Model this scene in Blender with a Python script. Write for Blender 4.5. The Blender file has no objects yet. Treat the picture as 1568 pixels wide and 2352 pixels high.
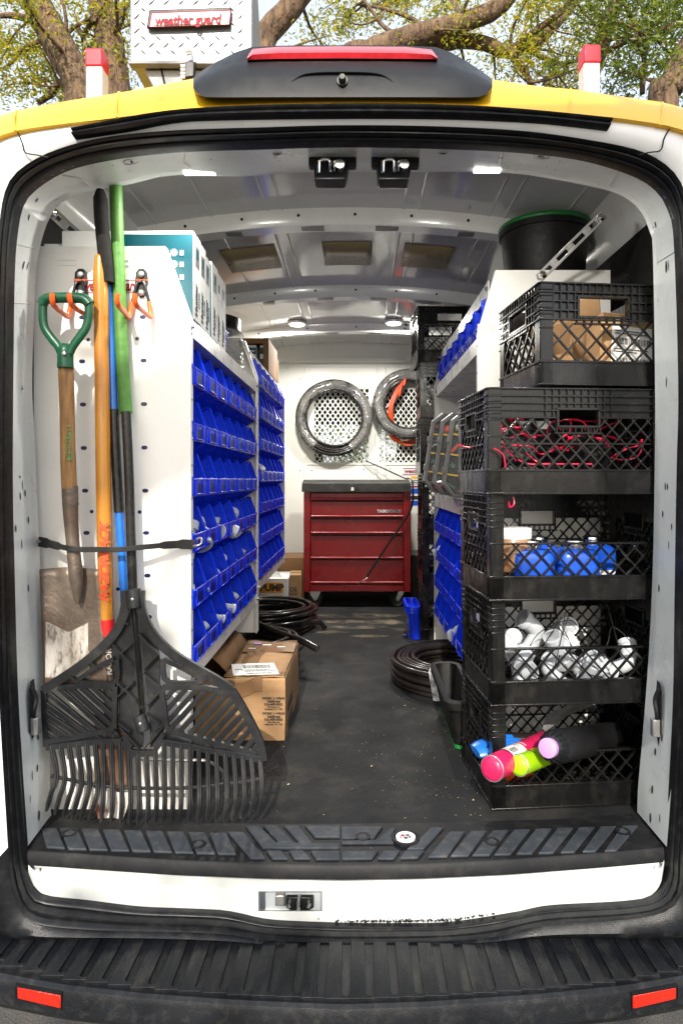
import bpy, bmesh, math, random
from mathutils import Vector, Matrix, Euler
random.seed(7)
R = math.radians
scene = bpy.context.scene
COL = scene.collection

# ---------------------------------------------------------------- camera, sky, sun, exposure
F, PU, PV, EYE = 1500.0, 821.0, 1100.0, 1.58      # focal length and principal point in a 1568 x 2352 frame, eye height in metres
cam = bpy.data.objects.new('camera', bpy.data.cameras.new('camera'))
COL.objects.link(cam)
cam.location = (0, 0, EYE)
cam.rotation_euler = (R(90), 0, 0)
cam.data.sensor_fit = 'VERTICAL'
cam.data.sensor_height = 36.0
cam.data.sensor_width = 24.0
cam.data.lens = F / 2352 * 36.0
cam.data.shift_x = -(PU - 784) / 2352
cam.data.shift_y = -(1176 - PV) / 2352
cam.data.clip_start = 0.05
cam.data.clip_end = 400
scene.camera = cam

SUN_EL, SUN_AZ = 33.0, 184.0                       # the sun stands behind the camera, a little to its left
world = bpy.data.worlds.new('World')
scene.world = world
world.use_nodes = True
wn = world.node_tree
bg = wn.nodes['Background']
sky = wn.nodes.new('ShaderNodeTexSky')
sky.sky_type = 'NISHITA'
sky.sun_disc = False
sky.sun_elevation = R(SUN_EL)
sky.sun_rotation = R(SUN_AZ)
sky.dust_density = 3.0
sky.air_density = 1.0
sky.ozone_density = 1.0
hz = wn.nodes.new('ShaderNodeMix')                 # thin bright haze over the whole sky
hz.data_type = 'RGBA'
hz.inputs[0].default_value = .5
hz.inputs[7].default_value = (5.2, 5.4, 5.7, 1)
wn.links.new(sky.outputs[0], hz.inputs[6])
wn.links.new(hz.outputs[2], bg.inputs[0])
bg.inputs[1].default_value = 0.15
sun = bpy.data.objects.new('sun', bpy.data.lights.new('sun', 'SUN'))
COL.objects.link(sun)
sun.data.energy = 3.6
sun.data.angle = R(0.53)
sun.data.color = (1.0, 0.93, 0.82)
sdir = Vector((math.sin(R(SUN_AZ)) * math.cos(R(SUN_EL)), math.cos(R(SUN_AZ)) * math.cos(R(SUN_EL)), math.sin(R(SUN_EL))))
sun.rotation_euler = sdir.to_track_quat('Z', 'Y').to_euler()
sun.location = sdir * 30
scene.view_settings.view_transform = 'Standard'
scene.view_settings.look = 'None'
scene.view_settings.gamma = 1.0
scene.view_settings.use_curve_mapping = False
scene.view_settings.exposure = 1.0
scene.render.engine = 'CYCLES'
scene.cycles.use_denoising = True
scene.cycles.max_bounces = 10
scene.cycles.diffuse_bounces = 5
scene.cycles.glossy_bounces = 4
scene.cycles.transmission_bounces = 6
scene.cycles.transparent_max_bounces = 8
scene.cycles.sample_clamp_indirect = 6.0


def at(u, v, Y):
    """the point at distance Y that the photograph shows at (u, v)"""
    return Vector(((u - PU) * Y / F, Y, EYE - (v - PV) * Y / F))


def on(u, v, z):
    """the point of the level plane z seen at (u, v)"""
    return at(u, v, (EYE - z) * F / (v - PV))


# ---------------------------------------------------------------- materials
def mat(name, c, c2=None, scale=6.0, rough=0.5, rough2=None, metal=0.0, bump=0.0, bscale=80.0, spec=0.5, coat=0.0,
        trans=0.0, dust=None, dscale=14.0, damt=0.5, stretch=None, alpha=1.0, emit=None, estr=0.0, contrast=(0.35, 0.65), ior=None, patchy=None, bdist=.01):
    m = bpy.data.materials.new(name)
    m.use_nodes = True
    nt = m.node_tree
    b = nt.nodes['Principled BSDF']
    L = nt.links.new
    b.inputs['Base Color'].default_value = (*c, 1)
    b.inputs['Roughness'].default_value = rough
    b.inputs['Metallic'].default_value = metal
    b.inputs['Specular IOR Level'].default_value = spec
    b.inputs['Coat Weight'].default_value = coat
    b.inputs['Coat Roughness'].default_value = 0.08
    b.inputs['Transmission Weight'].default_value = trans
    b.inputs['Alpha'].default_value = alpha
    if ior:
        b.inputs['IOR'].default_value = ior
    if emit:
        b.inputs['Emission Color'].default_value = (*emit, 1)
        b.inputs['Emission Strength'].default_value = estr
    tc = nt.nodes.new('ShaderNodeTexCoord')
    src = tc.outputs['Object']
    if stretch:
        mp = nt.nodes.new('ShaderNodeMapping')
        mp.inputs['Scale'].default_value = stretch
        L(src, mp.inputs[0])
        src = mp.outputs[0]

    def noise(s, detail=5.0, rgh=0.6):
        n = nt.nodes.new('ShaderNodeTexNoise')
        n.inputs['Scale'].default_value = s
        n.inputs['Detail'].default_value = detail
        n.inputs['Roughness'].default_value = rgh
        L(src, n.inputs['Vector'])
        return n

    def ramp(fac, lo, hi, a=(0, 0, 0, 1), bb=(1, 1, 1, 1)):
        r = nt.nodes.new('ShaderNodeValToRGB')
        r.color_ramp.elements[0].position = lo
        r.color_ramp.elements[1].position = hi
        r.color_ramp.elements[0].color = a
        r.color_ramp.elements[1].color = bb
        L(fac, r.inputs[0])
        return r
    col = None
    if c2:
        n = noise(scale)
        r = ramp(n.outputs[0], contrast[0], contrast[1], (*c, 1), (*c2, 1))
        col = r.outputs[0]
    if dust:
        n = noise(dscale, 8.0, 0.7)
        r = ramp(n.outputs[0], 0.5, 0.75)
        mx = nt.nodes.new('ShaderNodeMix')
        mx.data_type = 'RGBA'
        ml = nt.nodes.new('ShaderNodeMath')
        ml.operation = 'MULTIPLY'
        ml.inputs[1].default_value = damt
        L(r.outputs[0], ml.inputs[0])
        L(ml.outputs[0], mx.inputs[0])
        if col:
            L(col, mx.inputs[6])
        else:
            mx.inputs[6].default_value = (*c, 1)
        mx.inputs[7].default_value = (*dust, 1)
        col = mx.outputs[2]
    if col:
        L(col, b.inputs['Base Color'])
    if rough2 is not None:
        n = noise(scale * 1.7)
        r = nt.nodes.new('ShaderNodeMapRange')
        r.inputs['From Min'].default_value = 0.3
        r.inputs['From Max'].default_value = 0.7
        r.inputs['To Min'].default_value = rough
        r.inputs['To Max'].default_value = rough2
        L(n.outputs[0], r.inputs[0])
        L(r.outputs[0], b.inputs['Roughness'])
    if patchy:                       # worn or torn coating, or painted sun dapple: the coat is missing in patches
        n = noise(patchy[0], 6.0, .65)
        r = ramp(n.outputs[0], patchy[1], patchy[2], (patchy[3],) * 3 + (1,), (patchy[4],) * 3 + (1,))
        L(r.outputs[0], b.inputs['Alpha'])
    if bump:
        n = noise(bscale, 4.0)
        bp = nt.nodes.new('ShaderNodeBump')
        bp.inputs['Strength'].default_value = bump
        bp.inputs['Distance'].default_value = bdist
        L(n.outputs[0], bp.inputs['Height'])
        L(bp.outputs[0], b.inputs['Normal'])
    return m


M = {}
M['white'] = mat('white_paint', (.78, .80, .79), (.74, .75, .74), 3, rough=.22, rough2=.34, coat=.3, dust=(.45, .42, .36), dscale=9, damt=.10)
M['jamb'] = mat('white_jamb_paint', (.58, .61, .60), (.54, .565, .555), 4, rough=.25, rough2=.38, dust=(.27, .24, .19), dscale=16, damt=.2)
M['powder'] = mat('white_powder_coat', (.80, .79, .75), (.77, .76, .72), 3, rough=.38, rough2=.5, bump=.02, bscale=300, dust=(.50, .46, .38), dscale=6, damt=.10)
M['lip'] = mat('grey_white_lip', (.62, .62, .60), (.55, .55, .53), 8, rough=.22, rough2=.4)
M['yellow'] = mat('yellow_paint', (.88, .49, .010), (.85, .46, .009), 3, rough=.25, rough2=.35, spec=.35)
M['ceil'] = mat('ceiling_paint', (.62, .62, .595), (.53, .53, .51), 2.2, rough=.07, rough2=.16, coat=.4, bump=.08, bscale=4)
M['rib'] = mat('ceiling_rib_paint', (.76, .77, .74), (.70, .70, .67), 9, rough=.14, rough2=.26, coat=.3, bump=.04, bscale=22)
M['bump'] = mat('bumper_plastic', (.0042, .0052, .0072), (.0075, .0088, .0115), 9, rough=.30, rough2=.5, spec=.32, bump=.18, bscale=420, dust=(.12, .112, .095), dscale=40, damt=.18, stretch=(1, .3, 1))
M['plate'] = mat('scuff_plate_plastic', (.022, .027, .034), (.031, .037, .046), 12, rough=.5, rough2=.7, spec=.3, bump=.15, bscale=500, dust=(.18, .165, .14), dscale=34, damt=.30)
M['groove'] = mat('scuff_plate_groove', (.006, .0065, .008), rough=.55, spec=.22, dust=(.10, .09, .075), dscale=24, damt=.18)
M['rubber'] = mat('seal_rubber', (.005, .0055, .0068), (.009, .0098, .0115), 20, rough=.32, rough2=.5, spec=.3, dust=(.16, .15, .13), dscale=40, damt=.10)
M['liner'] = mat('black_liner', (.006, .0055, .005), (.010, .0095, .009), 5, rough=.6, rough2=.75, spec=.25, bump=.2, bscale=300)
M['black'] = mat('black_plastic', (.008, .008, .009), (.013, .013, .014), 14, rough=.34, rough2=.48, spec=.3, bump=.04, bscale=300)
M['house'] = mat('lamp_housing_plastic', (.005, .0058, .007), (.008, .009, .0102), 20, rough=.34, rough2=.46, spec=.35, bump=.06, bscale=500)
M['floor'] = mat('floor_rubber', (.0065, .0072, .0088), (.015, .0155, .0168), 2.6, rough=.6, rough2=.8, spec=.2, bump=.3, bscale=240, dust=(.10, .09, .077), dscale=5.5, damt=.28)
M['crate'] = mat('crate_plastic', (.0032, .0032, .0036), (.007, .0066, .0062), 18, rough=.14, rough2=.34, spec=.45, bump=.03, bscale=120, dust=(.10, .092, .078), dscale=30, damt=.10, stretch=(1, 1, .5))
M['blue'] = mat('bin_blue', (.004, .032, .66), (.005, .040, .76), 20, rough=.16, rough2=.3, spec=.4, bump=.05, bscale=40, dust=(.10, .14, .45), dscale=12, damt=.2)
M['slot'] = mat('bin_label_slot', (.003, .010, .16), (.004, .006, .09), 60, rough=.4, spec=.2)
M['red'] = mat('toolbox_red', (.19, .003, .006), (.24, .005, .008), 5, rough=.22, rough2=.4, spec=.4, dust=(.38, .20, .14), dscale=22, damt=.10)
M['lid'] = mat('toolbox_lid', (.018, .018, .017), (.03, .03, .027), 16, rough=.4, rough2=.6, spec=.3, dust=(.14, .13, .10), dscale=25, damt=.3)
M['galv'] = mat('galvanised_steel', (.55, .55, .54), (.42, .42, .41), 18, rough=.25, rough2=.45, metal=.9)
M['chrome'] = mat('chrome', (.75, .75, .75), rough=.12, metal=1.0)
M['dark'] = mat('dark_hole', (.012, .013, .02), rough=.8)
M['card'] = mat('cardboard', (.33, .195, .09), (.27, .155, .07), 9, rough=.75, rough2=.9, bump=.12, bscale=120, stretch=(1, 1, 3))
M['card2'] = mat('brown_cardboard', (.26, .14, .058), (.205, .108, .042), 9, rough=.75, rough2=.9, bump=.12, bscale=120)
M['tape'] = mat('packing_tape', (.24, .135, .065), (.19, .105, .05), 12, rough=.12, rough2=.3)
M['paper'] = mat('white_paper', (.70, .70, .68), (.64, .64, .62), 10, rough=.6)
M['ink'] = mat('black_ink', (.02, .02, .02), rough=.7)
M['inkred'] = mat('red_ink', (.24, .003, .014), rough=.5, spec=.2)
M['woodold'] = mat('weathered_wood', (.32, .17, .06), (.17, .085, .03), 22, rough=.6, rough2=.8, stretch=(6, 6, .7), bump=.25, bscale=40)
M['woody'] = mat('varnished_wood', (.54, .235, .025), (.42, .155, .014), 14, rough=.22, rough2=.4, stretch=(5, 5, .35), coat=.25, dust=(.30, .10, .01), dscale=9, damt=.3)
M['inkgreen'] = mat('green_ink', (.12, .28, .09), rough=.7)
M['inkor'] = mat('orange_red_ink', (.68, .07, .02), rough=.6)
M['bandred'] = mat('red_band', (.62, .018, .02), (.5, .014, .016), 30, rough=.35)
M['greend'] = mat('green_handle_plastic', (.004, .060, .026), (.006, .075, .034), 30, rough=.28, rough2=.4, spec=.4)
M['greeng'] = mat('green_grip', (.075, .22, .03), (.05, .16, .02), 25, rough=.55, bump=.15, bscale=90)
M['foam'] = mat('black_foam', (.008, .0075, .007), (.013, .012, .011), 60, rough=.8, spec=.2, bump=.2, bscale=400)
M['bluef'] = mat('blue_fibreglass', (.012, .12, .50), (.016, .16, .58), 10, rough=.18, rough2=.3, coat=.3)
M['pole'] = mat('black_pole', (.009, .0085, .008), (.018, .017, .015), 20, rough=.22, rough2=.4, spec=.4, dust=(.16, .14, .11), dscale=60, damt=.2)
M['rake'] = mat('rake_plastic', (.0095, .0102, .012), (.016, .0172, .0195), 14, rough=.32, rough2=.5, spec=.35, dust=(.18, .16, .12), dscale=26, damt=.16)
M['steel'] = mat('worn_steel', (.175, .14, .11), (.085, .064, .049), 9, rough=.38, rough2=.55, metal=.4, bump=.25, bscale=60, dust=(.22, .10, .052), dscale=8, damt=.55)
M['steelp'] = mat('scoured_steel', (.52, .49, .45), (.33, .29, .24), 11, rough=.5, rough2=.7, metal=.15, bump=.25, bscale=90, dust=(.14, .075, .045), dscale=22, damt=.9, stretch=(2.2, 1, .8), patchy=(24, .34, .48, 0, 1))
M['rust'] = mat('rusty_steel', (.24, .13, .085), (.13, .07, .045), 12, rough=.6, metal=.2, bump=.2, bscale=80, dust=(.50, .42, .36), dscale=18, damt=.6)
M['chip'] = mat('chipped_paint', (.70, .67, .62), (.20, .075, .05), 22, rough=.5, contrast=(.54, .60), dust=(.5, .04, .025), dscale=26, damt=.35)
M['orange'] = mat('orange_vinyl', (.80, .12, .02), rough=.25)
M['hose'] = mat('black_hose', (.010, .008, .0075), (.018, .014, .013), 30, rough=.16, rough2=.28, spec=.45)
M['wrap'] = mat('shrink_wrap_hose', (.85, .85, .83), (.38, .37, .35), 5, rough=.05, rough2=.14, metal=.45, bump=.35, bscale=12, stretch=(1, 1, 1.6), patchy=(5, .36, .66, .08, .68))
M['film'] = mat('clear_film', (.85, .86, .88), (.12, .12, .13), 30, rough=.08, bump=.8, bscale=60, contrast=(.4, .7))
M['teal'] = mat('teal_print', (.002, .058, .078), rough=.45, spec=.3)
M['navy'] = mat('navy_print', (.008, .012, .07), rough=.3)
M['pvc'] = mat('white_pvc', (.52, .55, .585), (.44, .475, .515), 20, rough=.28, rough2=.4)
M['bluebtl'] = mat('blue_bottle', (.008, .07, .48), (.01, .085, .54), 10, rough=.3, rough2=.42)
M['pink'] = mat('pink_can', (.62, .018, .10), (.52, .012, .08), 25, rough=.3, bump=.2, bscale=30)
M['lime'] = mat('lime_can', (.30, .55, .006), (.24, .48, .006), 25, rough=.3)
M['lilac'] = mat('lilac_cap', (.42, .22, .50), rough=.5)
M['redlens'] = mat('red_lens', (.62, .02, .03), (.50, .015, .022), 60, rough=.1, coat=.6, trans=.0)
M['reflector'] = mat('red_reflector', (.85, .015, .005), rough=.18, bump=.3, bscale=700, coat=.5)
M['redcap'] = mat('red_cap', (.60, .012, .03), rough=.3)
M['led'] = mat('led_lens', (.9, .9, .9), rough=.3, emit=(1, .97, .9), estr=2.5)
M['pad'] = mat('damping_pad', (.27, .21, .105), (.22, .17, .08), 20, rough=.25, rough2=.4, bump=.06, bscale=60)
M['bulk'] = mat('bulkhead_paint', (.76, .76, .71), (.72, .72, .67), 3, rough=.3, rough2=.45, bump=.07, bscale=130)
M['grey'] = mat('grey_plastic', (.17, .17, .17), (.12, .12, .12), 20, rough=.3, rough2=.45)
M['clear'] = mat('clear_lid', (.55, .57, .57), rough=.06, alpha=.07)
M['amber'] = mat('yellow_divider', (.75, .43, .01), rough=.4)
M['redbit'] = mat('red_part', (.65, .05, .015), rough=.35)
M['greenbit'] = mat('green_part', (.02, .12, .07), rough=.4)
M['wirered'] = mat('red_wire', (.62, .01, .055), rough=.35)
M['jar'] = mat('jar_contents', (.40, .23, .12), (.30, .15, .07), 60, rough=.25, coat=.6)
M['tub'] = mat('black_tub', (.005, .005, .005), (.009, .0087, .0083), 25, rough=.4, rough2=.55, spec=.3, bump=.15, bscale=300, dust=(.08, .073, .06), dscale=20, damt=.15)
M['greenrim'] = mat('green_rim', (.01, .15, .03), rough=.4)
M['alu'] = mat('diamond_plate', (.27, .295, .325), (.23, .25, .28), 8, rough=.3, rough2=.42, metal=.4)
M['boxgrey'] = mat('grey_box_base', (.36, .39, .42), (.32, .35, .38), 5, rough=.35)
M['dust'] = mat('sun_patch_dust_tan', (.21, .17, .12), (.15, .125, .09), 9, rough=.95, spec=.1, patchy=(7, .42, .68, 0, .72))  # dusty tan that carries the floor's sun patch in its colour
M['cord'] = mat('orange_cord', (.50, .055, .008), rough=.4)
M['strap'] = mat('strap_rubber', (.010, .010, .0095), (.02, .02, .019), 30, rough=.4, rough2=.55, spec=.3)
M['asphalt'] = mat('asphalt', (.035, .035, .036), (.085, .08, .072), 160, rough=.9, bump=.6, bscale=150, dust=(.12, .10, .07), dscale=9, damt=.4)
M['bark'] = mat('oak_bark', (.20, .125, .07), (.05, .030, .018), 11, rough=.9, bump=1.0, bscale=16, bdist=.06, stretch=(1.8, 1.8, .4), dust=(.30, .22, .13), dscale=6, damt=.6)
M['glass'] = mat('windscreen_glass', (.9, .95, .93), rough=.02, alpha=.12)
M['chips'] = mat('wood_chips', (.36, .28, .15), rough=.8)
M['label'] = mat('sign_white', (.68, .68, .70), rough=.35)
M['skin_tube'] = mat('foam_tube', (.55, .38, .18), rough=.8)


def leaf_mat(name, a, b2):
    m = bpy.data.materials.new(name)
    m.use_nodes = True
    nt = m.node_tree
    L = nt.links.new
    out = nt.nodes['Material Output']
    p = nt.nodes['Principled BSDF']
    oi = nt.nodes.new('ShaderNodeNewGeometry')
    rp = nt.nodes.new('ShaderNodeValToRGB')
    rp.color_ramp.elements[0].color = (*a, 1)
    rp.color_ramp.elements[1].color = (*b2, 1)
    L(oi.outputs['Random Per Island'], rp.inputs[0])
    L(rp.outputs[0], p.inputs['Base Color'])
    p.inputs['Roughness'].default_value = .4
    tr = nt.nodes.new('ShaderNodeBsdfTranslucent')
    hs = nt.nodes.new('ShaderNodeHueSaturation')
    hs.inputs['Value'].default_value = 2.4
    hs.inputs['Hue'].default_value = .47
    L(rp.outputs[0], hs.inputs['Color'])
    L(hs.outputs[0], tr.inputs[0])
    mx = nt.nodes.new('ShaderNodeMixShader')
    mx.inputs[0].default_value = .45
    L(p.outputs[0], mx.inputs[1])
    L(tr.outputs[0], mx.inputs[2])
    L(mx.outputs[0], out.inputs[0])
    return m


M['leaf'] = leaf_mat('oak_leaf', (.06, .12, .010), (.40, .36, .015))
M['leafd'] = leaf_mat('dark_oak_leaf', (.025, .062, .010), (.14, .18, .014))


# ---------------------------------------------------------------- mesh building
class G:
    def __init__(s):
        s.v, s.f, s.m = [], [], []

    def add(s, vs, fs, mi=0):
        o = len(s.v)
        s.v += [tuple(p) for p in vs]
        for f in fs:
            s.f.append([i + o for i in f])
            s.m.append(mi)
        return s

    def box(s, x0, x1, y0, y1, z0, z1, mi=0):
        return s.add([(x0, y0, z0), (x1, y0, z0), (x1, y1, z0), (x0, y1, z0), (x0, y0, z1), (x1, y0, z1), (x1, y1, z1), (x0, y1, z1)],
                     [(3, 2, 1, 0), (4, 5, 6, 7), (0, 1, 5, 4), (1, 2, 6, 5), (2, 3, 7, 6), (3, 0, 4, 7)], mi)

    def bar(s, p, q, w, t, nrm=(0, -1, 0), mi=0):
        """a straight bar from p to q, w wide across nrm, t thick along nrm"""
        p, q, n = Vector(p), Vector(q), Vector(nrm).normalized()
        d = (q - p).normalized()
        a = d.cross(n).normalized() * w / 2
        n = a.cross(d).normalized() * t / 2
        vs = [p - a - n, p + a - n, p + a + n, p - a + n, q - a - n, q + a - n, q + a + n, q - a + n]
        return s.add(vs, [(0, 1, 2, 3), (7, 6, 5, 4), (0, 4, 5, 1), (1, 5, 6, 2), (2, 6, 7, 3), (3, 7, 4, 0)], mi)

    def ribbon(s, pts, w, t, nrm=(0, -1, 0), mi=0, closed=False):
        pts = [Vector(p) for p in pts]
        n = Vector(nrm).normalized()
        N = len(pts)
        ws = w if isinstance(w, (list, tuple)) else [w] * N
        rings = []
        for i, p in enumerate(pts):
            if closed:
                d = pts[(i + 1) % N] - pts[i - 1]
            else:
                d = pts[min(i + 1, N - 1)] - pts[max(i - 1, 0)]
            d.normalize()
            a = d.cross(n).normalized()
            nn = a.cross(d).normalized() * t / 2
            a = a * ws[i] / 2
            rings.append([p - a - nn, p + a - nn, p + a + nn, p - a + nn])
        vs = [q for r in rings for q in r]
        fs = []
        for i in range(N if closed else N - 1):
            j = (i + 1) % N
            for k in range(4):
                l = (k + 1) % 4
                fs.append((i * 4 + k, i * 4 + l, j * 4 + l, j * 4 + k))
        if not closed:
            fs += [(3, 2, 1, 0), tuple((N - 1) * 4 + k for k in range(4))]
        return s.add(vs, fs, mi)

    def tube(s, pts, r, n=8, closed=False, mi=0, caps=True, flat=1.0, up=None):
        pts = [Vector(p) for p in pts]
        N = len(pts)
        rs = r if isinstance(r, (list, tuple)) else [r] * N
        u = None
        rings = []
        for i, p in enumerate(pts):
            if closed:
                d = pts[(i + 1) % N] - pts[i - 1]
            else:
                d = pts[min(i + 1, N - 1)] - pts[max(i - 1, 0)]
            if d.length < 1e-9:
                d = Vector((0, 0, 1))
            d.normalize()
            if u is None:
                u = Vector(up) if up else (Vector((0, 0, 1)) if abs(d.z) < .9 else Vector((1, 0, 0)))
            u = (u - d * u.dot(d))
            if u.length < 1e-6:
                u = Vector((1, 0, 0)) - d * d.x
            u.normalize()
            w = d.cross(u)
            rings.append([p + (u * math.cos(2 * math.pi * k / n) * flat + w * math.sin(2 * math.pi * k / n)) * rs[i] for k in range(n)])
        vs = [q for rg in rings for q in rg]
        fs = []
        for i in range(N if closed else N - 1):
            j = (i + 1) % N
            for k in range(n):
                l = (k + 1) % n
                fs.append((i * n + k, i * n + l, j * n + l, j * n + k))
        if caps and not closed:
            fs += [tuple(reversed(range(n))), tuple((N - 1) * n + k for k in range(n))]
        return s.add(vs, fs, mi)

    def cyl(s, p, q, r, n=16, r2=None, mi=0):
        return s.tube([p, q], [r, r if r2 is None else r2], n, mi=mi)

    def lathe(s, prof, c=(0, 0, 0), axis='z', n=24, mi=0, arc=1.0):
        """prof: (radius, height) pairs turned about an axis through c"""
        c = Vector(c)
        A = {'z': (Vector((1, 0, 0)), Vector((0, 1, 0)), Vector((0, 0, 1))), 'y': (Vector((1, 0, 0)), Vector((0, 0, 1)), Vector((0, -1, 0))),
             'x': (Vector((0, 1, 0)), Vector((0, 0, 1)), Vector((1, 0, 0)))}[axis] if isinstance(axis, str) else axis
        vs = []
        for (r, h) in prof:
            for k in range(n):
                a = 2 * math.pi * k / n
                vs.append(c + A[0] * r * math.cos(a) + A[1] * r * math.sin(a) + A[2] * h)
        fs = []
        for i in range(len(prof) - 1):
            for k in range(n):
                l = (k + 1) % n
                fs.append((i * n + k, i * n + l, (i + 1) * n + l, (i + 1) * n + k))
        if prof[0][0] > 1e-6:
            fs.append(tuple(reversed(range(n))))
        if prof[-1][0] > 1e-6:
            fs.append(tuple((len(prof) - 1) * n + k for k in range(n)))
        return s.add(vs, fs, mi)

    def prism(s, poly, vec, mi=0):
        """a planar outline (3D points) pushed along vec"""
        vec = Vector(vec)
        p = [Vector(q) for q in poly]
        n = len(p)
        return s.add(p + [q + vec for q in p], [tuple(range(n)), tuple(reversed(range(n, 2 * n)))] + [(i, i + n, (i + 1) % n + n, (i + 1) % n) for i in range(n)], mi)

    def grid(s, rows, closed=False, mi=0, skip=None):
        n = len(rows[0])
        vs = [p for r in rows for p in r]
        fs = []
        for i in range(len(rows) - 1):
            for k in range(n if closed else n - 1):
                if skip and skip(i, k):
                    continue
                l = (k + 1) % n
                fs.append((i * n + k, i * n + l, (i + 1) * n + l, (i + 1) * n + k))
        return s.add(vs, fs, mi)

    def build(s, name, mats, parent=None, bevel=0.0, smooth=40, seg=2, solid=0.0):
        me = bpy.data.meshes.new(name)
        me.from_pydata(s.v, [], s.f)
        mats = mats if isinstance(mats, (list, tuple)) else [mats]
        for x in mats:
            me.materials.append(M[x] if isinstance(x, str) else x)
        if len(mats) > 1:
            me.polygons.foreach_set('material_index', s.m)
        bm = bmesh.new()
        bm.from_mesh(me)
        bmesh.ops.recalc_face_normals(bm, faces=bm.faces)
        bm.to_mesh(me)
        bm.free()
        if smooth:
            me.shade_smooth()
            me.set_sharp_from_angle(angle=R(smooth))
        return link(name, me, parent, bevel, seg, solid)


def link(name, me, parent=None, bevel=0.0, seg=2, solid=0.0):
    o = bpy.data.objects.new(name, me)
    COL.objects.link(o)
    if solid:
        sm = o.modifiers.new('solidify', 'SOLIDIFY')
        sm.thickness = solid
        sm.offset = 0
    if bevel:
        b = o.modifiers.new('bevel', 'BEVEL')
        b.width = bevel
        b.segments = seg
        b.limit_method = 'ANGLE'
        b.angle_limit = R(40)
        b.harden_normals = False
    if parent:
        par(o, parent)
    return o


def par(o, parent):
    o.parent = parent
    root = parent
    off = Vector((0, 0, 0))
    w = Matrix.Identity(4)
    chain = []
    while root:
        chain.append(root)
        root = root.parent
    for c in reversed(chain):
        w = w @ c.matrix_parent_inverse @ c.matrix_basis
    o.matrix_parent_inverse = w.inverted()


def tag(o, label=None, cat=None, group=None, kind=None):
    for k, v in (('label', label), ('category', cat), ('group', group), ('kind', kind)):
        if v:
            o[k] = v
    return o


def thing(name, label, cat, loc=(0, 0, 0), group=None):
    o = bpy.data.objects.new(name, None)
    o.empty_display_size = .05
    COL.objects.link(o)
    o.location = loc
    return tag(o, label, cat, group)


def copy_tree(o, parent=None):
    c = o.copy()
    COL.objects.link(c)
    if parent:
        c.parent = parent
        c.matrix_parent_inverse = o.matrix_parent_inverse.copy()
    for ch in o.children:
        copy_tree(ch, c)
    return c


def txt(body, loc, size, m, parent, rot=(R(90), 0, 0), shear=0.0, bold=0.0, align='CENTER', name='lettering', ext=.0004, sx=1.0, spacing=1.0):
    cu = bpy.data.curves.new(name, 'FONT')
    cu.body = body
    cu.size = size
    cu.shear = shear
    cu.offset = bold * size
    cu.extrude = ext
    cu.align_x = align
    cu.align_y = 'CENTER'
    cu.space_character = spacing
    cu.resolution_u = 3
    cu.materials.append(M[m])
    tmp = bpy.data.objects.new(name, cu)
    me = bpy.data.meshes.new_from_object(tmp)
    bpy.data.objects.remove(tmp)
    if not me.materials:
        me.materials.append(M[m])
    o = bpy.data.objects.new(name, me)
    COL.objects.link(o)
    o.location = loc
    o.rotation_euler = rot
    o.scale = (sx, 1, 1)
    if parent:
        par(o, parent)
    return o


def cr(pts, n):
    """n points spaced evenly along a smooth curve through pts"""
    P = [Vector(p) for p in pts]
    d = []
    for i in range(len(P) - 1):
        a, b, c, e = P[max(i - 1, 0)], P[i], P[i + 1], P[min(i + 2, len(P) - 1)]
        for k in range(12):
            t = k / 12
            d.append(.5 * ((2 * b) + (c - a) * t + (2 * a - 5 * b + 4 * c - e) * t * t + (3 * b - a - 3 * c + e) * t ** 3))
    d.append(P[-1])
    acc = [0]
    for i in range(1, len(d)):
        acc.append(acc[-1] + (d[i] - d[i - 1]).length)
    out, j = [], 0
    for k in range(n):
        s = acc[-1] * k / (n - 1)
        while j < len(d) - 2 and acc[j + 1] < s:
            j += 1
        t = (s - acc[j]) / max(acc[j + 1] - acc[j], 1e-9)
        out.append(d[j].lerp(d[j + 1], min(max(t, 0), 1)))
    return out


def cat(pts, Y):
    return [at(u, v, Y) for u, v in pts]


def lerp_tab(tab, x):
    if x <= tab[0][0]:
        return tab[0][1]
    for (a, b), (c, d) in zip(tab, tab[1:]):
        if x <= c:
            return b + (d - b) * (x - a) / (c - a)
    return tab[-1][1]


FZ = 0.70     # height of the load floor above the road
# ================================================================ ground
g = G()
S = 150
g.grid([[(x, y, 0) for x in (-S, -6, -2, 2, 6, S)] for y in (-S, -6, 0, 6, 20, S)])
tag(g.build('ground', 'asphalt', smooth=0), 'grey asphalt under the back of the van', None, None, 'structure')

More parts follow.
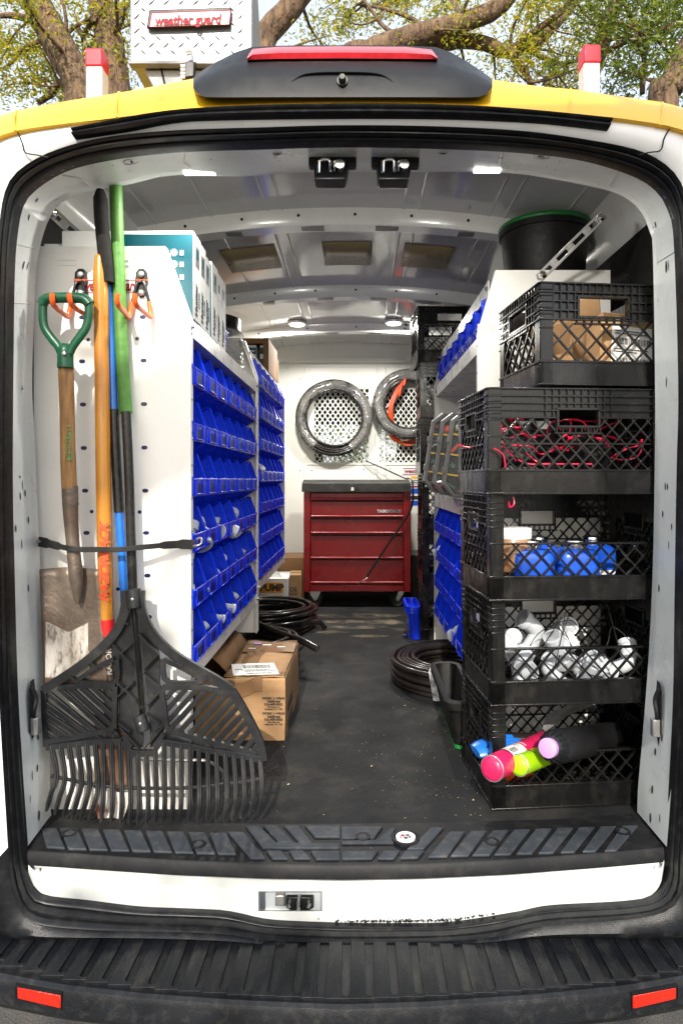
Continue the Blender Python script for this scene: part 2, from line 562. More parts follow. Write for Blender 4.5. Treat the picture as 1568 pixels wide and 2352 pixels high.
# ================================================================ the van
van = thing('cargo_van', 'white and yellow cargo van with its back doors open, filling the picture', 'van', (0, 3.5, 0))
SO = [(784, 2152), (625, 2145), (525, 2132), (400, 2127), (200, 2122), (85, 2107), (50, 2062), (33, 1987), (30, 1932), (11, 1607), (3, 1300), (0, 1091), (1, 800), (4, 620),
      (12, 510), (30, 430), (75, 385), (150, 350), (250, 325), (400, 310), (600, 303), (784, 298), (984, 300), (1184, 310), (1334, 330), (1459, 355), (1525, 392),
      (1558, 440), (1573, 530), (1578, 800), (1578, 1091), (1572, 1400), (1568, 1600), (1562, 1800), (1558, 1941), (1554, 2037), (1524, 2077), (1434, 2097), (1234, 2112), (1134, 2137), (1000, 2148), (784, 2152)]
SI = [(784, 2117), (625, 2110), (525, 2090), (450, 2085), (325, 2080), (200, 2065), (100, 2052), (75, 2022), (63, 1980), (58, 1932), (37, 1607), (28, 1300), (24, 1091), (26, 800), (29, 620),
      (36, 530), (50, 466), (82, 428), (150, 388), (250, 363), (400, 345), (600, 338), (784, 333), (984, 336), (1184, 345), (1334, 363), (1450, 397), (1508, 432),
      (1538, 480), (1552, 560), (1562, 883), (1558, 1091), (1553, 1400), (1550, 1600), (1540, 1812), (1532, 1941), (1529, 2007), (1499, 2052), (1434, 2067), (1259, 2077), (1184, 2092), (1034, 2115), (900, 2118), (784, 2117)]
OB = [(784, 2165), (600, 2160), (300, 2150), (0, 2150), (-130, 2100), (-190, 1950), (-200, 1607), (-205, 1091), (-190, 750), (-150, 520), (-90, 400), (-40, 345), (42, 303), (150, 287),
      (350, 264), (600, 247), (784, 240), (984, 242), (1134, 248), (1234, 260), (1404, 273), (1534, 293), (1610, 330), (1680, 410), (1740, 560), (1770, 800), (1780, 1091), (1775, 1607), (1770, 1950), (1700, 2100), (1568, 2150), (1270, 2150), (1000, 2160), (784, 2165)]
NR = 240
so, si, ob = cr(cat(SO, 1.50), NR + 1)[:-1], cr(cat(SI, 1.53), NR + 1)[:-1], cr(cat(OB, 1.495), NR + 1)[:-1]


def match(ring, ref):
    """resample ring so that its points follow the directions of ref from the middle of the opening"""
    c = Vector((-.06, 0, 1.55))
    an = lambda p: math.atan2((p - c).x, -(p - c).z) % (2 * math.pi)
    A = sorted((an(p), i) for i, p in enumerate(ring))
    out = []
    for q in ref:
        a = an(q)
        k = 0
        while k < len(A) and A[k][0] < a:
            k += 1
        (a0, i0), (a1, i1) = A[k - 1], A[k % len(A)]
        if a1 < a0:
            a1 += 2 * math.pi
        aa = a if a >= a0 else a + 2 * math.pi
        t = 0 if a1 - a0 < 1e-9 else (aa - a0) / (a1 - a0)
        out.append(ring[i0].lerp(ring[i1], min(max(t, 0), 1)))
    return out


so = match(so, si)
obm = match(ob, si)
# outer body: from the seal outwards, then forward along the sides
body_rows, dark = [], []
mid1 = [a.lerp(b, .10) + Vector((0, -.012, 0)) for a, b in zip(so, obm)]
mid2 = [a.lerp(b, .55) + Vector((0, -.022, 0)) for a, b in zip(so, obm)]
mid3 = [a.lerp(b, .92) + Vector((0, -.012, 0)) for a, b in zip(so, obm)]
fwd = [Vector((p.x if p.z < 1.2 else math.copysign(max(abs(p.x), 1.0), p.x), 1.53, p.z)) for p in obm]
fw2 = [Vector((p.x * 1.01, 1.62, p.z)) for p in fwd]
fw3 = [Vector((p.x * 1.02, 7.0, p.z)) for p in fwd]
g = G()
rows = [so, mid1, mid2, mid3, obm, fwd, fw2, fw3]
n = NR
g.grid(rows, closed=True, skip=lambda i, k: (rows[1][k].z < .72 and i < 4) or (i >= 4 and max(rows[4][k].z, rows[4][(k + 1) % NR].z) > 2.27))
body = g.build('body', 'white', van, smooth=50)
g = G()
g.grid(rows[:5], closed=True, skip=lambda i, k: rows[1][k].z >= .72)
g.build('lower_body', 'bump', van, smooth=50)

# rubber door seal: a ridged band all round the opening
prof = [(0, 0), (.0, -.016), (.10, -.026), (.22, -.026), (.30, -.012), (.36, -.010), (.42, -.022), (.55, -.026), (.66, -.020), (.70, -.006), (.76, -.006), (.80, -.018), (.90, -.020), (1.0, -.012), (1.0, .012)]
g = G()
g.grid([[a.lerp(b, t) + Vector((0, dy, 0)) for a, b in zip(so, si)] for t, dy in prof], closed=True)
g.build('door_seal', 'rubber', van, smooth=60)

# jamb: the white flange between the seal and the load space
PI_ = [(112, 1880), (110, 1840), (108, 1713), (98, 1600), (95, 1509), (86, 1289), (75, 1033), (68, 883), (74, 680), (80, 595), (98, 520), (125, 470), (170, 443), (230, 428), (295, 417), (360, 401), (425, 395), (480, 398), (560, 399),
       (700, 389), (784, 390), (964, 389), (1084, 388), (1179, 392), (1254, 402), (1349, 420), (1424, 440), (1472, 475), (1496, 525), (1504, 575), (1509, 883), (1508, 1091), (1504, 1300), (1495, 1500), (1480, 1700), (1470, 1812), (1468, 1872)]
SJ = [(60, 1950), (58, 1932), (37, 1607), (28, 1300), (24, 1091), (26, 800), (29, 620), (36, 530), (50, 466), (82, 428), (150, 388), (250, 363), (400, 345), (600, 338), (784, 333), (984, 336), (1184, 345),
      (1334, 363), (1450, 397), (1508, 432), (1538, 480), (1552, 560), (1562, 883), (1558, 1091), (1553, 1400), (1550, 1600), (1540, 1812), (1530, 1945)]
NJ = 200
sj, pj = cr(cat(SJ, 1.53), NJ), cr(cat(PI_, 1.69), NJ)
g = G()
rows = []
for t, bulge in ((0, 0), (.12, .004), (.3, .004), (.5, .002), (.75, .002), (.93, .001), (1, 0)):
    rows.append([a.lerp(b, t) + Vector((0, -bulge, 0)) for a, b in zip(sj, pj)])
ret = [Vector((p.x + (.05 if p.x > 0 else -.05) * (1 if abs(p.x) > .7 else 0), 1.72, p.z + (.04 if p.z > 2.2 else 0))) for p in pj]
rows.append([p + Vector((0, .015, 0)) for p in pj])
rows.append(ret)
g.grid(rows)
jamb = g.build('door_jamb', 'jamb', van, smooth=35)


def jamb_pt(u, v):
    """a point on the jamb flange at pixel (u, v)"""
    best = None
    for k in range(NJ):
        for t in (.1, .2, .3, .4, .5, .6, .7, .8, .9):
            p = sj[k].lerp(pj[k], t)
            uu, vv = PU + p.x * F / p.y, PV - (p.z - EYE) * F / p.y
            d = (uu - u) ** 2 + (vv - v) ** 2
            if best is None or d < best[0]:
                n = (sj[k] - pj[k]).cross(pj[min(k + 1, NJ - 1)] - pj[max(k - 1, 0)]).normalized()
                if n.dot(Vector((0, 0, EYE)) - p) < 0:
                    n = -n
                best = (d, p + Vector((0, -(.0045 if t < .35 else .0025), 0)), n)
    return best[1], best[2]


# punched holes and slots in the jamb: dark recessed discs with a pressed rim
for (u, v, a, b2) in [(52, 615, 4, 12), (63, 620, 2, 13), (48, 1100, 4, 3), (50, 885, 5, 3), (45, 1140, 3, 9), (60, 1140, 4, 8), (63, 1193, 4, 9), (44, 1218, 4, 8), (50, 1245, 2, 12), (70, 1352, 3, 9), (52, 1115, 2, 12),
                      (82, 1690, 5, 9), (88, 1770, 4, 9), (93, 1872, 6, 12), (68, 1780, 2, 12), (76, 1835, 2, 10), (1526, 612, 5, 14), (1533, 610, 2, 13), (1528, 884, 2, 13), (1526, 1117, 3, 9), (1533, 1118, 3, 8), (1522, 1172, 4, 8), (1536, 1215, 3, 8), (1536, 1246, 2, 10),
                      (1514, 1345, 4, 9), (1521, 1690, 4, 9), (1502, 1725, 5, 9), (1500, 1810, 5, 10), (1492, 1872, 5, 12), (1512, 1880, 2, 10), (300, 372, 8, 3), (645, 353, 7, 3), (490, 361, 2, 2), (1017, 353, 8, 4), (1156, 363, 5, 4), (1245, 364, 9, 4), (262, 378, 2, 2), (296, 390, 2, 2),
                      (1283, 371, 2, 2), (1276, 389, 2, 2), (1260, 386, 2, 2), (1505, 520, 3, 8), (62, 508, 3, 8), (1130, 400, 4, 3), (85, 470, 3, 6)]:
    p, nn = jamb_pt(u, v)
    t1 = Vector((1, 0, 0)) - nn * nn.x
    if t1.length < .2:
        t1 = Vector((0, 0, 1)) - nn * nn.z
    t1.normalize()
    t2 = nn.cross(t1)
    if abs(t2.z) < abs(t1.z):
        t1, t2 = t2, t1
    ru, rv = a * 1.6 / F, b2 * 1.6 / F
    g = G()
    g.add([p + nn * .0015 + t1 * ru * math.cos(k * math.pi / 6) + t2 * rv * math.sin(k * math.pi / 6) for k in range(12)], [tuple(range(12))])
    g.build('jamb_hole', 'dark', jamb, smooth=0)
for (u, v, rr) in ((300, 372, .020), (1245, 364, .020), (645, 353, .011), (1017, 353, .011), (50, 885, .012), ):
    p, nn = jamb_pt(u, v)
    t1 = Vector((1, 0, 0)) - nn * nn.x
    if t1.length < .2:
        t1 = Vector((0, 0, 1)) - nn * nn.z
    t1.normalize()
    t2 = nn.cross(t1)
    g = G()
    g.tube([p + nn * .0005 + (t1 * math.cos(k * math.pi / 12) + t2 * math.sin(k * math.pi / 12) * .8) * rr for k in range(24)], .0014, 6, closed=True)
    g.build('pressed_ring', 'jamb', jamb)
random.seed(14)
for i in range(46):
    k = int(6 + (NJ - 12) * i / 45)
    p = sj[k].lerp(pj[k], .93)
    nn = (sj[k] - pj[k]).cross(pj[min(k + 1, NJ - 1)] - pj[max(k - 1, 0)]).normalized()
    if nn.dot(Vector((0, 0, EYE)) - p) < 0:
        nn = -nn
    t1 = (pj[min(k + 1, NJ - 1)] - pj[k - 1]).normalized()
    t2 = nn.cross(t1)
    g = G()
    g.add([p + nn * .0016 + (t1 * math.cos(a * 1.0472) + t2 * math.sin(a * 1.0472)) * .0035 for a in range(6)], [tuple(range(6))])
    g.build('spot_weld', 'lip', jamb, smooth=0)
for (u0, v0, u1, v1) in ((24, 560, 92, 575), (8, 690, 80, 705), (1504, 600, 1560, 585), (420, 350, 432, 392), (1150, 350, 1146, 388), (150, 395, 210, 432), (1430, 395, 1390, 428)):
    (p, n1), (q_, n2) = jamb_pt(u0, v0), jamb_pt(u1, v1)
    g = G()
    m_ = jamb_pt((u0 + u1) / 2, (v0 + v1) / 2)
    g.tube([p + n1 * .0012, m_[0] + m_[1] * .0012, q_ + n2 * .0012], .0014, 6)
    g.build('seam_sealer', 'lip', jamb)
# jamb wiring openings low on both posts
for sgn, (u, v) in ((-1, (70, 1640)), (1, (1519, 1640))):
    p, nn = jamb_pt(u, v)
    X = p.x - .004 * sgn
    g = G()
    c = Vector((p.x - .003 * sgn, p.y, p.z))
    d1 = Vector((.02 * sgn, .16, 0)).normalized()
    pts = [c + nn * .002 + d1 * (.022 * x) + Vector((0, 0, .085 * z)) for x, z in ((-1, .8), (-.5, 1), (.6, 1), (.9, .7), (.9, -.95), (.2, -1), (-.3, -.6), (-1, -.4))]
    g.add(pts, [tuple(range(8))])
    g.build('wiring_opening', 'dark', jamb, smooth=0)
    g = G()
    g.tube(cr([c + nn * .006 + Vector((0, -.01, .07)), c + nn * .012 + Vector((0, .0, .04)), c + nn * .012 + Vector((0, -.01, .01)), c + nn * .006 + Vector((0, .0, -.015))], 12), .005, 6)
    g.build('wire_loom', 'black', jamb)
    g = G()
    g.box(-.012, .012, -.010, .010, -.025, .018)
    o = g.build('connector', 'grey', jamb, bevel=.003)
    o.matrix_basis = Matrix.Translation(c + nn * .008 + Vector((0, 0, -.025))) @ o.matrix_basis

# LED strips on the header, and the two door catches
for u0, u1, v in ((421, 494, 393), (1089, 1150, 388)):
    a, b = at(u0, v, 1.685), at(u1, v, 1.685)
    g = G()
    g.box(a.x, b.x, a.y - .006, a.y + .016, a.z - .005, a.z + .004)
    g.build('led_strip', 'led', van, bevel=.002)
    lt = bpy.data.lights.new('led_strip_light', 'AREA')
    lt.shape = 'RECTANGLE'
    lt.size, lt.size_y = b.x - a.x, .03
    lt.energy = 3
    lt.color = (1, .97, .9)
    lo = bpy.data.objects.new('led_strip_light', lt)
    COL.objects.link(lo)
    lo.location = ((a.x + b.x) / 2, a.y + .01, a.z - .012)
    lo.rotation_euler = (R(25), 0, 0)
for u in (763, 908):
    Y = 1.60
    c = at(u, 385, Y)
    k = .00107
    ca = bpy.data.objects.new('door_catch', None)
    COL.objects.link(ca)
    ca.location = c
    par(ca, van)
    ca.matrix_parent_inverse = Matrix.Translation(-van.location)
    g = G()
    g.box(c.x - 55 * k, c.x + 55 * k, Y + .004, Y + .03, c.z + 6 * k, c.z + 37 * k)
    g.build('mounting_plate', 'black', ca, bevel=.004)
    g = G()
    g.prism([(c.x - 43 * k, Y + .005, c.z + 20 * k), (c.x + 38 * k, Y + .005, c.z + 20 * k), (c.x + 30 * k, Y - .02, c.z - 36 * k), (c.x - 40 * k, Y - .02, c.z - 36 * k)], (0, .05, 0))
    g.build('catch_body', 'house', ca, bevel=.004)
    g = G()
    y = Y - .022
    g.tube([Vector((c.x + x * k, y, c.z + z * k)) for x, z in ((-30, -22), (-29, 4), (-20, 8), (-8, 8), (-3, 2), (-4, -20))], .0045, 8)
    g.cyl((c.x + 18 * k, y + .02, c.z - 6 * k), (c.x + 18 * k, y - .012, c.z - 6 * k), .011, 14)
    g.tube([Vector((c.x + x * k, y, c.z + z * k)) for x, z in ((5, -18), (5, 4), (14, 6))], .003, 8)
    g.build('catch_hook', 'chrome', ca)

# yellow roof
low = [(-100, 408), (-70, 356), (-20, 325), (42, 303), (150, 287), (250, 276), (350, 264), (470, 254), (600, 246), (700, 242), (784, 240), (880, 240), (984, 242), (1134, 248), (1234, 260), (1320, 266), (1404, 273), (1470, 282), (1534, 293), (1600, 316), (1640, 348), (1672, 400)]
hi = [(-108, 385), (-78, 322), (-30, 280), (42, 256), (150, 233), (250, 217), (350, 199), (470, 176), (600, 160), (700, 154), (784, 152), (880, 152), (984, 158), (1134, 183), (1234, 198), (1320, 206), (1404, 219), (1470, 229), (1534, 239), (1600, 264), (1648, 315), (1680, 376)]
NRF = 60
rl, rh = cr(cat(low, 1.474), NRF), cr(cat(hi, 1.66), NRF)
rows = [[p + Vector((0, .03, -.004)) for p in rl], [p + Vector((0, -.006, .0)) for p in rl]]
for t, b1, b2 in ((.22, .006, .010), (.5, .006, .020), (.78, .003, .016), (1, 0, 0)):
    rows.append([a.lerp(b, t) + Vector((0, -b1 * 1.5, b2 * .6)) for a, b in zip(rl, rh)])
rows.append([p + Vector((0, .25, .05)) for p in rh])
rows.append([p + Vector((0, .9, .085)) for p in rh])
rows.append([p + Vector((0, 5.2, .085)) for p in rh])
g = G()
g.grid(rows)
roof = g.build('roof', 'yellow', van, smooth=60)
# pressed seams that run over the roof edge
for u in (42, 275, 1310, 1520):
    vl, vh = lerp_tab(low, u), lerp_tab(hi, u)
    a, b = at(u - 6, vl, 1.468), at(u, vh, 1.655)
    g = G()
    g.tube(cr([a + Vector((0, 0, .002)), a.lerp(b, .22) + Vector((0, -.009, .006)), a.lerp(b, .5) + Vector((0, -.009, .012)), a.lerp(b, .78) + Vector((0, -.004, .0095)), b + Vector((0, 0, .0))], 16), .003, 8)
    g.build('roof_seam', 'yellow', roof)
# white panel joints beside the opening
for px in ([(42, 305), (52, 330), (58, 350), (85, 356), (112, 362)], [(1536, 296), (1524, 318), (1516, 345), (1490, 350), (1466, 356)]):
    g = G()
    g.tube(cr(cat(px, 1.474), 16), .0016, 6)
    g.build('panel_joint', 'groove', van)

# rubber drip strip over the opening
top = [(168, 297), (260, 279), (350, 262), (450, 251), (600, 243), (784, 240), (984, 242), (1134, 248), (1284, 261), (1404, 273)]
bot = [(171, 317), (240, 306), (300, 297), (400, 281), (500, 275), (784, 270), (1034, 272), (1219, 281), (1320, 291), (1394, 300)]
ta, tb = cr(cat(top, 1.475), 60), cr(cat(bot, 1.475), 60)
g = G()
g.grid([[a.lerp(b, t) + Vector((0, dy, 0)) for a, b in zip(ta, tb)] for t, dy in ((0, .03), (0, -.004), (.18, -.014), (.36, -.012), (.42, -.002), (.5, -.002), (.56, -.012), (.8, -.016), (.96, -.006), (1, .03))])
g.build('drip_strip', 'rubber', van, smooth=60)

# high brake lamp with the reversing camera
bl = bpy.data.objects.new('brake_lamp', None)
COL.objects.link(bl)
bl.location = at(784, 170, 1.5)
par(bl, van)
bl.matrix_parent_inverse = Matrix.Translation(-van.location)
us = [444, 452, 470, 500, 540, 575, 640, 700, 784, 870, 930, 1000, 1035, 1070, 1100, 1120, 1130]
lo_ = [202, 216, 226, 228, 229, 229, 229, 229, 229, 229, 229, 229, 229, 228, 226, 216, 200]
md_ = [186, 180, 170, 158, 144, 140, 138, 137, 137, 137, 138, 140, 146, 160, 172, 182, 190]
up_ = [178, 172, 158, 140, 120, 108, 105, 104, 104, 104, 105, 108, 120, 140, 160, 174, 182]
rows = [[at(u, v + 2, 1.60) for u, v in zip(us, lo_)], [at(u, v, 1.465) for u, v in zip(us, lo_)], [at(u, v - 6 * (v - m) / 90, 1.452) for u, v, m in zip(us, lo_, md_)],
        [at(u, v + (m - v) * .55, 1.462) for u, v, m in zip(us, lo_, md_)], [at(u, v + (m - v) * .92, 1.482) for u, v, m in zip(us, lo_, md_)], [at(u, m, 1.50) for u, m in zip(us, md_)],
        [at(u, v, 1.53) for u, v in zip(us, up_)], [at(u, v + 2, 1.60) for u, v in zip(us, up_)], [at(u, v + 30, 1.95) for u, v in zip(us, up_)]]
g = G()
g.grid(rows)
g.build('lamp_housing', 'house', bl, smooth=50)
lu = [568, 580, 640, 784, 930, 990, 1004]
lt_ = [130, 113, 108, 107, 108, 114, 130]
lb_ = [138, 137, 135, 134, 135, 136, 137]
g = G()
g.grid([[at(u, v, 1.55) for u, v in zip(lu, lb_)], [at(u, v, 1.488) for u, v in zip(lu, lb_)], [at(u, (a + b) / 2, 1.482) for u, a, b in zip(lu, lt_, lb_)], [at(u, v, 1.50) for u, v in zip(lu, lt_)], [at(u, v - 1, 1.56) for u, v in zip(lu, lt_)]])
g.build('lens', 'redlens', bl, smooth=60)
g = G()
g.ribbon(cr(cat([(632, 224), (655, 205), (688, 178), (720, 170), (786, 168), (852, 170), (884, 178), (916, 205), (940, 224)], 1.4655), 30), .004, .012)
g.build('camera_hood', 'house', bl, bevel=.003)
c = at(786, 185, 1.455)
g = G()
g.lathe([(0, .016), (.006, .016), (.008, .012), (.0085, .002), (.012, .002), (.013, -.006)], c, 'y', 20)
g.build('camera_lens', 'lid', bl)

# ladder rack posts on the roof
for (u, v0, v1, uu) in ((216, 110, 222, 216), (1359, 102, 214, 1359)):
    Y = 2.05
    k = Y / F
    a, b = at(u, v1 + 40, Y), at(u, v0 + 42, Y)
    po = bpy.data.objects.new('rack_post', None)
    COL.objects.link(po)
    po.location = a
    par(po, van)
    po.matrix_parent_inverse = Matrix.Translation(-van.location)
    w = 18.5 * k
    sg = 1 if u < 800 else -1
    g = G()
    g.box(a.x - w, a.x + w, Y, Y + .055, a.z - .05, b.z)
    g.build('post', 'white', po, bevel=.003)
    g = G()
    g.box(a.x - w - .002, a.x + w + .002, Y - .002, Y + .057, b.z, b.z + 42 * k)
    g.build('end_cap', 'redcap', po, bevel=.005)

# ---------------------------------------------------------------- sill, step and bumper
cs = sorted(set([66 + 1458 * i / 40 for i in range(41)] + [593, 740] + list(range(68, 150, 6)) + list(range(1446, 1524, 6))))
tp = [(62, 1972), (200, 1982), (400, 1993), (784, 2004), (1170, 1993), (1400, 1979), (1527, 1968)]
bt = [(62, 1984), (66, 2003), (72, 2019), (79, 2033), (88, 2043), (100, 2051), (118, 2057), (140, 2061), (200, 2066), (325, 2081), (450, 2086), (525, 2091), (625, 2111), (784, 2119), (900, 2119), (1034, 2116), (1184, 2093), (1259, 2078), (1434, 2068), (1470, 2063), (1490, 2056), (1504, 2045), (1514, 2031), (1520, 2015), (1524, 1984)]
fr = lambda u: [lerp_tab(tp, u), lerp_tab(tp, u) + 18, 2047 if 560 < u < 770 else lerp_tab(tp, u) + .45 * (lerp_tab(bt, u) - lerp_tab(tp, u)), 2093 if 560 < u < 770 else lerp_tab(tp, u) + .8 * (lerp_tab(bt, u) - lerp_tab(tp, u)), lerp_tab(bt, u) + 3]
g = G()
rows = []
for j, Y in enumerate((1.56, 1.545, 1.525, 1.522, 1.528)):
    rows.append([at(u, fr(u)[j], Y) for u in cs])
i0, i1 = cs.index(593), cs.index(740)
g.grid(rows, skip=lambda i, k: i == 2 and i0 <= k < i1)
# walls and back of the latch recess
q = [rows[2][i0], rows[2][i1], rows[3][i1], rows[3][i0]]
qb = [at(598, 2050, 1.605), at(735, 2050, 1.605), at(735, 2090, 1.605), at(598, 2090, 1.605)]   # the recess slopes down and forward
g.add(q + qb, [(0, 4, 5, 1), (1, 5, 6, 2), (2, 6, 7, 3), (3, 7, 4, 0)])
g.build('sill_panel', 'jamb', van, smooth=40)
ll = bpy.data.objects.new('sill_latch', None)
COL.objects.link(ll)
ll.location = at(680, 2070, 1.6)
par(ll, van)
ll.matrix_parent_inverse = Matrix.Translation(-van.location)
g = G()
g.add([p for p in qb], [(0, 1, 2, 3)])
g.build('recess_back', 'boxgrey', ll, smooth=0)
g = G()
c = at(688, 2068, 1.600)
k = 1.6 / F
g.prism([(c.x - 30 * k, c.y, c.z + 14 * k), (c.x + 32 * k, c.y, c.z + 14 * k), (c.x + 32 * k, c.y, c.z - 10 * k), (c.x + 10 * k, c.y, c.z - 22 * k), (c.x - 10 * k, c.y, c.z - 22 * k), (c.x - 30 * k, c.y, c.z - 10 * k)], (0, -.012, 0))
g.build('latch_plate', 'house', ll, bevel=.002)
g = G()
g.tube([c + Vector((0, -.01, .016)), c + Vector((0, -.034, .014)), c + Vector((0, -.034, -.014)), c + Vector((0, -.01, -.018))], .0045, 8)
for dx in (-22, 22):
    g.lathe([(0, .014), (.004, .014), (.006, .006), (.006, 0)], c + Vector((dx * k, -.010, 0)), 'y', 10)
g.build('latch_striker', 'chrome', ll)
g = G()
c = at(645, 2060, 1.595)
g.box(c.x - .012, c.x + .010, c.y - .018, c.y + .01, c.z - .012, c.z + .014)
g.build('latch_block', 'galv', ll, bevel=.002)
# pressed corner shapes on the sill
for pts in ([(86, 1996), (92, 2018), (108, 2034), (150, 2038), (176, 2040), (186, 2048), (188, 2060)], [(1508, 1992), (1500, 2012), (1484, 2026), (1440, 2030), (1412, 2034), (1402, 2042), (1400, 2062)]):
    g = G()
    g.tube(cr(cat(pts, 1.53), 20), .005, 8)
    g.build('sill_pressing', 'jamb', van)
# scraped black paint along the seal edge
random.seed(3)
g = G()
for i in range(230):
    u = random.choice((random.gauss(1000, 60), random.gauss(860, 50), random.uniform(790, 1130)))
    v = lerp_tab(bt, u) + 1 - abs(random.gauss(0, 2.6))
    l, h = random.uniform(.8, 7) * random.random() + .6, random.uniform(.3, 1.1)
    p = [at(u, v, 1.5205), at(u + l * .4, v - h, 1.5205), at(u + l, v - h * .3, 1.5205), at(u + l * .6, v + h * .8, 1.5205)]
    g.prism(p, (0, .006, 0))
g.build('paint_scrapes', 'rubber', van, smooth=0)['kind'] = 'stuff'

# scuff plate with raised tread pads
pf = [(62, 1953), (200, 1962), (400, 1975), (600, 1983), (784, 1986), (968, 1983), (1170, 1974), (1400, 1957), (1526, 1946)]
pb = [(62, 1950), (116, 1880), (300, 1888), (600, 1892), (784, 1892), (968, 1890), (1270, 1882), (1470, 1867), (1526, 1944)]
ucol = [62 + 1464 * i / 48 for i in range(49)]
g = G()
z0 = FZ + .004
rb = [on(u, lerp_tab(pb, u) if 116 <= u <= 1470 else max(lerp_tab(pb, u), 0), z0) for u in ucol]
rf = [on(u, lerp_tab(pf, u), z0) for u in ucol]
fb = [p + Vector((0, -.006, -.006)) for p in rf]
fl_ = [p + Vector((0, -.008, -.030)) for p in rf]
fk = [p + Vector((0, .05, -.032)) for p in rf]
g.grid([rb, [a.lerp(b, .5) for a, b in zip(rb, rf)], rf, fb, fl_, fk])
plate = g.build('scuff_plate', 'groove', van, smooth=45)
Z1 = z0 + .0055


def tread(px, m='plate', name='tread_pad'):
    g = G()
    p = [on(u, v, z0 - .001) for u, v in px]
    g.prism(p, (0, 0, Z1 - z0 + .001))
    o = g.build(name, m, plate, bevel=.002)
    return o


def c2(px):       # pad corners noted in the left and right close-ups
    return [(x * .5002, 1837 + y * .5002) for x, y in px]


for i in range(8):
    x = 375 + 98 * i - 98
    dy = i * 3.2 - 3
    tread(c2([(x, 142 + dy), (x + 78, 143 + dy), (x + 122, 240 + dy), (x + 38, 238 + dy)]))
tread(c2([(190, 140), (262, 140), (300, 232), (215, 226)]))
for px in ([(1045, 156), (1120, 158), (1218, 278), (1150, 278)], [(1128, 130), (1190, 130), (1270, 206), (1560, 210), (1560, 232), (1205, 232)], [(1208, 128), (1275, 128), (1345, 204), (1278, 204)],
           [(1302, 128), (1370, 128), (1432, 206), (1372, 204)], [(1400, 128), (1562, 128), (1562, 180), (1445, 180)], [(1222, 243), (1292, 243), (1322, 280), (1250, 280)], [(1325, 243), (1392, 243), (1425, 280), (1350, 280)], [(1424, 244), (1560, 244), (1560, 282), (1450, 282)]):
    tread(c2(px))


def c3(px):
    return [(784 + x * .5002, 1837 + y * .5002) for x, y in px]


for px in ([(0, 132), (190, 132), (150, 186), (0, 186)], [(0, 198), (160, 194), (225, 140), (250, 140), (228, 176), (240, 208), (0, 210)], [(0, 218), (260, 222), (370, 236), (480, 158), (545, 158), (400, 274), (386, 274)][0:0] or [(410, 136), (470, 136), (378, 234), (300, 236), (345, 200)],
           [(0, 246), (170, 244), (140, 280), (0, 282)], [(190, 244), (268, 244), (240, 280), (165, 280)], [(290, 244), (380, 243), (350, 276), (268, 278)]):
    tread(c3(px))
for i in range(9):
    x = 495 + 99 * i
    dy = -i * 3.4
    tread(c3([(x, 156 + dy), (x + 72, 155 + dy), (x - 10 - i * 2, 270 + dy), (x - 98 + i * 2, 272 + dy)]))
for (u, v) in ((455, 1939), (160, 1913), (784 + 98 * .5, 1921), (784 + 690 * .5, 1933), (784 + 1290 * .5, 1909)):
    c = on(u, v, Z1)
    g = G()
    g.lathe([(.019, -.004), (.019, .001), (.012, .001), (.010, -.003), (0, -.003)], c, 'z', 20)
    g.build('plate_screw_cup', 'groove', plate)
# the round sticker in its cup
c = on(931, 1925, Z1)
g = G()
g.lathe([(.034, -.004), (.034, .003), (.028, .004), (.025, .000), (0, .000)], c, 'z', 28)
g.build('sticker_cup', 'groove', plate)
g = G()
g.lathe([(.0235, 0), (.0235, .004), (0, .0045)], c, 'z', 28)
stk = g.build('round_sticker', 'label', plate)
for i, (dx, dy, mm, s) in enumerate(((-.007, .003, 'inkred', .006), (.005, .004, 'teal', .006), (.0, -.008, 'ink', .006), (.010, -.004, 'navy', .004), (-.012, -.006, 'redbit', .003))):
    g = G()
    for a in range(3):
        an = a * 1.05 + i
        q = c + Vector((dx, dy, .0052))
        e = Vector((math.cos(an) * s, math.sin(an) * s, 0))
        g.bar(q - e, q + e, .002, .0008, (0, 0, 1))
    g.build('printed_mark', mm, stk, smooth=0)

# bumper
bz = .525
bkc = [(-200, 2120), (0, 2112), (50, 2110), (100, 2116), (200, 2126), (400, 2131), (525, 2136), (625, 2148), (784, 2156), (1000, 2152), (1134, 2140), (1234, 2116), (1434, 2101), (1530, 2094), (1600, 2098), (1760, 2110)]
ftc = [(-200, 2180), (-100, 2206), (0, 2232), (150, 2260), (350, 2281), (550, 2295), (784, 2305), (984, 2298), (1234, 2281), (1434, 2261), (1568, 2238), (1680, 2208), (1780, 2180)]
ucol = [-200 + 1980 * i / 60 for i in range(61)]


def bedge(tab, u, z=bz):
    return on(u, lerp_tab(tab, u), z)


rb = [bedge(bkc, u) + Vector((0, .03, .004)) for u in ucol]
rf = [bedge(ftc, u) for u in ucol]
rows = [[p + Vector((0, .02, 0)) for p in rb], rb, rf, [p + Vector((0, -.006, .003)) for p in rf], [p + Vector((0, -.014, -.001)) for p in rf], [p + Vector((0, -.018, -.012)) for p in rf],
        [p + Vector((0, -.020, -.05)) for p in rf], [p + Vector((0, .0, -.075)) for p in rf], [p + Vector((0, .05, -.10)) for p in rf], [p + Vector((0, .25, -.12)) for p in rf]]
g = G()
g.grid(rows)
bumper = g.build('rear_bumper', 'bump', van, smooth=40)
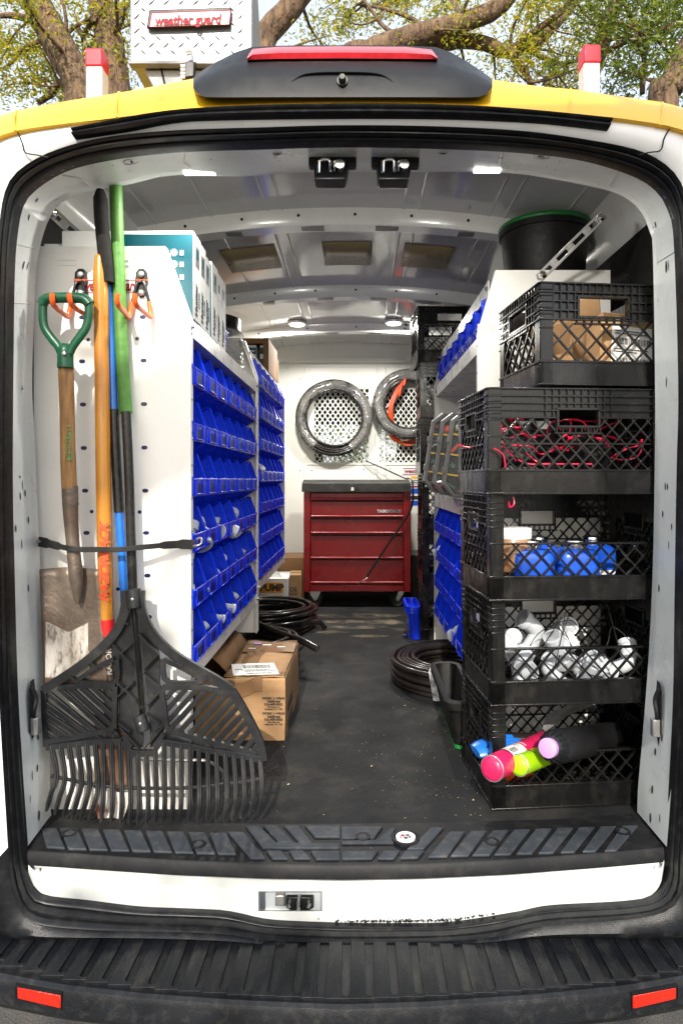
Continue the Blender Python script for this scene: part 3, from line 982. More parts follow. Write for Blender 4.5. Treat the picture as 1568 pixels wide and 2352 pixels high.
# raised pads running back to front with grooves between them that stop short of the edge
x = -.86
while x < .84:
    xc = x + .0155
    fan = .012 * xc
    w0, w1 = .0148, .0160
    yb = bedge(bkc, xc * F / 1.50 + PU).y - .002
    yf = bedge(ftc, xc * F / 1.34 + PU).y + .004
    g = G()
    g.prism([(xc - w0, yb, bz - .002), (xc + w0, yb, bz - .002), (xc + fan + w1, yf, bz - .002), (xc + fan - w1, yf, bz - .002)], (0, 0, .0085))
    # web that closes the groove at the front with a rounded end
    xg = xc + .0248 + fan
    pts = [(xg - .0095, yf), (xg + .0095, yf)]
    for a in range(7):
        an = math.pi * a / 6
        pts.append((xg + .0095 * math.cos(an), yf + .018 - .010 * math.sin(an)))
    g.prism([(px, py, bz - .002) for px, py in pts], (0, 0, .0083))
    g.build('tread_rib', 'bump', bumper, bevel=.003)
    x += .0497
# reflectors set into the bumper face
for (ul, ur, vl0, vl1, vr0, vr1) in ((40, 139, 2266, 2295, 2285, 2318), (1453, 1552, 2286, 2319, 2267, 2296)):
    pts = []
    for u, v in ((ul, vl1), (ur, vr1), (ur, vr0), (ul, vl0)):
        pp = bedge(ftc, u)
        Y = pp.y - .0235
        pts.append(at(u, v, Y))
    g = G()
    g.prism(pts, (0, .03, 0))
    g.build('reflector', 'reflector', bumper, bevel=.003)
    cc = sum(pts, Vector()) / 4
    ring = [cc + (p - cc) * Vector((1.06, 1, 1.2)).x + Vector((0, .006, 0)) for p in pts]
    g = G()
    g.ribbon(ring, .005, .012, closed=True)
    g.build('reflector_frame', 'groove', bumper)

# ---------------------------------------------------------------- load space
YB = 5.10
g = G()
g.grid([[(x, y, FZ) for x in (-.93, -.5, 0, .5, .93)] for y in (1.655, 2, 3, 4, YB + .3)])
g.grid([[(x, 1.655, FZ), (x, 1.66, FZ - .06)] for x in (-.93, .93)])
lf = g.build('load_floor', 'floor', van, smooth=0)
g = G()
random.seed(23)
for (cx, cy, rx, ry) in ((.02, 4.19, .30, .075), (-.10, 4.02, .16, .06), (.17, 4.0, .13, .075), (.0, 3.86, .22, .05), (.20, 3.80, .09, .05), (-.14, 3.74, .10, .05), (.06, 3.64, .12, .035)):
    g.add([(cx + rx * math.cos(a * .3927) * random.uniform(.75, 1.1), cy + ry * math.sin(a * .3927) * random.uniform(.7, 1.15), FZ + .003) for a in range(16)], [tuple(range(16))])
g.build('sun_patch_dust', 'dust', lf, smooth=0)['kind'] = 'stuff'  # patchy tan blobs paint the dappled sun patch onto the dusty floor
for sg in (-1, 1):
    g = G()
    g.box(min(sg * .93, sg * .96), max(sg * .93, sg * .96), 1.705, YB + 1.9, FZ, 2.42)
    g.build('side_liner', 'liner', van, smooth=0)
    g = G()
    g.grid([[(sg * .93, y, 2.40) for y in (1.72, YB)], [(sg * .905, y, 2.44) for y in (1.72, YB)], [(sg * .90, y, 2.475) for y in (1.72, YB)], [(sg * .87, y, 2.51) for y in (1.72, YB)], [(sg * .84, y, 2.53) for y in (1.72, YB)], [(sg * .84, y, 2.56) for y in (1.72, YB)]])
    g.build('roof_rail', 'rib', van, smooth=30)
CZ = 2.62
arch = lambda x: CZ - .116 * (x + .03) ** 2
xs = [-.92 + 1.84 * i / 24 for i in range(25)]
g = G()
g.grid([[(x, y, arch(x)) for x in xs] for y in [1.70 + (YB + .3 - 1.70) * i / 12 for i in range(13)]])
ceil = g.build('ceiling', 'ceil', van, smooth=60)
for x in (-.77, -.56, -.345, -.29, .175, .235, .50, .56, .76):
    g = G()
    g.tube([(x, y, arch(x) + .001) for y in (1.72, 2.5, 3.5, YB)], .0065, 6, flat=.7)
    g.build('ceiling_ridge', 'ceil', ceil)
for Y, dz, dy, nh in ((2.50, .060, .10, 7), (3.50, .060, .10, 7), (4.36, .055, .10, 5)):
    g = G()
    sec = [(0, .0), (.006, -dz * .72), (.014, -dz), (dy - .014, -dz), (dy - .006, -dz * .72), (dy, .0)]
    g.grid([[(x, Y + a, arch(x) + b) for x in xs] for a, b in sec])
    rib = g.build('ceiling_rib', 'rib', ceil, smooth=40)
    for i in range(nh):
        x = -.66 + 1.3 * i / (nh - 1)
        z = arch(x) - dz * .42
        g = G()
        g.lathe([(.006, 0), (.006, .0015), (0, .0015)], (x, Y + .004, z), 'y', 10)
        g.build('rib_hole', 'dark', rib)
    for x in (-.50, -.18, .12, .44):
        g = G()
        g.box(x - .05, x + .05, Y + .026, Y + dy - .03, arch(x) - dz - .0016, arch(x) - dz + .002)
        g.build('rib_slot', 'grey', rib)
# damping pads glued to the ceiling
for u0, u1 in ((520, 640), (743, 853), (924, 1033)):
    a, b = at(u0, 585, 3.02), at(u1, 585, 3.02)
    g = G()
    xx = [a.x + (b.x - a.x) * i / 6 for i in range(7)]
    g.grid([[(x, y, arch(x) - .004) for x in xx] for y in (2.86, 3.0, 3.16)])
    g.build('damping_pad', 'pad', ceil, smooth=60, solid=.004)
# dome lamps
for u in (684, 903):
    c = at(u, 744, 4.30)
    z = arch(c.x) - .006
    g = G()
    g.lathe([(.062, 0), (.060, -.012), (.05, -.014)], (c.x, 4.25, z), 'z', 24)
    o = g.build('lamp_rim', 'white', van)
    g = G()
    g.lathe([(.050, -.012), (.045, -.020), (0, -.023)], (c.x, 4.25, z), 'z', 24)
    g.build('lamp_lens', 'led', van)
    lt = bpy.data.lights.new('dome_lamp_light', 'AREA')
    lt.shape = 'DISK'
    lt.size = .1
    lt.energy = 13
    lt.color = (1, .96, .88)
    lo = bpy.data.objects.new('dome_lamp_light', lt)
    COL.objects.link(lo)
    lo.location = (c.x, 4.25, z - .03)
# cable along the third rib
g = G()
pts = cr([at(u, v, 4.33) for u, v in ((525, 752), (560, 748), (605, 746), (640, 742), (650, 738), (690, 735), (770, 732), (840, 737), (900, 733), (935, 748))], 50)
g.tube(pts, .0055, 8)
g.build('lamp_cable', 'strap', van)
for u, v in ((610, 746), (648, 742), (690, 735), (768, 732), (846, 735), (926, 738)):
    c = at(u, v, 4.325)
    g = G()
    g.lathe([(.012, 0), (.012, .006), (.004, .012), (0, .012)], c, 'y', 10)
    g.build('cable_clip', 'strap', van)

# bulkhead with two mesh windows
k = YB / F
X = lambda u: (u - PU) * k
Zv = lambda v: EYE - (v - PV) * k
W1 = (X(722), X(846), Zv(1062), Zv(893))
W2 = (X(872), X(996), Zv(1062), Zv(893))
bh = bpy.data.objects.new('bulkhead', None)
COL.objects.link(bh)
bh.location = (0, YB, FZ)
par(bh, van)
bh.matrix_parent_inverse = Matrix.Translation(-van.location)
g = G()
xs2 = [-.93, W1[0], W1[1], W2[0], W2[1], .93]
zs2 = [FZ, W1[2], W1[3], 2.66]
for i in range(5):
    for j in range(3):
        if j == 1 and i in (1, 3):
            continue
        g.box(xs2[i], xs2[i + 1], YB, YB + .02, zs2[j], zs2[j + 1])
g.build('bulkhead_sheet', 'bulk', bh, smooth=0)
# door panels: raised frames
for (u0, u1, v0, v1) in ((699, 866, 838, 1200), (880, 1010, 838, 1200)):
    g = G()
    a, b, c, d = X(u0), X(u1), Zv(v1), Zv(v0)
    t = .018
    g.box(a, a + t, YB - .008, YB, c, d)
    g.box(b - t, b, YB - .008, YB, c, d)
    g.box(a + t, b - t, YB - .008, YB, d - t, d)
    g.box(a + t, b - t, YB - .006, YB, Zv(890) - .004, Zv(890) + .004)
    g.box(a + t, b - t, YB - .006, YB, Zv(1067) - .004, Zv(1067) + .004)
    g.build('door_frame', 'bulk', bh, bevel=.003)
g = G()
xs3 = [-.93 + 1.86 * i / 20 for i in range(21)]
g.grid([[(x, YB - .002, Zv(836)) for x in xs3], [(x, YB - .03, Zv(832)) for x in xs3], [(x, YB - .035, Zv(815)) for x in xs3], [(x, YB - .07, arch(x) - .10) for x in xs3], [(x, YB - .10, arch(x) - .03) for x in xs3], [(x, YB - .12, arch(x)) for x in xs3]])
g.build('bulkhead_header', 'bulk', bh, smooth=50)
for W in (W1, W2):
    g = G()
    pw, ph = .041, .056
    nx, nz = int((W[1] - W[0]) / pw) + 1, int((W[3] - W[2]) / ph) + 1

    def clipseg(p, q):
        t0, t1 = 0.0, 1.0
        for a, d, lo2, hi2 in ((p[0], q[0] - p[0], W[0], W[1]), (p[1], q[1] - p[1], W[2], W[3])):
            ta, tb_ = (lo2 - a) / d, (hi2 - a) / d
            if ta > tb_:
                ta, tb_ = tb_, ta
            t0, t1 = max(t0, ta), min(t1, tb_)
        if t1 - t0 < .02:
            return None
        L_ = lambda t: (p[0] + (q[0] - p[0]) * t, p[1] + (q[1] - p[1]) * t)
        return L_(t0), L_(t1)
    for i in range(-nz - 2, nx + nz + 3):
        for s2 in (1, -1):
            x0 = W[0] + i * pw
            h = (nz + 2) * ph
            r = clipseg((x0, W[2] - .5 * ph), (x0 + s2 * h / ph * pw, W[2] - .5 * ph + h))
            if r:
                g.bar((r[0][0], YB + .010 + .001 * s2, r[0][1]), (r[1][0], YB + .010 + .001 * s2, r[1][1]), .0085, .004)
    g.build('window_mesh', 'bulk', bh, smooth=0)
for u, v in ((660, 845), (690, 870), (690, 1080), (716, 1080), (835, 1078), (895, 1076), (718, 820), (1000, 850)):
    g = G()
    g.lathe([(.006, 0), (.006, .003), (0, .005)], (X(u), YB - .001, Zv(v)), 'y', 10)
    g.build('screw', 'galv', bh)
# cab beyond the mesh: seats, dashboard and windscreen frame
for cx in (-.42, .45):
    g = G()
    g.box(cx - .24, cx + .24, 5.45, 5.62, .95, 1.62)
    g.box(cx - .13, cx + .13, 5.47, 5.56, 1.66, 1.86)
    g.box(cx - .25, cx + .25, 5.62, 6.1, .95, 1.15)
    g.build('cab_seat', 'liner', van, bevel=.05, seg=3)
g = G()
g.box(-.93, .93, 6.5, 6.9, .5, 1.42)
g.build('dashboard', 'grey', van, bevel=.04)
g = G()
g.box(-.93, .93, 6.9, 6.95, 2.15, 2.66)
g.box(-.96, -.88, 6.9, 6.95, 1.42, 2.15)
g.box(.88, .96, 6.9, 6.95, 1.42, 2.15)
g.box(-.96, .96, 5.45, 6.9, 2.64, 2.66)
g.build('windscreen_frame', 'liner', van)
g = G()
g.box(-.88, .88, 6.92, 6.925, 1.42, 2.15)
g.build('windscreen', 'glass', van)
# stickers on the bulkhead
def sheet(parent, name, m, u0, u1, v0, v1, Y, t=.001):
    a, b = at(u0, v1, Y), at(u1, v0, Y)
    g = G()
    g.box(a.x, b.x, Y - t, Y, a.z, b.z)
    return g.build(name, m, parent, smooth=0)
s1 = sheet(bh, 'sticker', 'label', 923, 975, 1074, 1092, YB - .0005)
sheet(s1, 'sticker_border', 'inkred', 925, 975, 1075.5, 1077, YB - .0016, .0004)
sheet(s1, 'sticker_border', 'inkred', 925, 975, 1089, 1090.5, YB - .0016, .0004)
txt('weather guard', at(928, 1082.5, YB - .0018), .043, 'inkred', s1, shear=.25, bold=.03, align='LEFT')
s2 = sheet(bh, 'warning_notice', 'label', 941, 985, 1093, 1162, YB - .0005)
for v0, v1, mm in ((1094, 1100, 'amber'), (1122, 1134, 'bluebtl'), (1150, 1161, 'bluebtl'), (1139, 1148, 'ink'), (1116, 1120, 'inkred'), (1103, 1105, 'ink'), (1107, 1109, 'ink'), (1111, 1112.5, 'ink')):
    sheet(s2, 'printed_band', mm, 943, 980, v0, v1, YB - .0016, .0004)
# ================================================================ shelving units along both sides
ORD = ['first', 'second', 'third', 'fourth', 'fifth', 'sixth', 'seventh']
BW = .1575


def bin_proto():
    """one hopper bin, front at x = 0 facing +x, tipped back as it hangs"""
    A, B, B2, C, D, E = (0, 0), (.003, .046), (-.003, .052), (-.026, .118), (-.118, .070), (-.116, -.064)
    y0, y1 = .003, BW - .003
    t = .003
    g = G()
    for y in (y0, y1 - t):
        g.prism([(x, y, z) for x, z in (A, B, B2, C, D, E)], (0, t, 0))
    iy0, iy1 = y0 + t, y1 - t
    g.prism([(A[0] - .002, iy0, A[1] + .002), (E[0] + .001, iy0, E[1] + .002), (E[0] + .001, iy0, E[1] + .006), (A[0] - .002, iy0, A[1] + .006)], (0, iy1 - iy0, 0))
    g.prism([(A[0], iy0, A[1]), (B[0], iy0, B[1]), (B[0] - .003, iy0, B[1]), (A[0] - .003, iy0, A[1])], (0, iy1 - iy0, 0))
    g.prism([(D[0], iy0, D[1]), (E[0], iy0, E[1]), (E[0] + .003, iy0, E[1]), (D[0] + .003, iy0, D[1])], (0, iy1 - iy0, 0))
    o = g.build('storage_bin', 'blue', bevel=.0012, seg=2)
    g = G()
    for y in (y0 + .001, y1 - .001):
        g.tube([(p[0], y, p[1]) for p in (B, B2, C, (C[0] - .012, C[1] + .001), D)], .0036, 6)
    g.tube([(B[0] - .001, y0, B[1]), (B[0] - .001, y1, B[1])], .0034, 6)
    g.tube([(A[0] - .001, y0, A[1] + .001), (A[0] - .001, y1, A[1] + .001)], .003, 6)
    for i in range(5):
        y = y0 + .02 + i * (BW - .046) / 4
        g.bar((A[0] - .006, y, A[1] - .002), (E[0] + .008, y, E[1] - .001), .003, .005, (.5, 0, -.87))
    g.build('rolled_rim', 'blue', o)
    g = G()
    for y in (.030, .038, BW - .040, BW - .032):
        g.box(.0005, .0055, y - .0022, y + .0022, .006, .044)
    g.box(.001, .007, .028, BW - .030, .003, .0065)
    g.build('label_holder', 'blue', o, bevel=.001)
    g = G()
    g.box(.0005, .0022, .041, BW - .043, .0065, .043)
    g.build('label_strip', 'slot', o, smooth=0)
    g = G()
    g.lathe([(.0045, 0), (.0045, .0016), (0, .0022)], (-.030, BW - .001, .085), (Vector((1, 0, 0)), Vector((0, 0, 1)), Vector((0, -1, 0))), 8)
    g.build('screw', 'grey', o)
    return o


BIN = bin_proto()
BIN_USED = [False]


def put_bin(x, y, z, label, group, right=False, tilt=0.0):
    if BIN_USED[0]:
        o = copy_tree(BIN)
    else:
        o = BIN
        BIN_USED[0] = True
    o.location = (x, y, z)
    o.rotation_euler = (0, 0, math.pi) if right else (0, 0, 0)
    if tilt:
        o.rotation_euler = (0, R(tilt), math.pi)
    tag(o, label, 'bin', group)
    return o


def rack(label, xf, xb, y0, y1, zt, zc, xc, lips, znear=FZ, zfar=FZ):
    """a shelving unit: end panels at y0 and y1, front edge xf, back xb, trays at the lips heights"""
    s = 1 if xf > xb else -1
    r = thing('shelving_unit', label, 'shelving', ((xf + xb) / 2, y0, FZ), 'white steel shelving units along the van walls')
    for y, nm in ((y0, 'end_panel'), (y1 - .003, 'end_panel')):
        zb = znear if y == y0 else zfar
        g = G()
        g.prism([(xb, y, zb), (xf, y, zb), (xf, y, zc), (xc, y, zt), (xb, y, zt)], (0, .003, 0))
        # turned-in flange along the front edge
        w = .022
        yy = y + .003 if y == y0 else y - w
        g.box(min(xf, xf - s * .003), max(xf, xf - s * .003), yy, yy + w, zb, zc)
        g.prism([(xf, yy, zc), (xf - s * .003, yy, zc), (xc - s * .003, yy, zt - .002), (xc, yy, zt)], (0, w, 0))
        e = g.build(nm, 'powder', r, smooth=0)
        n = 14
        for i in range(n):
            z = zb + .12 + i * (zc - zb - .16) / (n - 1)
            g = G()
            g.lathe([(.0035, 0), (.0035, .0006), (0, .0006)], (xf + s * .0002, yy + w * .5, z), (Vector((0, 1, 0)), Vector((0, 0, 1)), Vector((s, 0, 0))), 8)
            g.build('punched_hole', 'dark', e, smooth=0)
    g = G()
    g.box(xb, xb + s * .003, y0 + .003, y1 - .003, max(znear, zfar), zt - .02) if s > 0 else g.box(xb - .003, xb, y0 + .003, y1 - .003, max(znear, zfar), zt - .02)
    g.build('back_panel', 'powder', r, smooth=0)
    for (za, zb_, xx) in lips:
        g = G()
        ya, yb = y0 + .004, y1 - .004
        g.prism([(xx, ya, za), (xx, ya, zb_), (xx - s * .003, ya, zb_), (xx - s * .003, ya, za + .003), (xb + s * .004, ya, za + .003), (xb + s * .004, ya, za)], (0, yb - ya, 0))
        e = g.build('shelf_tray', 'lip', r, smooth=0)
        n = int((y1 - y0) / .155)
        for i in range(n):
            g = G()
            g.lathe([(.0045, 0), (.0045, .0006), (0, .0006)], (xx + s * .0002, y0 + .08 + i * .155, (za + zb_) / 2 + .008), (Vector((0, 1, 0)), Vector((0, 0, 1)), Vector((s, 0, 0))), 8)
            g.build('rivet', 'white', e, smooth=0)
        for y in (y0 + .013, y1 - .013):
            g = G()
            g.lathe([(.009, 0), (.009, .006), (.006, .006), (.006, .012), (0, .012)], (xx + s * .001, y, (za + zb_) / 2), (Vector((0, 1, 0)), Vector((0, 0, 1)), Vector((s, 0, 0))), 6)
            g.build('bolt', 'galv', e)
    return r


XL = -.444
Y1, Y2, Y3, Y4 = 1.74, 2.895, 2.905, 3.99
near = rack('white shelving unit full of blue bins behind the rake and shovels', XL, -.862, Y1, Y2, 2.200, 2.010, -.512, [(1.965, 2.012, XL - .004), (1.030, 1.074, XL - .004)], FZ, .90)
far = rack('white shelving unit with seven rows of blue bins between the rake unit and red toolbox', XL, -.862, Y3, Y4, 2.195, 2.03, -.500, [(2.118, 2.165, XL - .046), (1.075, 1.118, XL - .004)], .90, 1.07)
G1 = 'blue hopper bins in the unit behind the rake'
for k in range(6):
    for c in range(7):
        y = 1.752 + c * .1605
        put_bin(XL + random.uniform(-.002, .002), y, 1.836 - .1515 * k, f"blue bin {ORD[c]} from the doors in the {ORD[k]} row of the unit behind the rake", G1)
G2 = 'blue hopper bins in the unit near the toolbox'
for k in range(7):
    for c in range(6):
        y = 2.99 + c * .1605
        put_bin(XL + random.uniform(-.002, .002), y, 2.012 - .1475 * k, f"blue bin {ORD[c]} from the doors, {ORD[k]} row of the unit reaching the toolbox", G2)

# slots, decal and hooks of the near end panel
e0 = [o for o in near.children if o.name.startswith('end_panel')][0]
for (u, v, rd) in [(203, 780, 1), (211, 1175, 1), (315, 778, 1), (321, 1176, 1), (271, 1353, 1), (189, 729, 0), (189, 830, 0), (191, 929, 0), (193, 1029, 0), (196, 1127, 0), (199, 1224, 0), (328, 728, 0), (330, 828, 0), (331, 928, 0), (332, 1028, 0), (334, 1127, 0), (336, 1224, 0), (339, 1322, 0), (342, 1417, 0), (345, 1512, 0), (206, 1322, 0)]:
    c = at(u, v, Y1 - .0006)
    a, b2 = (.0048, .0048) if rd else (.0082, .0054)
    g = G()
    g.prism([c + Vector((math.copysign(abs(math.cos(t)) ** .7, math.cos(t)) * a, 0, math.sin(t) * b2)) for t in [k * math.pi / 8 for k in range(16)]], (0, .0008, 0))
    g.build('panel_slot', 'navy', e0, smooth=0)
for u in (155, 282):
    a, b2 = at(u - 21, 610, Y1), at(u + 21, 598, Y1)
    g = G()
    g.ribbon([(a.x, Y1 - .0004, a.z), (b2.x, Y1 - .0004, a.z), (b2.x, Y1 - .0004, b2.z), (a.x, Y1 - .0004, b2.z)], .0016, .0012, closed=True)
    g.build('knockout', 'lip', e0, smooth=0)
d = sheet(e0, 'maker_decal', 'label', 186, 336, 641, 674, Y1 - .0006)
sheet(d, 'decal_line', 'inkred', 188, 334, 643, 645, Y1 - .0018, .0004)
sheet(d, 'decal_line', 'inkred', 188, 334, 671, 672.5, Y1 - .0018, .0004)
txt('weather guard', at(190, 657, Y1 - .002), .038, 'inkred', d, shear=.25, bold=.035, align='LEFT', sx=.66)
txt('www.weatherguard.com   1-800-456-7865', at(190, 667.5, Y1 - .002), .010, 'ink', d, align='LEFT', sx=.9)


def tool_hook(u, label):
    Yh = Y1 - .004
    c = at(u, 650, Yh)
    h = thing('tool_hook', label, 'hook', c, 'orange-tipped tool hooks screwed to the end panel')
    k = Yh / F
    P = lambda x, z, y=0: Vector((c.x + x * k, Yh - y, c.z + z * k))
    g = G()
    g.prism([P(x, z) for x, z in ((-5, -34), (5, -34), (15, 0), (13, 24), (6, 32), (-6, 32), (-13, 24), (-15, 0))], (0, -.004, 0))
    pl = g.build('bracket', 'black', h, bevel=.001)
    for z in (18, -24):
        g = G()
        g.lathe([(.0085, 0), (.0085, .005), (.004, .008), (0, .008)], P(0, z, .004), 'y', 10)
        g.build('hex_screw', 'galv', pl)
    for s in (-1, 1):
        g = G()
        g.tube(cr([P(2 * s, 0, .006), P(8 * s, -4, .010), P(17 * s, -38, .010), P(20 * s, -50, .010)], 12), .0042, 8)
        g.build('prong', 'black', h)
        g = G()
        g.tube(cr([P(19 * s, -46, .010), P(24 * s, -76, .012), P(24 * s, -82, .022), P(22 * s, -80, .060), P(20 * s, -77, .100), P(19 * s, -70, .116), P(18 * s, -54, .120)], 24), .0066, 10)
        g.build('vinyl_tip', 'orange', h)
    txt('weather guard', P(0, 6, .0052), .008, 'orange', pl, bold=.02, sx=.8)
    return h


tool_hook(187, 'black hook with orange prongs holding the green shovel handle')
tool_hook(326, 'black hook with orange prongs, empty, right of the green grip')

# right-hand unit
XR = .408
YR1, YR2 = 2.22, 3.50
right = rack('white shelving unit behind the stacked milk crates on the right', XR, .858, YR1, YR2, 2.29, 2.075, .468, [(2.205, 2.255, XR + .036), (2.020, 2.075, XR + .012), (1.436, 1.498, XR + .003), (.870, .912, XR + .003)])
G3 = 'blue bins in the unit behind the crates'
for c in range(7):
    y = YR2 - .02 - c * .176
    put_bin(XR + .040, y, 2.078, f"upright blue bin {ORD[c]} from the far end on the top shelf behind the crates", G3, True, 20)
for k in range(4):
    for c in range(6):
        y = YR2 - .03 - c * .19
        put_bin(XR + .002, y, 1.310 - .146 * k, f"blue bin {ORD[c]} from the far end in the {ORD[k]} row low behind the crates", G3, True)
eR = [o for o in right.children if o.name.startswith('end_panel')][0]
sheet(eR, 'knockout', 'lip', 1096 + 0, 1137, 744, 763, YR1 - .0002, .0006)
c = at(1060, 890, 3.3)
c.x = XR + .02
g = G()
g.lathe([(.018, 0), (.018, .006), (.008, .012), (0, .012)], (.856, 3.0, 1.92), (Vector((0, 1, 0)), Vector((0, 0, 1)), Vector((-1, 0, 0))), 14)
g.build('lock_button', 'chrome', right)

# slotted struts between the units and the roof rails
def strut(name, label, p, q, w, up):
    o = thing(name, label, 'strut', p)
    p, q = Vector(p), Vector(q)
    d = (q - p)
    L_ = d.length
    d.normalize()
    n = Vector(up).normalized()
    a = d.cross(n).normalized()
    g = G()
    t = .004
    e = w * .28
    g.bar(p + a * (w / 2 - e / 2), q + a * (w / 2 - e / 2), e, t, n)
    g.bar(p - a * (w / 2 - e / 2), q - a * (w / 2 - e / 2), e, t, n)
    m = max(3, int(L_ / .062))
    for i in range(m + 1):
        c = p + d * (L_ * i / m)
        h = .013 if 0 < i < m else .03
        c0 = c - d * h if i else c - d * .004
        c1 = c + d * h if i < m else c + d * .004
        g.bar(c0, c1, w - 2 * e, t * .98, n)
    g.build('slotted_bar', 'galv', o, bevel=.0008)
    for c in (p + d * .015, q - d * .015):
        g = G()
        A = (a, n.cross(a).normalized(), -n if n.y > 0 else n)
        g.lathe([(.013, 0), (.013, .007), (.007, .013), (0, .013)], c, A, 8)
        g.build('bolt_head', 'chrome', o)
    return o


strut('slotted_strut', 'galvanised slotted strut in the upper corner above the shovel', at(112, 480, 1.80), at(222, 580, 1.80), .030, (.1, -1, -.2))
strut('slotted_strut', 'galvanised slotted strut running up in front of the black bucket', at(1236, 640, 2.12), at(1386, 492, 2.02), .030, (.2, -1, .1))
# ================================================================ long-handled tools leaning at the left
def noisy(pts, a, seed=0):
    r = random.Random(seed)
    return [p + Vector((r.uniform(-a, a), r.uniform(-a, a), r.uniform(-a, a))) for p in pts]


# square-point shovel hung by its D-grip
YS = 1.66
sh = thing('shovel', 'square-bladed shovel with green D-grip and weathered wooden shaft hanging from the hook', 'shovel', at(180, 1560, YS))
YG = 1.635
g = G()
g.tube(cr(cat([(97, 700), (106, 687), (130, 684), (170, 684), (194, 687), (207, 700)], YG), 14), [.0135] * 14, 10)
g.tube(cr(cat([(100, 692), (99, 722), (103, 752), (120, 778), (134, 795), (142, 812)], YG), 18), .0085, 10, flat=1.3)
g.tube(cr(cat([(204, 692), (204, 722), (198, 752), (182, 776), (168, 795), (160, 812)], YG), 18), .0085, 10, flat=1.3)
g.tube(cr(cat([(151, 790), (151, 800), (151, 845)], YG + .005), 8), [.010, .017, .019, .019, .019, .019, .0195, .0195], 14)
gr = g.build('d_grip', 'greend', sh, smooth=50)
g = G()
g.lathe([(.0055, 0), (.0045, .002), (0, .003)], at(147, 812, YG - .017), 'y', 12)
g.build('rivet', 'galv', gr)
g = G()
pts = cr(cat([(152, 843), (155, 950), (157, 1050), (160, 1122)], YS - .01), 14)
g.tube(pts, [.0185, .0185, .018, .018, .018, .0178, .0178, .018, .018, .018, .0185, .0185, .0185, .0185], 14)
g.build('wooden_shaft', 'woodold', sh, smooth=60)
g = G()
for x, y, w, h in [(-10, -34, 5, 3), (4, -34, 5, 3), (-7, -26, 4, 5), (4, -25, 2, 4), (8, -25, 2, 4), (-6, -17, 3, 5), (4, -16, 2, 6), (8, -15, 3, 7), (-8, -10, 2, 4), (-5, -6, 4, 4), (2, -6, 4, 4), (7, -7, 3, 6), (-6, 2, 4, 4), (-1, 2, 2, 3), (3, 2, 2, 3), (7, 2, 3, 4), (-8, 10, 2, 5), (-4, 9, 2, 3), (6, 12, 2, 8), (-8, 19, 2, 6), (-5, 16, 4, 2),
                   (2, 16, 2, 4), (5, 21, 2, 4), (-2, 21, 2, 4), (-5, 28, 2, 4), (1, 28, 2, 3), (6, 28, 3, 5), (9, 29, 2, 3), (6, 36, 3, 5), (12, 36, 2, 9), (2, 43, 4, 3), (6, 42, 4, 5), (9, 43, 2, 4)]:
    g.prism(cat([(154 + x * .95 - w * .45, 1012 + y - h * .6), (154 + x * .95 + w * .45, 1012 + y - h * .6), (154 + x * .95 + w * .45, 1012 + y + h * .6), (154 + x * .95 - w * .45, 1012 + y + h * .6)], YS - .0292 + .00004 * (x - 1) ** 2), (0, .003, 0))
g.build('worn_green_lettering', 'inkgreen', sh, smooth=0)['kind'] = 'stuff'
g = G()
pts = cr(cat([(161, 1116), (163, 1180), (168, 1250), (173, 1300), (177, 1345), (178, 1388)], YS - .008), 14)
g.tube(pts, [.0195, .0195, .019, .018, .017, .0165, .016, .016, .0165, .017, .017, .014, .010, .004], 14)
soc = g.build('socket', 'steel', sh, smooth=60)
for du in (-15, 15):
    g = G()
    c = at(163 + du, 1157, YS - .008)
    g.lathe([(.004, -.002), (.004, .003), (0, .004)], c, (Vector((0, 1, 0)), Vector((0, 0, 1)), Vector((math.copysign(1, du), 0, 0))), 8)
    g.build('rivet', 'steel', soc)
# blade: a dished plate with a stepped top edge
rows = []
for v in [1308 + i * (1572 - 1308) / 16 for i in range(17)]:
    t = (v - 1308) / (1572 - 1308)
    ul, ur = 91 + 11 * t, 226 + 22 * t
    row = []
    for j in range(17):
        a = j / 16
        u = ul + (ur - ul) * a
        x = 2 * a - 1
        d = .016 * (1 - x * x) * (1 - t * .75) - .008 * t
        cst = .010 * math.exp(-((x + .05) / .22) ** 2) * max(0, 1 - t / .42)
        vv = v - (5 * math.cos(x * math.pi / 2) if t == 0 else 0)
        row.append(at(u, vv, YS + .012 + d - cst * 2.0 - .004))
    rows.append(row)
g = G()
g.grid(rows)
bld = g.build('blade', 'steel', sh, smooth=60, solid=.003)
# ground-in bright wear patch, with a notched top edge
g = G()
wear = [(108, 1427), (128, 1433), (145, 1444), (161, 1452), (175, 1442), (190, 1432), (203, 1428), (204, 1440), (201, 1462), (200, 1494), (212, 1500), (209, 1515), (203, 1530), (196, 1545), (110, 1545), (105, 1500), (104, 1462)]


def on_blade(u, v):
    t = min(max((v - 1308) / (1572 - 1308), 0), 1)
    ul, ur = 91 + 11 * t, 226 + 22 * t
    x = 2 * (u - ul) / (ur - ul) - 1
    d = .016 * (1 - x * x) * (1 - t * .75) - .008 * t
    return at(u, v, YS + .012 + d - .004 - .0022)


rowsw = []
for i in range(15):
    v = 1428 + i * (1556 - 1428) / 14
    row = []
    for j in range(13):
        a = j / 12
        ul, ur = 106 - (v - 1428) * .01, 203 + (v - 1428) * .0
        if v > 1500:
            ur += 3
        u = ul + (ur - ul) * a
        vv = v
        if i == 0:
            vv = v + 25 * (1 - abs(2 * a - 1.08) / 1.0) if abs(2 * a - 1.08) < 1 else v
        elif i < 4:
            top = 1428 + (25 * (1 - abs(2 * a - 1.08)) if abs(2 * a - 1.08) < 1 else 0)
            vv = max(v, top + i * 2)
        row.append(on_blade(u, vv))
    rowsw.append(row)
g.grid(rowsw)
g.build('wear_patch', 'steelp', bld, smooth=60)

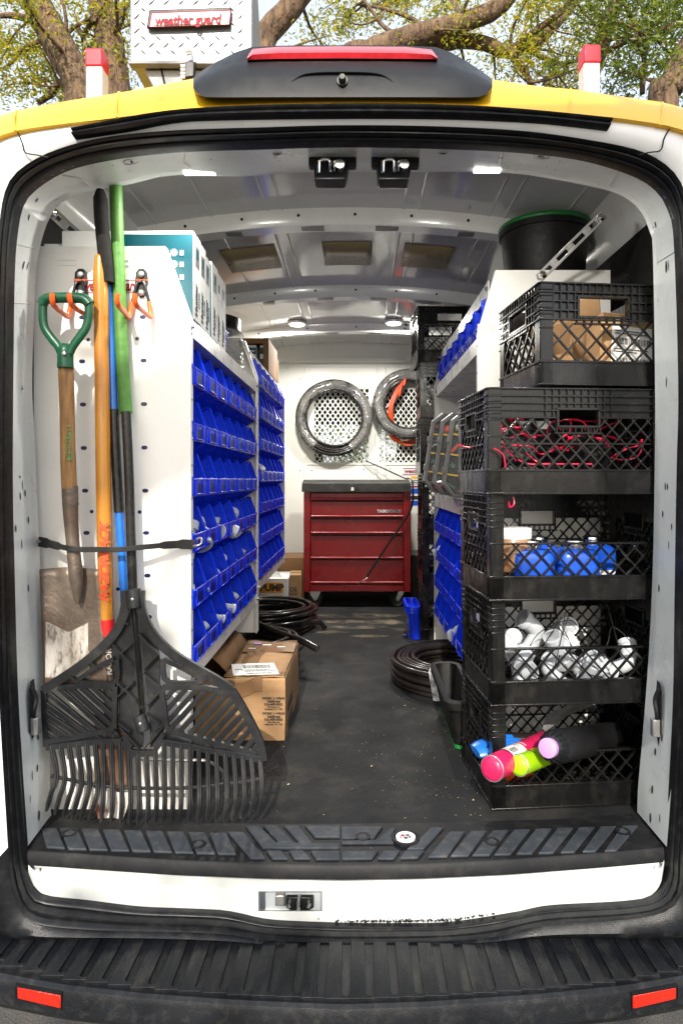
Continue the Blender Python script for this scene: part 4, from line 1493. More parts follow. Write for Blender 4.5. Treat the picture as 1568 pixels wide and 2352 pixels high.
# trenching spade with a varnished wooden handle
YT = 1.68
sp = thing('spade', 'narrow rusty trenching spade with orange-yellow varnished handle and red band', 'spade', at(255, 1880, YT + .02))
g = G()
pts = cr(cat([(230, 592), (231, 640), (235, 900), (239, 1150), (245, 1425)], YT), 24)
rr = [.0125, .0175, .0185, .0185, .0182, .018, .018, .018, .018, .0182, .0183, .0185, .0185, .0187, .0188, .019, .019, .019, .0188, .0186, .0184, .0182, .018, .0178]
g.tube(pts, rr, 16)
hd = g.build('wooden_handle', 'woody', sp, smooth=60)
g = G()
g.lathe([(.0125, 0), (.0115, .004), (.007, .008), (0, .009)], pts[0], 'z', 16)
g.build('handle_end', 'woody', sp, smooth=60)
txt('RAZORBACK', at(240.5, 1292, YT - .0202), .031, 'inkor', hd, rot=(R(90), R(-90.5), 0), bold=.045, shear=.3, sx=1.15, spacing=.92)
g = G()
g.cyl(at(245, 1422, YT), at(247, 1459, YT), .0186, 16, .0184)
g.build('red_band', 'bandred', sp, smooth=60)
g = G()
g.tube(cr(cat([(247, 1457), (250, 1540), (253, 1620), (255, 1700)], YT), 10), [.0165, .016, .0155, .015, .0148, .0148, .0148, .0148, .014, .012], 12)
g.build('socket', 'steel', sp, smooth=60)
txt('RAZOR', at(251, 1520, YT - .0185), .020, 'steelp', sp, rot=(R(90), R(-91), 0), bold=.03)
rows = []
for i in range(14):
    t = i / 13
    v = 1640 + t * 243
    w = (38 + 2 * t) if t < .86 else 40 - (t - .86) * 90
    row = []
    for j in range(9):
        x = j / 4 - 1
        row.append(at(256 - 1.0 * t + x * w, v + (9 * (1 - x * x) if t > .9 else 0), YT + .004 + .014 * (1 - x * x) - .012 * (1 - t)))
    rows.append(row)
g = G()
g.grid(rows[:10])
g.build('blade', 'rust', sp, smooth=60, solid=.003)
g = G()
g.grid(rows[9:])
g.build('chipped_blade_tip', 'chip', sp, smooth=60, solid=.0032)

# blue-handled tool with a black foam grip, behind the others
YB2 = 1.705
bt_ = thing('fibreglass_tool', 'long blue fibreglass handle with black foam grip, standing behind the rake', 'garden tool', at(300, 1712, YB2))
g = G()
g.tube(cr(cat([(231, 436), (233, 500), (243, 600), (247, 650)], YB2 - .02), 12), [.010, .0175, .0178, .0178, .0178, .0178, .0178, .0178, .0178, .0175, .0175, .017], 14)
g.build('foam_grip', 'foam', bt_, smooth=60)
g = G()
g.tube(cr(cat([(247, 640), (253, 740), (261, 948)], YB2), 12), .0118, 12)
g.build('upper_handle', 'bluef', bt_, smooth=60)
g = G()
g.tube(cr(cat([(261, 940), (266, 1040), (274, 1176)], YB2 - .002), 12), .0132, 12)
g.build('black_sleeve', 'pole', bt_, smooth=60)
g = G()
g.tube(cr(cat([(274, 1172), (281, 1280), (289, 1400), (297, 1500), (306, 1620), (312, 1712)], YB2), 16), .0116, 12)
g.build('lower_handle', 'bluef', bt_, smooth=60)

# leaf rake, head down
YK = 1.655
rk = thing('leaf_rake', 'wide black plastic leaf rake with tall pole, head resting on the floor', 'rake', at(330, 1880, YK))
q = lambda x, y: (46 + x * .3735, 1320.7 + y * .3735)


def rp(x, y, dy=0.0):
    u, v = q(x, y)
    lean = (1880 - v) / 1500 * .05
    return at(u, v, YK + lean - .015 + dy)


g = G()
pts = cr(cat([(266, 418), (272, 600), (280, 800), (290, 950)], 1.71), 20)
rr2 = [.0165] * 20
g.tube(pts, rr2, 14)
g.build('green_grip', 'greeng', rk, smooth=60)
g = G()
g.tube(cr(cat([(290, 945), (297, 1100), (306, 1360), (316, 1520), (326, 1660)], 1.69), 24), [.0122] * 24, 14)
g.build('pole', 'pole', rk, smooth=60)
TH = .012
g = G()
# spine: outer webs either side of the pole
for poly in ([(640, 190), (676, 200), (705, 420), (735, 860), (760, 1000), (756, 1060), (690, 1060), (645, 985), (612, 900), (608, 780), (604, 680), (560, 520), (570, 430), (615, 330)],
             [(740, 190), (724, 205), (745, 420), (795, 860), (800, 1000), (800, 1060), (826, 1060), (880, 980), (893, 900), (885, 800), (862, 690), (860, 520), (850, 430), (790, 320)]):
    g.prism([rp(x, y, .012) for x, y in poly], (0, .006, 0))
g.build('spine_web', 'rake', rk, smooth=30, bevel=.001)
g = G()
for path, w in (([(655, 95), (650, 200), (620, 300), (560, 390), (480, 470), (370, 560), (250, 640), (150, 705)], 0.0230), ([(742, 95), (745, 200), (785, 310), (850, 405), (960, 500), (1100, 585), (1215, 650), (1300, 708)], 0.0230),
                ([(150, 705), (152, 800), (156, 900), (166, 1050)], 0.0128), ([(1300, 708), (1362, 805), (1432, 935), (1478, 1040), (1497, 1140)], 0.0205),
                ([(240, 690), (400, 678), (590, 684)], 0.0128), ([(880, 690), (1000, 688), (1150, 694), (1230, 716), (1290, 735)], 0.0128), ([(590, 684), (585, 800), (585, 940)], 0.0128), ([(870, 690), (890, 820), (905, 945)], 0.0128),
                ([(585, 942), (470, 968), (330, 998), (166, 1022)], 0.0128), ([(905, 945), (1030, 985), (1190, 1030), (1460, 1100)], 0.0128),
                ([(630, 1022), (500, 1020), (330, 1038), (166, 1058)], 0.0141), ([(866, 1022), (1010, 1046), (1190, 1080), (1350, 1105), (1496, 1136)], 0.0141),
                ([(630, 1022), (690, 1092), (820, 1094), (868, 1022)], 0.0154), ([(640, 985), (690, 1055)], 0.0115), ([(885, 975), (826, 1055)], 0.0115),
                ([(600, 520), (585, 660), (370, 655), (365, 640), (470, 570), (580, 515)], 0.0115), ([(880, 518), (906, 655), (1120, 655), (1110, 635), (1000, 570), (885, 518)], 0.0115)):
    P = [rp(x, y) for x, y in path]
    g.ribbon(cr(P, 18) if len(P) > 4 else P, w, TH)
fr_ = g.build('head_frame', 'rake', rk, smooth=30, bevel=.0015)
# web between the double arms
g = G()
for top_, bot_ in (([(585, 945), (470, 970), (330, 1000), (166, 1024)], [(630, 1020), (500, 1018), (330, 1036), (166, 1056)]), ([(905, 948), (1030, 988), (1190, 1033), (1460, 1102)], [(868, 1020), (1010, 1044), (1190, 1078), (1494, 1132)])):
    g.grid([[rp(x, y, .003) for x, y in top_], [rp(x, y, .003) for x, y in bot_]])
g.build('arm_web', 'rake', rk, smooth=30, solid=.003)
# diagonal ribs on the spine
for a, b in (((575, 425), (690, 545)), ((690, 420), (600, 500)), ((600, 650), (640, 700)), ((700, 655), (605, 745)), ((640, 690), (715, 770)), ((735, 360), (850, 480)), ((855, 480), (760, 580)), ((765, 600), (865, 690)), ((862, 715), (775, 810)), ((780, 850), (860, 910)),
             ((440, 535), (490, 575)), ((310, 612), (365, 668)), ((970, 570), (1010, 545)), ((1120, 655), (1160, 630)), ((640, 290), (670, 300)), ((610, 905), (680, 960)), ((890, 905), (830, 960)), ((475, 975), (515, 1015)), ((1040, 1045), (1070, 1000)), ((1190, 1080), (1170, 1035)), ((620, 930), (740, 1070)), ((880, 930), (765, 1070))):
    g = G()
    g.ribbon([rp(*a, -.001), rp(*b, -.001)], .0042, .014)
    g.build('stiffening_rib', 'rake', fr_)
for (x0, y0, x1, y1, r) in ((697, 85, 706, 205, .0185), (735, 862, 765, 958, .0165)):
    g = G()
    g.cyl(rp(x0, y0, -.0), rp(x1, y1, -.004), r, 16)
    c = g.build('collar', 'rake', rk, bevel=.002)
    g = G()
    g.lathe([(.0045, 0), (.004, .002), (0, .003)], rp((x0 + x1) / 2 - 10, (y0 + y1) / 2 + 5, -.0195), 'y', 10)
    g.build('rivet', 'galv', c)
# slats in the two windows
LS = [((240, 690), (585, 1000)), ((180, 728), (500, 990)), ((160, 790), (430, 985)), ((158, 850), (370, 985)), ((158, 905), (300, 1000)), ((160, 960), (235, 1010)), ((305, 690), (588, 945)), ((380, 690), (588, 880)), ((455, 690), (588, 820)), ((525, 690), (590, 755))]
RS = [((900, 760), (960, 692)), ((905, 830), (1030, 692)), ((915, 895), (1095, 694)), ((925, 945), (1155, 700)), ((980, 965), (1215, 716)), ((1040, 980), (1270, 735)), ((1095, 1000), (1310, 770)), ((1150, 1015), (1340, 810)), ((1205, 1030), (1365, 860)), ((1260, 1045), (1390, 905)), ((1320, 1060), (1415, 950)), ((1380, 1075), (1440, 1005)), ((1428, 1085), (1460, 1048))]
for a, b in LS + RS:
    g = G()
    g.ribbon([rp(*a, .002), rp(*b, .002)], .0128, .009)
    g.build('slat', 'rake', rk, bevel=.0015)
# tines
NT = 25
for i in range(NT):
    t = i / (NT - 1)
    x0 = 190 + t * 1285
    ytop = lerp_tab([(166, 1050), (330, 1035), (500, 1020), (640, 1025), (690, 1090), (820, 1092), (870, 1022), (1010, 1045), (1190, 1080), (1350, 1105), (1500, 1135)], x0)
    ycr = lerp_tab([(166, 1230), (330, 1265), (500, 1295), (700, 1308), (1000, 1308), (1150, 1300), (1250, 1280), (1480, 1265)], x0)
    yb = lerp_tab([(190, 1450), (300, 1495), (500, 1520), (800, 1535), (1100, 1530), (1300, 1510), (1475, 1475)], x0)
    dx = lerp_tab([(190, 22), (350, -18), (600, 8), (800, 8), (1000, -5), (1200, 5), (1475, 10)], x0)
    bow = -30 * max(0, 1 - (x0 - 190) / 330)
    if x0 < 470:
        P = [rp(x0 + 5, ytop), rp(x0 + 20 + bow * -.6, ycr, -.012), rp(x0 + 4, (ycr + yb) / 2, -.020), rp(x0 - 40 - bow * .5, yb, -.012)]
    else:
        P = [rp(x0, ytop), rp(x0 + dx * .6 + 4, ycr, -.012), rp(x0 + dx + 2, (ycr + yb) / 2, -.020), rp(x0 + dx - 10, yb, -.012)]
    if x0 > 1230:
        P = [rp(x0, ytop), rp(x0 + 12, ycr, -.012), rp(x0 + 10, (ycr + yb) / 2, -.018), rp(x0 - 12, yb, -.012)]
    g = G()
    pts = cr(P, 14)
    g.ribbon(pts, [.0112] * 12 + [.0095, .006], .008)
    g.ribbon([p + Vector((0, -.005, 0)) for p in pts[:-1]], .0045, .006)
    g.build('tine', 'rake', rk, bevel=.001)
for path in ([(190, 1235), (260, 1248), (330, 1265), (500, 1295), (700, 1310), (1000, 1310), (1160, 1298), (1255, 1282)], [(1290, 1282), (1380, 1272), (1485, 1250)]):
    g = G()
    g.ribbon(cr([rp(x, y, -.008) for x, y in path], 16), .007, .007)
    g.build('cross_tie', 'rake', rk, bevel=.001)

# rubber strap hooked across the tools
st = thing('rubber_strap', 'black rubber strap stretched across the shovel, spade and rake handles', 'strap', at(270, 1258, 1.63))
g = G()
sp_ = [(90, 1244), (110, 1248), (150, 1258), (185, 1262), (230, 1262), (275, 1262), (315, 1258), (380, 1252), (430, 1250), (448, 1253)]
P = cr([at(u, v, y) for (u, v), y in zip(sp_, (1.70, 1.68, 1.632, 1.630, 1.645, 1.655, 1.665, 1.69, 1.715, 1.72))], 40)
ws = [.026 if i < 4 or i > 35 else (.020 if i < 9 or i > 31 else .0135) for i in range(40)]
g.ribbon(P, ws, .004)
g.build('strap_band', 'strap', st, bevel=.001)
for P2 in ([at(445, 1254, 1.712), at(455, 1253, 1.705), at(463, 1247, 1.715), at(462, 1236, 1.735), at(452, 1238, 1.75)], [at(93, 1244, 1.695), at(86, 1241, 1.69), at(80, 1238, 1.70), at(76, 1232, 1.72)]):
    g = G()
    g.tube(cr(P2, 14), .003, 8)
    g.build('wire_hook', 'galv', st)
# ================================================================ milk crates
def crate_panel(name, L, H, opening, parent, org, ax, nrm, big=False):
    """one side of a crate: local s along ax, z up, outward normal nrm"""
    org, ax, nrm = Vector(org), Vector(ax), Vector(nrm)
    up = Vector((0, 0, 1))
    P = lambda s, z, d=0: org + ax * s + up * z + nrm * d

    def bx(g, s0, s1, z0, z1, d0, d1):
        q = [P(s, z, d) for d in (d0, d1) for s, z in ((s0, z0), (s1, z0), (s1, z1), (s0, z1))]
        g.add(q, [(0, 1, 2, 3), (7, 6, 5, 4), (0, 4, 5, 1), (1, 5, 6, 2), (2, 6, 7, 3), (3, 7, 4, 0)])
    zb, zr = .064, H - (.098 if big else .078)
    c = L / 2
    hw, hz0, hz1 = (.066, H - .088, H - .040) if big else (.052, H - .098, H - .058)
    e = .036
    g = G()
    bx(g, 0, L, .004, zb - .004, -.010, 0)
    bx(g, 0, L, 0, .005, -.012, .003)
    bx(g, 0, L, zb - .005, zb + .001, -.012, .003)
    root = g.build(name, 'crate', parent, bevel=.0008)
    g = G()
    if not opening:
        bx(g, e, c - hw, zr, H, -.008, -.004)
        bx(g, c + hw, L - e, zr, H, -.008, -.004)
        bx(g, c - hw, c + hw, hz1, H, -.008, -.004)
        for i in range(5):
            z = H - .003 - i * (H - zr - .003) / 4
            if z < hz1 + .004 and z > hz0 - .01:
                bx(g, 0, c - hw, z - .002, z + .002, -.006, .004)
                bx(g, c + hw, L, z - .002, z + .002, -.006, .004)
            else:
                bx(g, 0, L, z - .002, z + .002, -.006, .004)
        s = e
        while s < L - e + .001:
            near = abs(s - c) < hw + .05 or big
            if near:
                z0 = hz1 if abs(s - c) < hw else zr
                bx(g, s - .0015, s + .0015, z0, H - .003, -.006, .003)
            s += .0195
        # frame of the hand hole
        bx(g, c - hw - .006, c - hw, hz0 - .006, hz1 + .006, -.012, .004)
        bx(g, c + hw, c + hw + .006, hz0 - .006, hz1 + .006, -.012, .004)
        bx(g, c - hw, c + hw, hz0 - .006, hz0, -.012, .004)
        bx(g, c - hw, c + hw, hz1, hz1 + .006, -.012, .004)
        bx(g, c - hw - .012, c + hw + .012, hz0 - .022, hz0 - .018, -.008, .004)
        for i in range(8):
            s = c - hw - .006 + i * (2 * hw + .012) / 7
            bx(g, s - .0015, s + .0015, hz0 - .019, hz0 - .005, -.008, .003)
        g.build('rim_and_handle', 'crate', root, bevel=.0005, seg=1)
        ztop = zr
    else:
        ztop = .150
        bx(g, e, L - e, ztop - .003, ztop + .002, -.010, .004)
        g.build('low_front_bar', 'crate', root, bevel=.0008)
    g = G()
    pitch = .052 if big else (.046 if opening else .039)
    z0, z1 = zb, ztop
    h = z1 - z0
    i = -12
    while i * pitch < L + .3:
        for sgn in (1, -1):
            s0 = i * pitch
            a, b2 = s0, s0 + sgn * h * .92
            lo, hi_ = (a, b2) if a < b2 else (b2, a)
            t0, t1 = 0.0, 1.0
            d = b2 - a
            ta, tb_ = (e - a) / d, (L - e - a) / d
            if ta > tb_:
                ta, tb_ = tb_, ta
            t0, t1 = max(t0, ta), min(t1, tb_)
            if t1 - t0 > .04:
                if not opening:
                    # stop the bars at the handle frame
                    for tt0, tt1 in ((t0, t1),):
                        zc_ = hz0 - .020
                        tc = (zc_ - z0) / h
                        sc = a + d * min(tc, 1)
                        if abs(a + d * t1 - c) < hw + .010 and t1 > tc:
                            t1 = max(min(t1, tc), t0)
                if t1 - t0 > .04:
                    g.bar(P(a + d * t0, z0 + h * t0, -.004 + .001 * sgn), P(a + d * t1, z0 + h * t1, -.004 + .001 * sgn), .0042, .007, nrm)
        i += 1
    zm = z0 + h * .5
    if not big and not opening:
        bx(g, e, L - e, zm - .002, zm + .002, -.007, .001)
    g.build('lattice', 'crate', root, smooth=0)
    return root


def crate_post(parent, x, y, sx, sy, H):
    g = G()
    w = .036
    g.box(min(x, x + sx * w), max(x, x + sx * w), min(y, y - sy * -.004), max(y, y + sy * .004), 0, H)
    g.box(min(x, x + sx * .004), max(x, x + sx * .004), min(y, y + sy * w), max(y, y + sy * w), 0, H)
    for i in range(6):
        z = H - .004 - i * .016
        g.box(min(x - sx * .003, x + sx * w), max(x - sx * .003, x + sx * w), min(y - sy * .003, y + sy * .001), max(y - sy * .003, y + sy * .001), z - .0018, z + .0018)
        g.box(min(x - sx * .003, x + sx * .001), max(x - sx * .003, x + sx * .001), min(y - sy * .003, y + sy * w), max(y - sy * .003, y + sy * w), z - .0018, z + .0018)
    for z in (.002, .064, .15):
        g.box(min(x - sx * .003, x + sx * w), max(x - sx * .003, x + sx * w), min(y - sy * .003, y + sy * .001), max(y - sy * .003, y + sy * .001), z - .002, z + .002)
    return g.build('corner_post', 'crate', parent, bevel=.001)


def crate(label, loc, rz, L=.48, D=.325, H=.277, opening=False, big=False, group=None):
    r = thing('milk_crate', label, 'crate', (0, 0, 0), group)
    crate_panel('front_panel', L, H, opening, r, (0, 0, 0), (1, 0, 0), (0, -1, 0), big)
    crate_panel('back_panel', L, H, False, r, (L, D, 0), (-1, 0, 0), (0, 1, 0), big)
    crate_panel('side_panel', D, H, False, r, (0, D, 0), (0, -1, 0), (-1, 0, 0), big)
    crate_panel('side_panel', D, H, False, r, (L, 0, 0), (0, 1, 0), (1, 0, 0), big)
    for x, sx in ((0, 1), (L, -1)):
        for y, sy in ((0, 1), (D, -1)):
            crate_post(r, x, y, sx, sy, H)
    g = G()
    n = 12
    for i in range(1, n):
        g.box(L * i / n - .003, L * i / n + .003, .006, D - .006, .008, .014)
    for i in range(1, 8):
        g.box(.006, L - .006, D * i / 8 - .003, D * i / 8 + .003, .0075, .0135)
    g.build('floor_grid', 'crate', r, smooth=0)
    r.location = loc
    r.rotation_euler = (0, 0, R(rz))
    return r


GC = 'black milk crates stacked at the right of the doors'
HC = .277
z0c = FZ + .003
CR = {}
CR['E'] = crate('black crate at the bottom of the front stack, spray cans poking out', (.357, 1.728, z0c), 5.0, opening=True, group=GC)


def more_crate(key, src, label, loc, rz, group=GC):
    c = copy_tree(src)
    c.location = loc
    c.rotation_euler = (0, 0, R(rz))
    tag(c, label, 'crate', group)
    CR[key] = c
    return c


more_crate('D', CR['E'], 'black crate full of white pvc fittings, second from the floor in the front stack', (.352, 1.715, z0c + HC + .002), 4.5)
more_crate('C', CR['E'], 'black crate holding four blue bottles and a jar, middle of the front stack', (.345, 1.700, z0c + 2 * (HC + .002)), 4.5)
CR['B'] = crate('black crate full of red wire and black parts, second from the top', (.334, 1.680, z0c + 3 * (HC + .002)), 4.5, group=GC)
CR['A'] = crate('black square crate holding cardboard boxes, topmost of the front stack', (.474, 1.700, z0c + 4 * (HC + .002) + .006), 6, L=.345, D=.325, H=.270, big=True, group=GC)
# the far stack beside the toolbox
GF = 'black milk crates in the tall stack near the toolbox'
FS = crate('black crate at the floor of the tall stack near the toolbox', (.352, 3.53, z0c), -2, L=.345, D=.325, H=.300, big=False, group=GF)
names = ['second from the floor', 'third from the floor', 'fourth from the floor', 'fifth from the floor']
for i, nm in enumerate(names):
    c = copy_tree(FS)
    c.location = (.350 - .004 * i + random.uniform(-.004, .004), 3.53 + random.uniform(-.01, .01), z0c + .3025 * (i + 1))
    c.rotation_euler = (0, 0, R(-2 + random.uniform(-2, 2)))
    tag(c, f'black crate {nm} in the tall stack near the toolbox', 'crate', GF)
crate('topmost black crate with wide hand hole in the tall stack near the toolbox', (.325, 3.53, z0c + .3025 * 5), 2, L=.345, D=.325, H=.300, big=True, group=GF)

# ---------------------------------------------------------------- what lies in the front crates
def crate_pt(key, x, y, z=0):
    c = CR[key]
    return Matrix.Translation(c.location) @ Euler(c.rotation_euler).to_matrix().to_4x4() @ Vector((x, y, z + .015))


def place(o, loc, rot=(0, 0, 0)):
    o.location = loc
    o.rotation_euler = rot
    return o


# A: cardboard boxes
def carton(name, label, loc, dims, rot, m='card', group=None, labels=True):
    x, y, z = dims
    r = thing(name, label, 'box', (0, 0, 0), group)
    g = G()
    g.box(-x / 2, x / 2, -y / 2, y / 2, 0, z)
    b = g.build('carton', m, r, bevel=.003)
    g = G()
    g.box(-x / 2 + .001, x / 2 - .001, -.025, .025, z - .0005, z + .0008)
    g.build('tape', 'tape', b, smooth=0)
    return place(r, loc, rot), b


r, b = carton('cardboard_box', 'brown cardboard box with a white barcode label in the top crate', crate_pt('A', .255, .085, .0), (.15, .10, .185), (R(-4), R(5), R(4)))
g = G(); g.box(-.045, .075, -.0512, -.050, .005, .150); lb = g.build('shipping_label', 'paper', b, smooth=0); lb.matrix_parent_inverse = Matrix.Identity(4)
for i in range(24):
    g = G() if i == 0 else g
    x = -.035 + i * .0042
    g.box(x, x + random.choice((.001, .002, .0026)), -.0520, -.0512, .100, .118)
for i in range(20):
    x = -.02 + i * .0042
    g.box(x, x + random.choice((.001, .002)), -.0520, -.0512, .05, .064)
for z in (.135, .128, .085, .078, .035, .028, .020):
    g.box(-.038, .02 + random.uniform(0, .045), -.0520, -.0512, z, z + .0028)
bc = g.build('barcode', 'ink', lb, smooth=0); bc['kind'] = 'stuff'; bc.matrix_parent_inverse = Matrix.Identity(4)
carton('cardboard_box', 'plain brown carton leaning at the left inside the top crate', crate_pt('A', .12, .15, .0), (.085, .12, .17), (R(-4), R(-8), R(-14)), 'card2')
carton('cardboard_box', 'tall brown carton tilted behind the labelled one in the top crate', crate_pt('A', .19, .245, .0), (.19, .10, .262), (R(3), R(-5), R(-8)), 'card')
o = tag(G().lathe([(0, 0), (.018, 0), (.02, .006), (.02, .022), (.014, .026), (.014, .05), (.02, .052), (.02, .064), (0, .066)], n=8).build('pipe_coupling', 'galv', smooth=30), 'small steel pipe coupling lying in the top crate corner', 'fitting')
place(o, crate_pt('A', .045, .05, .02), (R(80), R(20), R(60)))
# B: black parts and red wires
for i, (x, y, s) in enumerate(((.10, .10, .055), (.19, .16, .06), (.30, .12, .065), (.38, .20, .06), (.24, .23, .07), (.08, .23, .055))):
    r = thing('black_device', ['rounded black device at the left of the wire crate', 'black device with a threaded neck in the wire crate', 'long black device lying in the wire crate', 'black device at the right end of the wire crate', 'black device at the back of the wire crate', 'black device at the back left of the wire crate'][i], 'device', (0, 0, 0), 'black devices in the wire crate')
    g = G()
    g.box(-s, s, -s * .6, s * .6, 0, s * 1.3)
    g.build('case', 'black', r, bevel=.012, seg=3)
    g = G()
    g.lathe([(s * .42, 0), (s * .42, s * .2), (s * .36, s * .22), (s * .36, s * .5), (s * .2, s * .55), (0, s * .55)], (0, 0, s * 1.28), 'z', 18)
    g.build('threaded_neck', 'black', r)
    place(r, crate_pt('B', x, y, .065 + (i % 2) * .02), (R(random.uniform(-40, 40)), R(random.uniform(-40, 40)), R(random.uniform(0, 360))))
random.seed(21)
WL = ['short red wire ends hanging from the wire crate', 'red wire looped over the black devices', 'red wire curling in the middle of the wire crate', 'red wire strand at the right of the wire crate']
for i in range(16):
    x, y, z = random.uniform(.05, .40), random.uniform(.018, .12), random.uniform(.07, .14)
    P = []
    a = random.uniform(0, 6.28)
    for j in range(7):
        P.append(crate_pt('B', min(max(x, .04), .44), min(max(y, .014), .25), min(max(z, .064), .185)))
        a += random.uniform(-1.1, 1.1)
        x += .038 * math.cos(a)
        y += random.uniform(-.02, .02)
        z += .03 * math.sin(a)
    g = G()
    g.tube(cr(P, 30), .0022, 6)
    tag(g.build('red_wire', 'wirered'), 'thin red wire tangled among the black devices', 'wire', 'red wires in the crate of black devices')
for pts in ([(2030, 1570), (2048, 1580), (2052, 1600)], ):
    pass
WE = iter(('red wire end hanging over the front left corner of the wire crate', 'red wire end poking through the left side of the wire crate', 'red wire hook dangling under the wire crate above the jar'))
for P in ([at(1134, 1030, 1.655), at(1155, 1045, 1.66), at(1160, 1075, 1.66)], [at(1054, 1022, 1.90), at(1068, 1027, 1.86), at(1080, 1028, 1.80)], [at(1168, 1152, 1.72), at(1170, 1165, 1.70), at(1180, 1158, 1.70), at(1178, 1142, 1.72)]):
    g = G()
    g.tube(cr(P, 12), .0022, 6)
    tag(g.build('red_wire', 'wirered'), next(WE), 'wire', 'red wire ends poking out of the crate')
# C: bottles and jar
r = thing('jar', 'clear jar of tan fittings with a white screw lid', 'jar', (0, 0, 0))
g = G(); g.lathe([(.046, 0), (.05, .006), (.05, .085), (.045, .092)], n=28); g.build('jar_body', 'jar', r, smooth=50)
g = G(); g.lathe([(.051, .088), (.052, .092), (.052, .112), (.050, .116), (0, .116)], n=32); g.build('lid', 'paper', r, smooth=40)
place(r, crate_pt('C', .082, .075, .055))
BL = ['blue bottle at the front left of the bottle crate', 'blue bottle in the middle front of the bottle crate', 'blue bottle at the back of the bottle crate', 'blue bottle at the right of the bottle crate, label showing']
bot = None
for i, (x, y, rz) in enumerate(((.128, .058, 3), (.252, .060, 2), (.185, .165, 6), (.345, .160, 14))):
    if bot is None:
        bot = thing('blue_bottle', BL[0], 'bottle', (0, 0, 0), 'blue bottles with metal caps')
        g = G()
        rows = []
        for z, s in ((0, .93), (.004, 1), (.072, 1), (.084, .96), (.093, .84), (.097, .62), (.098, .46)):
            ring = []
            for kk in range(32):
                an = 2 * math.pi * kk / 32
                cx, cy = math.cos(an), math.sin(an)
                f = (abs(cx) ** 5 + abs(cy) ** 5) ** (-1 / 5)
                f = 1 + (f - 1) * (1 if z < .09 else .4)
                ring.append((cx * f * .0565 * s, cy * f * .0475 * s, z))
            rows.append(ring)
        g.grid(rows, closed=True)
        g.add(rows[0], [tuple(range(32))])
        bb = g.build('bottle_body', 'bluebtl', bot, smooth=60)
        g = G()
        g.lathe([(.028, .097), (.029, .100), (.029, .104), (.0275, .105), (.029, .106), (.029, .110), (.0275, .111), (.029, .112), (.028, .117), (.024, .119), (.020, .117), (0, .117)], n=28)
        g.build('cap', 'chrome', bot, smooth=30)
        g = G()
        g.box(-.042, .042, -.0487, -.0478, .006, .026)
        g.build('label', 'paper', bb, smooth=0)
        o = bot
    else:
        o = copy_tree(bot)
        tag(o, BL[i], 'bottle')
    place(o, crate_pt('C', x, y, .02), (0, 0, R(rz)))
# D: pvc fittings
def fitting(kind, label, loc, rot, s=1.0, group='white pvc fittings heaped in the crate'):
    r = thing('pvc_fitting', label, 'pipe fitting', (0, 0, 0), group)

    def sock(g, p, d, r0, L_):
        p, d = Vector(p), Vector(d).normalized()
        g.tube([p, p + d * L_ * .55, p + d * L_ * .56, p + d * L_, p + d * L_, p + d * L_ * .4], [r0 * .8, r0 * .8, r0, r0, r0 * .78, r0 * .76], 18, caps=False)
    g = G()
    if kind == 'tee':
        sock(g, (0, 0, 0), (1, 0, 0), .03 * s, .06 * s); sock(g, (0, 0, 0), (-1, 0, 0), .03 * s, .06 * s); sock(g, (0, 0, 0), (0, 0, 1), .03 * s, .06 * s)
    elif kind == 'elbow':
        g.tube(cr([(0, 0, -.03 * s), (0, 0, 0), (.008 * s, 0, .02 * s), (.03 * s, 0, .028 * s), (.05 * s, 0, .028 * s)], 14), .025 * s, 18, caps=False)
        sock(g, (0, 0, -.02 * s), (0, 0, -1), .031 * s, .045 * s); sock(g, (.035 * s, 0, .028 * s), (1, 0, 0), .031 * s, .045 * s)
    elif kind == 'cap':
        g.lathe([(.03 * s, 0), (.03 * s, .035 * s), (.026 * s, .045 * s), (0, .05 * s)], n=20)
    else:
        sock(g, (0, 0, 0), (0, 0, 1), .032 * s, .05 * s); sock(g, (0, 0, 0), (0, 0, -1), .032 * s, .05 * s)
        g.lathe([(.034 * s, -.008 * s), (.036 * s, -.006 * s), (.036 * s, .006 * s), (.034 * s, .008 * s)], n=8)
    g.build('fitting_body', 'pvc', r, smooth=45)
    return place(r, loc, rot)


random.seed(5)
FL = [('elbow', 'white pvc elbow lying against the left crate corner'), ('cap', 'round white pvc cap standing at the back left of the fitting crate'), ('coupling', 'upright white pvc coupling behind the front lattice'), ('tee', 'white pvc tee with its open mouth facing the doors'),
      ('elbow', 'large white pvc elbow on top of the heap'), ('coupling', 'hexagonal white pvc coupling at the top right of the heap'), ('tee', 'white pvc tee low behind the lattice'), ('elbow', 'white pvc elbow at the bottom of the heap'), ('coupling', 'white pvc coupling at the right end of the heap'), ('elbow', 'white pvc elbow at the far right of the heap'), ('tee', 'white pvc tee lying flat near the right'), ('elbow', 'white pvc elbow deep in the middle')]
for (kd, lb_), (x, y, z, s) in zip(FL, ((.065, .12, .125, .85), (.105, .15, .125, .85), (.105, .06, .090, .75), (.215, .09, .105, .90), (.170, .15, .125, .9), (.270, .18, .145, .85), (.095, .065, .048, .8), (.185, .065, .05, .85), (.33, .075, .062, .85), (.40, .09, .058, .85), (.29, .065, .045, .8), (.25, .14, .07, .9))):
    fitting(kd, lb_, crate_pt('D', x, y, z), (R(random.uniform(-70, 70)), R(random.uniform(-70, 70)), R(random.uniform(0, 360))), s)
for i, (x0, x1, zz) in enumerate(((.20, .40, .26), (.10, .33, .20), (.14, .26, .19), (.30, .43, .17), (.18, .32, .22))):
    g = G()
    P = [crate_pt('D', x0 + (x1 - x0) * t / 5, .06 + .03 * math.sin(t * 1.7 + i), .06 + (zz - .06) * math.sin(math.pi * t / 5) ** .8) for t in range(6)]
    g.tube(cr(P, 24), .0013, 6)
    tag(g.build('black_wire', 'strap'), 'thin black wire arching over the white pvc fittings', 'wire', 'black wires in the fitting crate')
